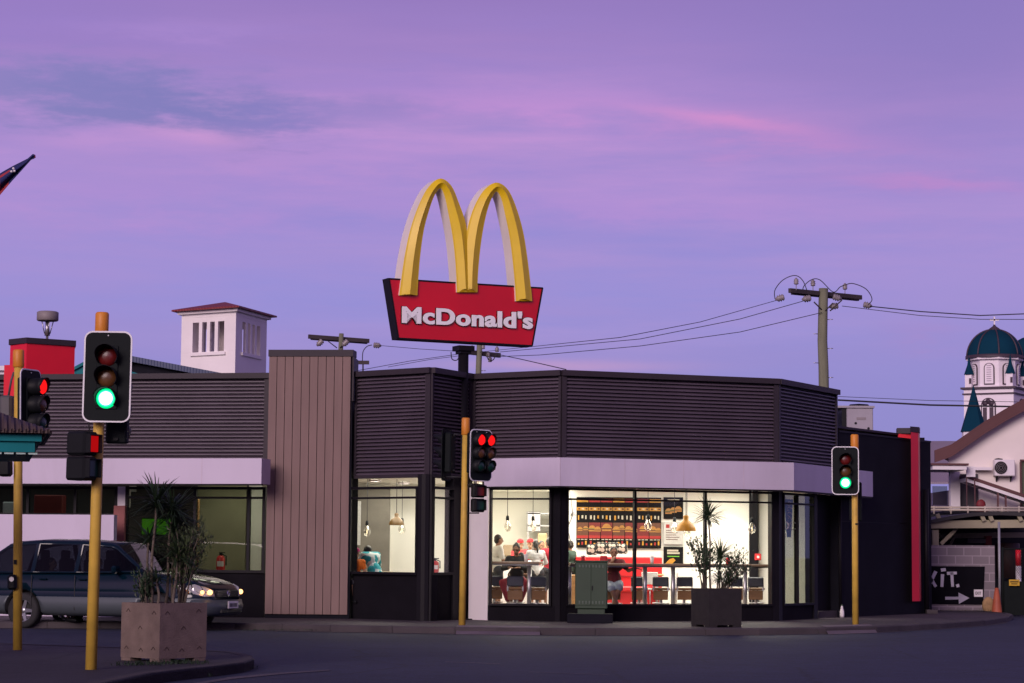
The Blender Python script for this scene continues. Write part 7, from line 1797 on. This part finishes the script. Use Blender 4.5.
    for s_ in (-1, 1):
        for b_ in (-1, 1): mb.cyl((s_ * .14, b_ * .12, -.03), (s_ * .14, b_ * .12, -.25), .015, seg=6)
    parts('leg', mb, M['black'], ch_)
house()
t = thing('far_shed', 'shed with a lilac-grey corrugated roof between the red fin and the cream house', 'shed', (L(942, 92, 0).x, 95, 0)); D = 92
mb = MB(); a, b = at(925, 441, D + 6), at(958, 441, D + 6); c, d = at(958, 482, D), at(925, 482, D); mb.slab([a, b, c, d], (0, 0, -.08)); part('roof', mb, wavemat('lilac_sheet_roof', (.26, .21, .26), (.34, .28, .32), 4, 'X', .6), t, True)
mb = MB(); mb.box(((a.x + b.x) / 2, D + 3, d.z / 2 - .15), (b.x - a.x, 5.6, d.z - .3)); part('wall', mb, mat('mauve_wall', (.16, .12, .16), .8), t, True)
mb = MB(); a = at(933, 486, D); b = at(948, 505, D); mb.box(((a.x + b.x) / 2, D + .15, (a.z + b.z) / 2), (b.x - a.x, .06, a.z - b.z)); part('window', mb, M['tglass'], t, True)

# carport with curved roof and beams
def carport():
    D = 58.2; t = thing('carport', 'open carport with cream beams and a dark low curved roof beside the exit sign', 'carport', (L(985, D, 0).x, D + 2, 0)); cream = mat('cream_beam', (.36, .33, .22), .7, 0, .12, 1.5, dirt=.3)
    e = [(928, 520.5), (950, 516), (975, 512.5), (1000, 511.5), (1024, 512.5), (1060, 516)]
    P = [at(x, y, D) for x, y in e]
    mb = MB()
    for a, b in zip(P, P[1:]): mb.slab([a, b, b - Vector((0, 0, .09)), a - Vector((0, 0, .09))], (0, 5, 0))
    part('roof', mb, mat('dark_roof_sheet', (.02, .018, .02), .6), t, True)
    def beam(x0, y0, x1, y1, D0, th=.16, dd=.12, nm='beam'):
        a, b = at(x0, y0, D0), at(x1, y1, D0); q = (b - a); mb = MB(); mb.box((a + b) / 2, (q.length, dd, th), rot=q.to_track_quat('X', 'Z').to_matrix()); part(nm, mb, cream, t, True)
    beam(928, 524.5, 1060, 523.5, D + .2, .20); beam(928, 536, 1060, 534.5, D + 3.8, .14); beam(941, 544, 957, 528, D + .5, .09, .08, 'brace'); beam(950, 545, 954, 538, D + 2.8, .06, .06, 'brace')
    for x in (937, 981, 989, 1018): beam(x, 514, x + 3, 521, D + .1, .10, .10, 'strut')
    mb = MB(); a = at(935, 530, D + .3); mb.box((a.x, a.y, a.z / 2), (.16, .16, a.z)); a2 = at(1050, 530, D + .3); mb.box((a2.x, a2.y, a.z / 2), (.16, .16, a.z)); parts('post', mb, cream, t, True)
    mb = MB(); a = at(928, 530, D + 5); b = at(1060, 530, D + 5); mb.box(((a.x + b.x) / 2, D + 5.1, 1.3), (b.x - a.x, .1, 2.6)); part('rear_screen', mb, mat('dark_yard_screen', (.018, .02, .022), .8), t, True)
    mb = MB()
    for x0, x1, y0, y1, m_ in ((985, 991, 536, 545, 0), (967, 985, 539, 543, 1)):
        a, b = at(x0, y0, D + 3), at(x1, y1, D + 3); mb.box(((a.x + b.x) / 2, D + 3, (a.z + b.z) / 2), (b.x - a.x, .2, a.z - b.z), mi=m_)
    part('stored_sheet', mb, [mat('dull_red2', (.2, .03, .03), .7), mat('dull_grey', (.12, .11, .11), .7)], t, True)
    mb = MB(); mb.lathe([(0, 0), (.3, 0), (.32, .9), (.3, .92), (0, .92)], (L(1008, D + 3, 1).x, D + 3, .9), 16); part('drum', mb, mat('dull_red3', (.04, .018, .018), .6), t, True)
carport()
EXITD = 57.4
mb = MB(); a, b = at(925, 545, EXITD), at(994.5, 545, EXITD); zt = a.z
mb.box(((a.x + b.x) / 2, EXITD + .1, zt / 2), (b.x - a.x, .2, zt)); solo('block_wall', mb, brickmat('grey_block', (.20, .17, .19), (.25, .21, .235), (.34, .29, .32), 1, .42, .21, .014), 'grey concrete block wall behind the black exit board', 'wall')
t = thing('exit_board', 'black painted board with hand-painted white exit lettering and an arrow', 'sign', (L(957, EXITD, .3).x, EXITD - .05, 0)); a, b = at(918, 566, EXITD), at(985, 604.5, EXITD); c = at(983, 604.5, EXITD)
mb = MB(); mb.slab([Vector((a.x, EXITD - .03, a.z)), Vector((b.x, EXITD - .03, a.z)), Vector((c.x, EXITD - .03, b.z)), Vector((a.x, EXITD - .03, b.z))], (0, .03, 0)); part('panel', mb, mat('board_black', (.006, .0055, .009), .8, 0, .2, 2, spec=.08), t, True)
wp = mat('hand_paint_white', (.62, .60, .66), .6, 0, .12, 4)
def stroke(mb, pts, w_=.075, D_=EXITD - .045):
    P = [at(x, y, D_) for x, y in pts]
    for p, q in zip(P, P[1:]):
        d = (q - p); d.y = 0; n_ = Vector((-d.z, 0, d.x)).normalized() * w_ / 2; e_ = d.normalized() * w_ * .25; p2 = p - e_; q2 = q + e_; mb.slab([p2 - n_, p2 + n_, q2 + n_ * .85, q2 - n_ * .85], (0, .012, 0)); D_ -= .001
for ch_, strokes in (('E', [[(917, 573), (917.5, 586)], [(917, 573), (923, 572.5)], [(917, 579), (922, 579)], [(917.5, 586), (924, 585.5)]]), ('X', [[(927.5, 573), (935.5, 586)], [(935.5, 572), (929, 586)]]), ('i', [[(942.5, 575), (942, 586)], [(941.8, 570), (945, 569.6)]]), ('T', [[(947.8, 573.4), (956, 573)], [(951.8, 573), (952.6, 586)]]), ('.', [[(957.6, 585), (958, 586.3)]])):
    mb = MB()
    for s in strokes: stroke(mb, s, .085 if ch_ != 'T' else .08)
    part('letter', mb, wp, t, True)
mb = MB(); stroke(mb, [(946, 598.3), (960, 598)], .075); P = [at(x, y, EXITD - .046) for x, y in ((958.5, 592.5), (969.5, 598), (958.8, 604))]; mb.slab(P, (0, .012, 0)); part('arrow', mb, mat('arrow_grey', (.40, .38, .46), .6), t, True)
mb = MB(); a, b = at(974, 589.5, EXITD - .05), at(982.8, 596.8, EXITD - .05); mb.box(((a.x + b.x) / 2, EXITD - .045, (a.z + b.z) / 2), (b.x - a.x, .012, a.z - b.z)); pl_ = part('small_plate', mb, M['white'], t, True)
tm = text_mesh('EXIT', .1, .002, 0); x0, x1 = min(v.x for v in tm.v), max(v.x for v in tm.v)
for v in tm.v: px, pz_ = (v.x - x0) / (x1 - x0) * (b.x - a.x) * .66, v.y * 1.0; v.x, v.y, v.z = a.x + (b.x - a.x) * .17 + px, EXITD - .054, (a.z + b.z) / 2 - .035 + pz_
part('plate_lettering', tm, M['black'], pl_, True)
# cone, steel pole, mesh gate, orange bollard bits
mb_ = gz(997, 612, .02)
t = thing('traffic_cone', 'tall faded orange cone against the end of the block wall', 'traffic cone', (L(997, 56.9, 0).x, 56.9, 0.0)); h = zy(588, 56.9, 997)
mb = MB(); mb.lathe([(.14, .03), (.10, h * .5), (.045, h), (0, h + .005)], seg=16); part('cone', mb, mat('faded_orange', (.42, .10, .05), .6, 0, .15, 4), t)
mb = MB(); mb.box((0, 0, .015), (.38, .38, .03), ch=.008); part('base', mb, M['rubber'], t)
mb = MB(); p = L(999.5, 57.0, 1); mb.cyl((p.x, p.y, 0), (p.x, p.y, zy(522, 57, 999)), .032, seg=10); solo('steel_post', mb, mat('galvanised', (.33, .33, .37), .5, .3), 'thin grey steel post beside the orange cone', 'post')
t = thing('mesh_gate', 'dark mesh gate with a yellow plate at the right frame edge', 'gate', (L(1014, 56.7, 0).x, 56.7, 0)); a, b = at(1004, 580, 56.7), at(1042, 613, 56.7)
gm = mat('dark_gate_green', (.010, .013, .013), .8, spec=.1); mb = MB(); mb.box(((a.x + b.x) / 2, 56.7, a.z / 2), (b.x - a.x, .04, a.z - .06)); part('lower_panel', mb, gm, t, True)
mb = MB(); q = at(1002, 549, 56.8); nn = 34
for k in range(nn): 
    x = q.x + k * .045
    for s in (-1, 1):
        xe = x + s * .5; z0, z1 = a.z, q.z
        if q.x - .01 <= min(x, xe) and max(x, xe) <= b.x + .5: mb.cyl((x, 56.75, z0), (xe, 56.75, z1), .006, seg=4)
part('mesh', mb, gm, t, True)
mb = MB(); 
for x in (q.x, q.x + .95): mb.cyl((x, 56.75, 0), (x, 56.75, q.z + .05), .03, seg=8)
mb.cyl((q.x, 56.75, q.z), (q.x + .95, 56.75, q.z), .02, seg=8); part('gate_frame', mb, gm, t, True)
mb = MB(); a, b = at(1009, 579.5, 56.6), at(1019.5, 585.8, 56.6); mb.box(((a.x + b.x) / 2, 56.6, (a.z + b.z) / 2), (b.x - a.x, .02, a.z - b.z)); yp = part('yellow_plate', mb, mat('warn_yellow', (.55, .33, .02), .6), t, True)
mb = MB(); mb.box(((a.x + b.x) / 2, 56.588, (a.z + b.z) / 2 + .02), ((b.x - a.x) * .8, .004, .025)); mb.box(((a.x + b.x) / 2, 56.588, (a.z + b.z) / 2 - .03), ((b.x - a.x) * .6, .004, .02)); part('plate_marks', mb, M['black'], yp, True)
t = thing('marker_post', 'red and white marker post behind the mesh gate', 'post', (L(1019, 57.6, 0).x, 57.6, 0)); mb = MB(); mb.cyl((0, 0, 0), (0, 0, zy(566, 57.6, 1019)), .07, seg=12, mi=0); mb.cyl((0, 0, zy(566, 57.6, 1019) + .002), (0, 0, zy(549, 57.6, 1019)), .07, seg=12, mi=1); part('shaft', mb, [M['white'], M['red']], t)
mb = MB(); p = at(988, 598, 57.2); mb.ball((p.x, 57.15, .25), (.16, .12, .22), 12, 8); solo('rock', mb, mat('ochre_rock', (.40, .25, .12), .9, 0, .3, 5), 'small ochre rock at the foot of the block wall', 'rock')
mb = MB(); r_ = random.Random(9)
for i in range(500):
    x = r_.uniform(930, 995); p = L(x, 57.0 + r_.uniform(-.2, .2), 0); a = r_.uniform(0, 6.28); blade(mb, p, Vector((math.cos(a) * .6, math.sin(a) * .6, 1)), r_.uniform(.08, .22), .008, .8, n=2)
solo('yard_grass', mb, mat('dull_grass', (.07, .07, .03), .9), 'rough grass along the foot of the block wall', 'grass', kind='stuff')

# ------------------------------------------------------------------ render settings
vs_ = sc.view_settings; vs_.view_transform = 'Standard'; vs_.look = 'None'; vs_.gamma = 1.0; vs_.use_curve_mapping = False; vs_.exposure = EXPO if 'EXPO' in globals() else 0.0
sc.cycles.use_denoising = True; sc.cycles.max_bounces = 8; sc.cycles.transparent_max_bounces = 16; sc.cycles.sample_clamp_indirect = 6.0; sc.cycles.caustics_reflective = False; sc.cycles.caustics_refractive = False
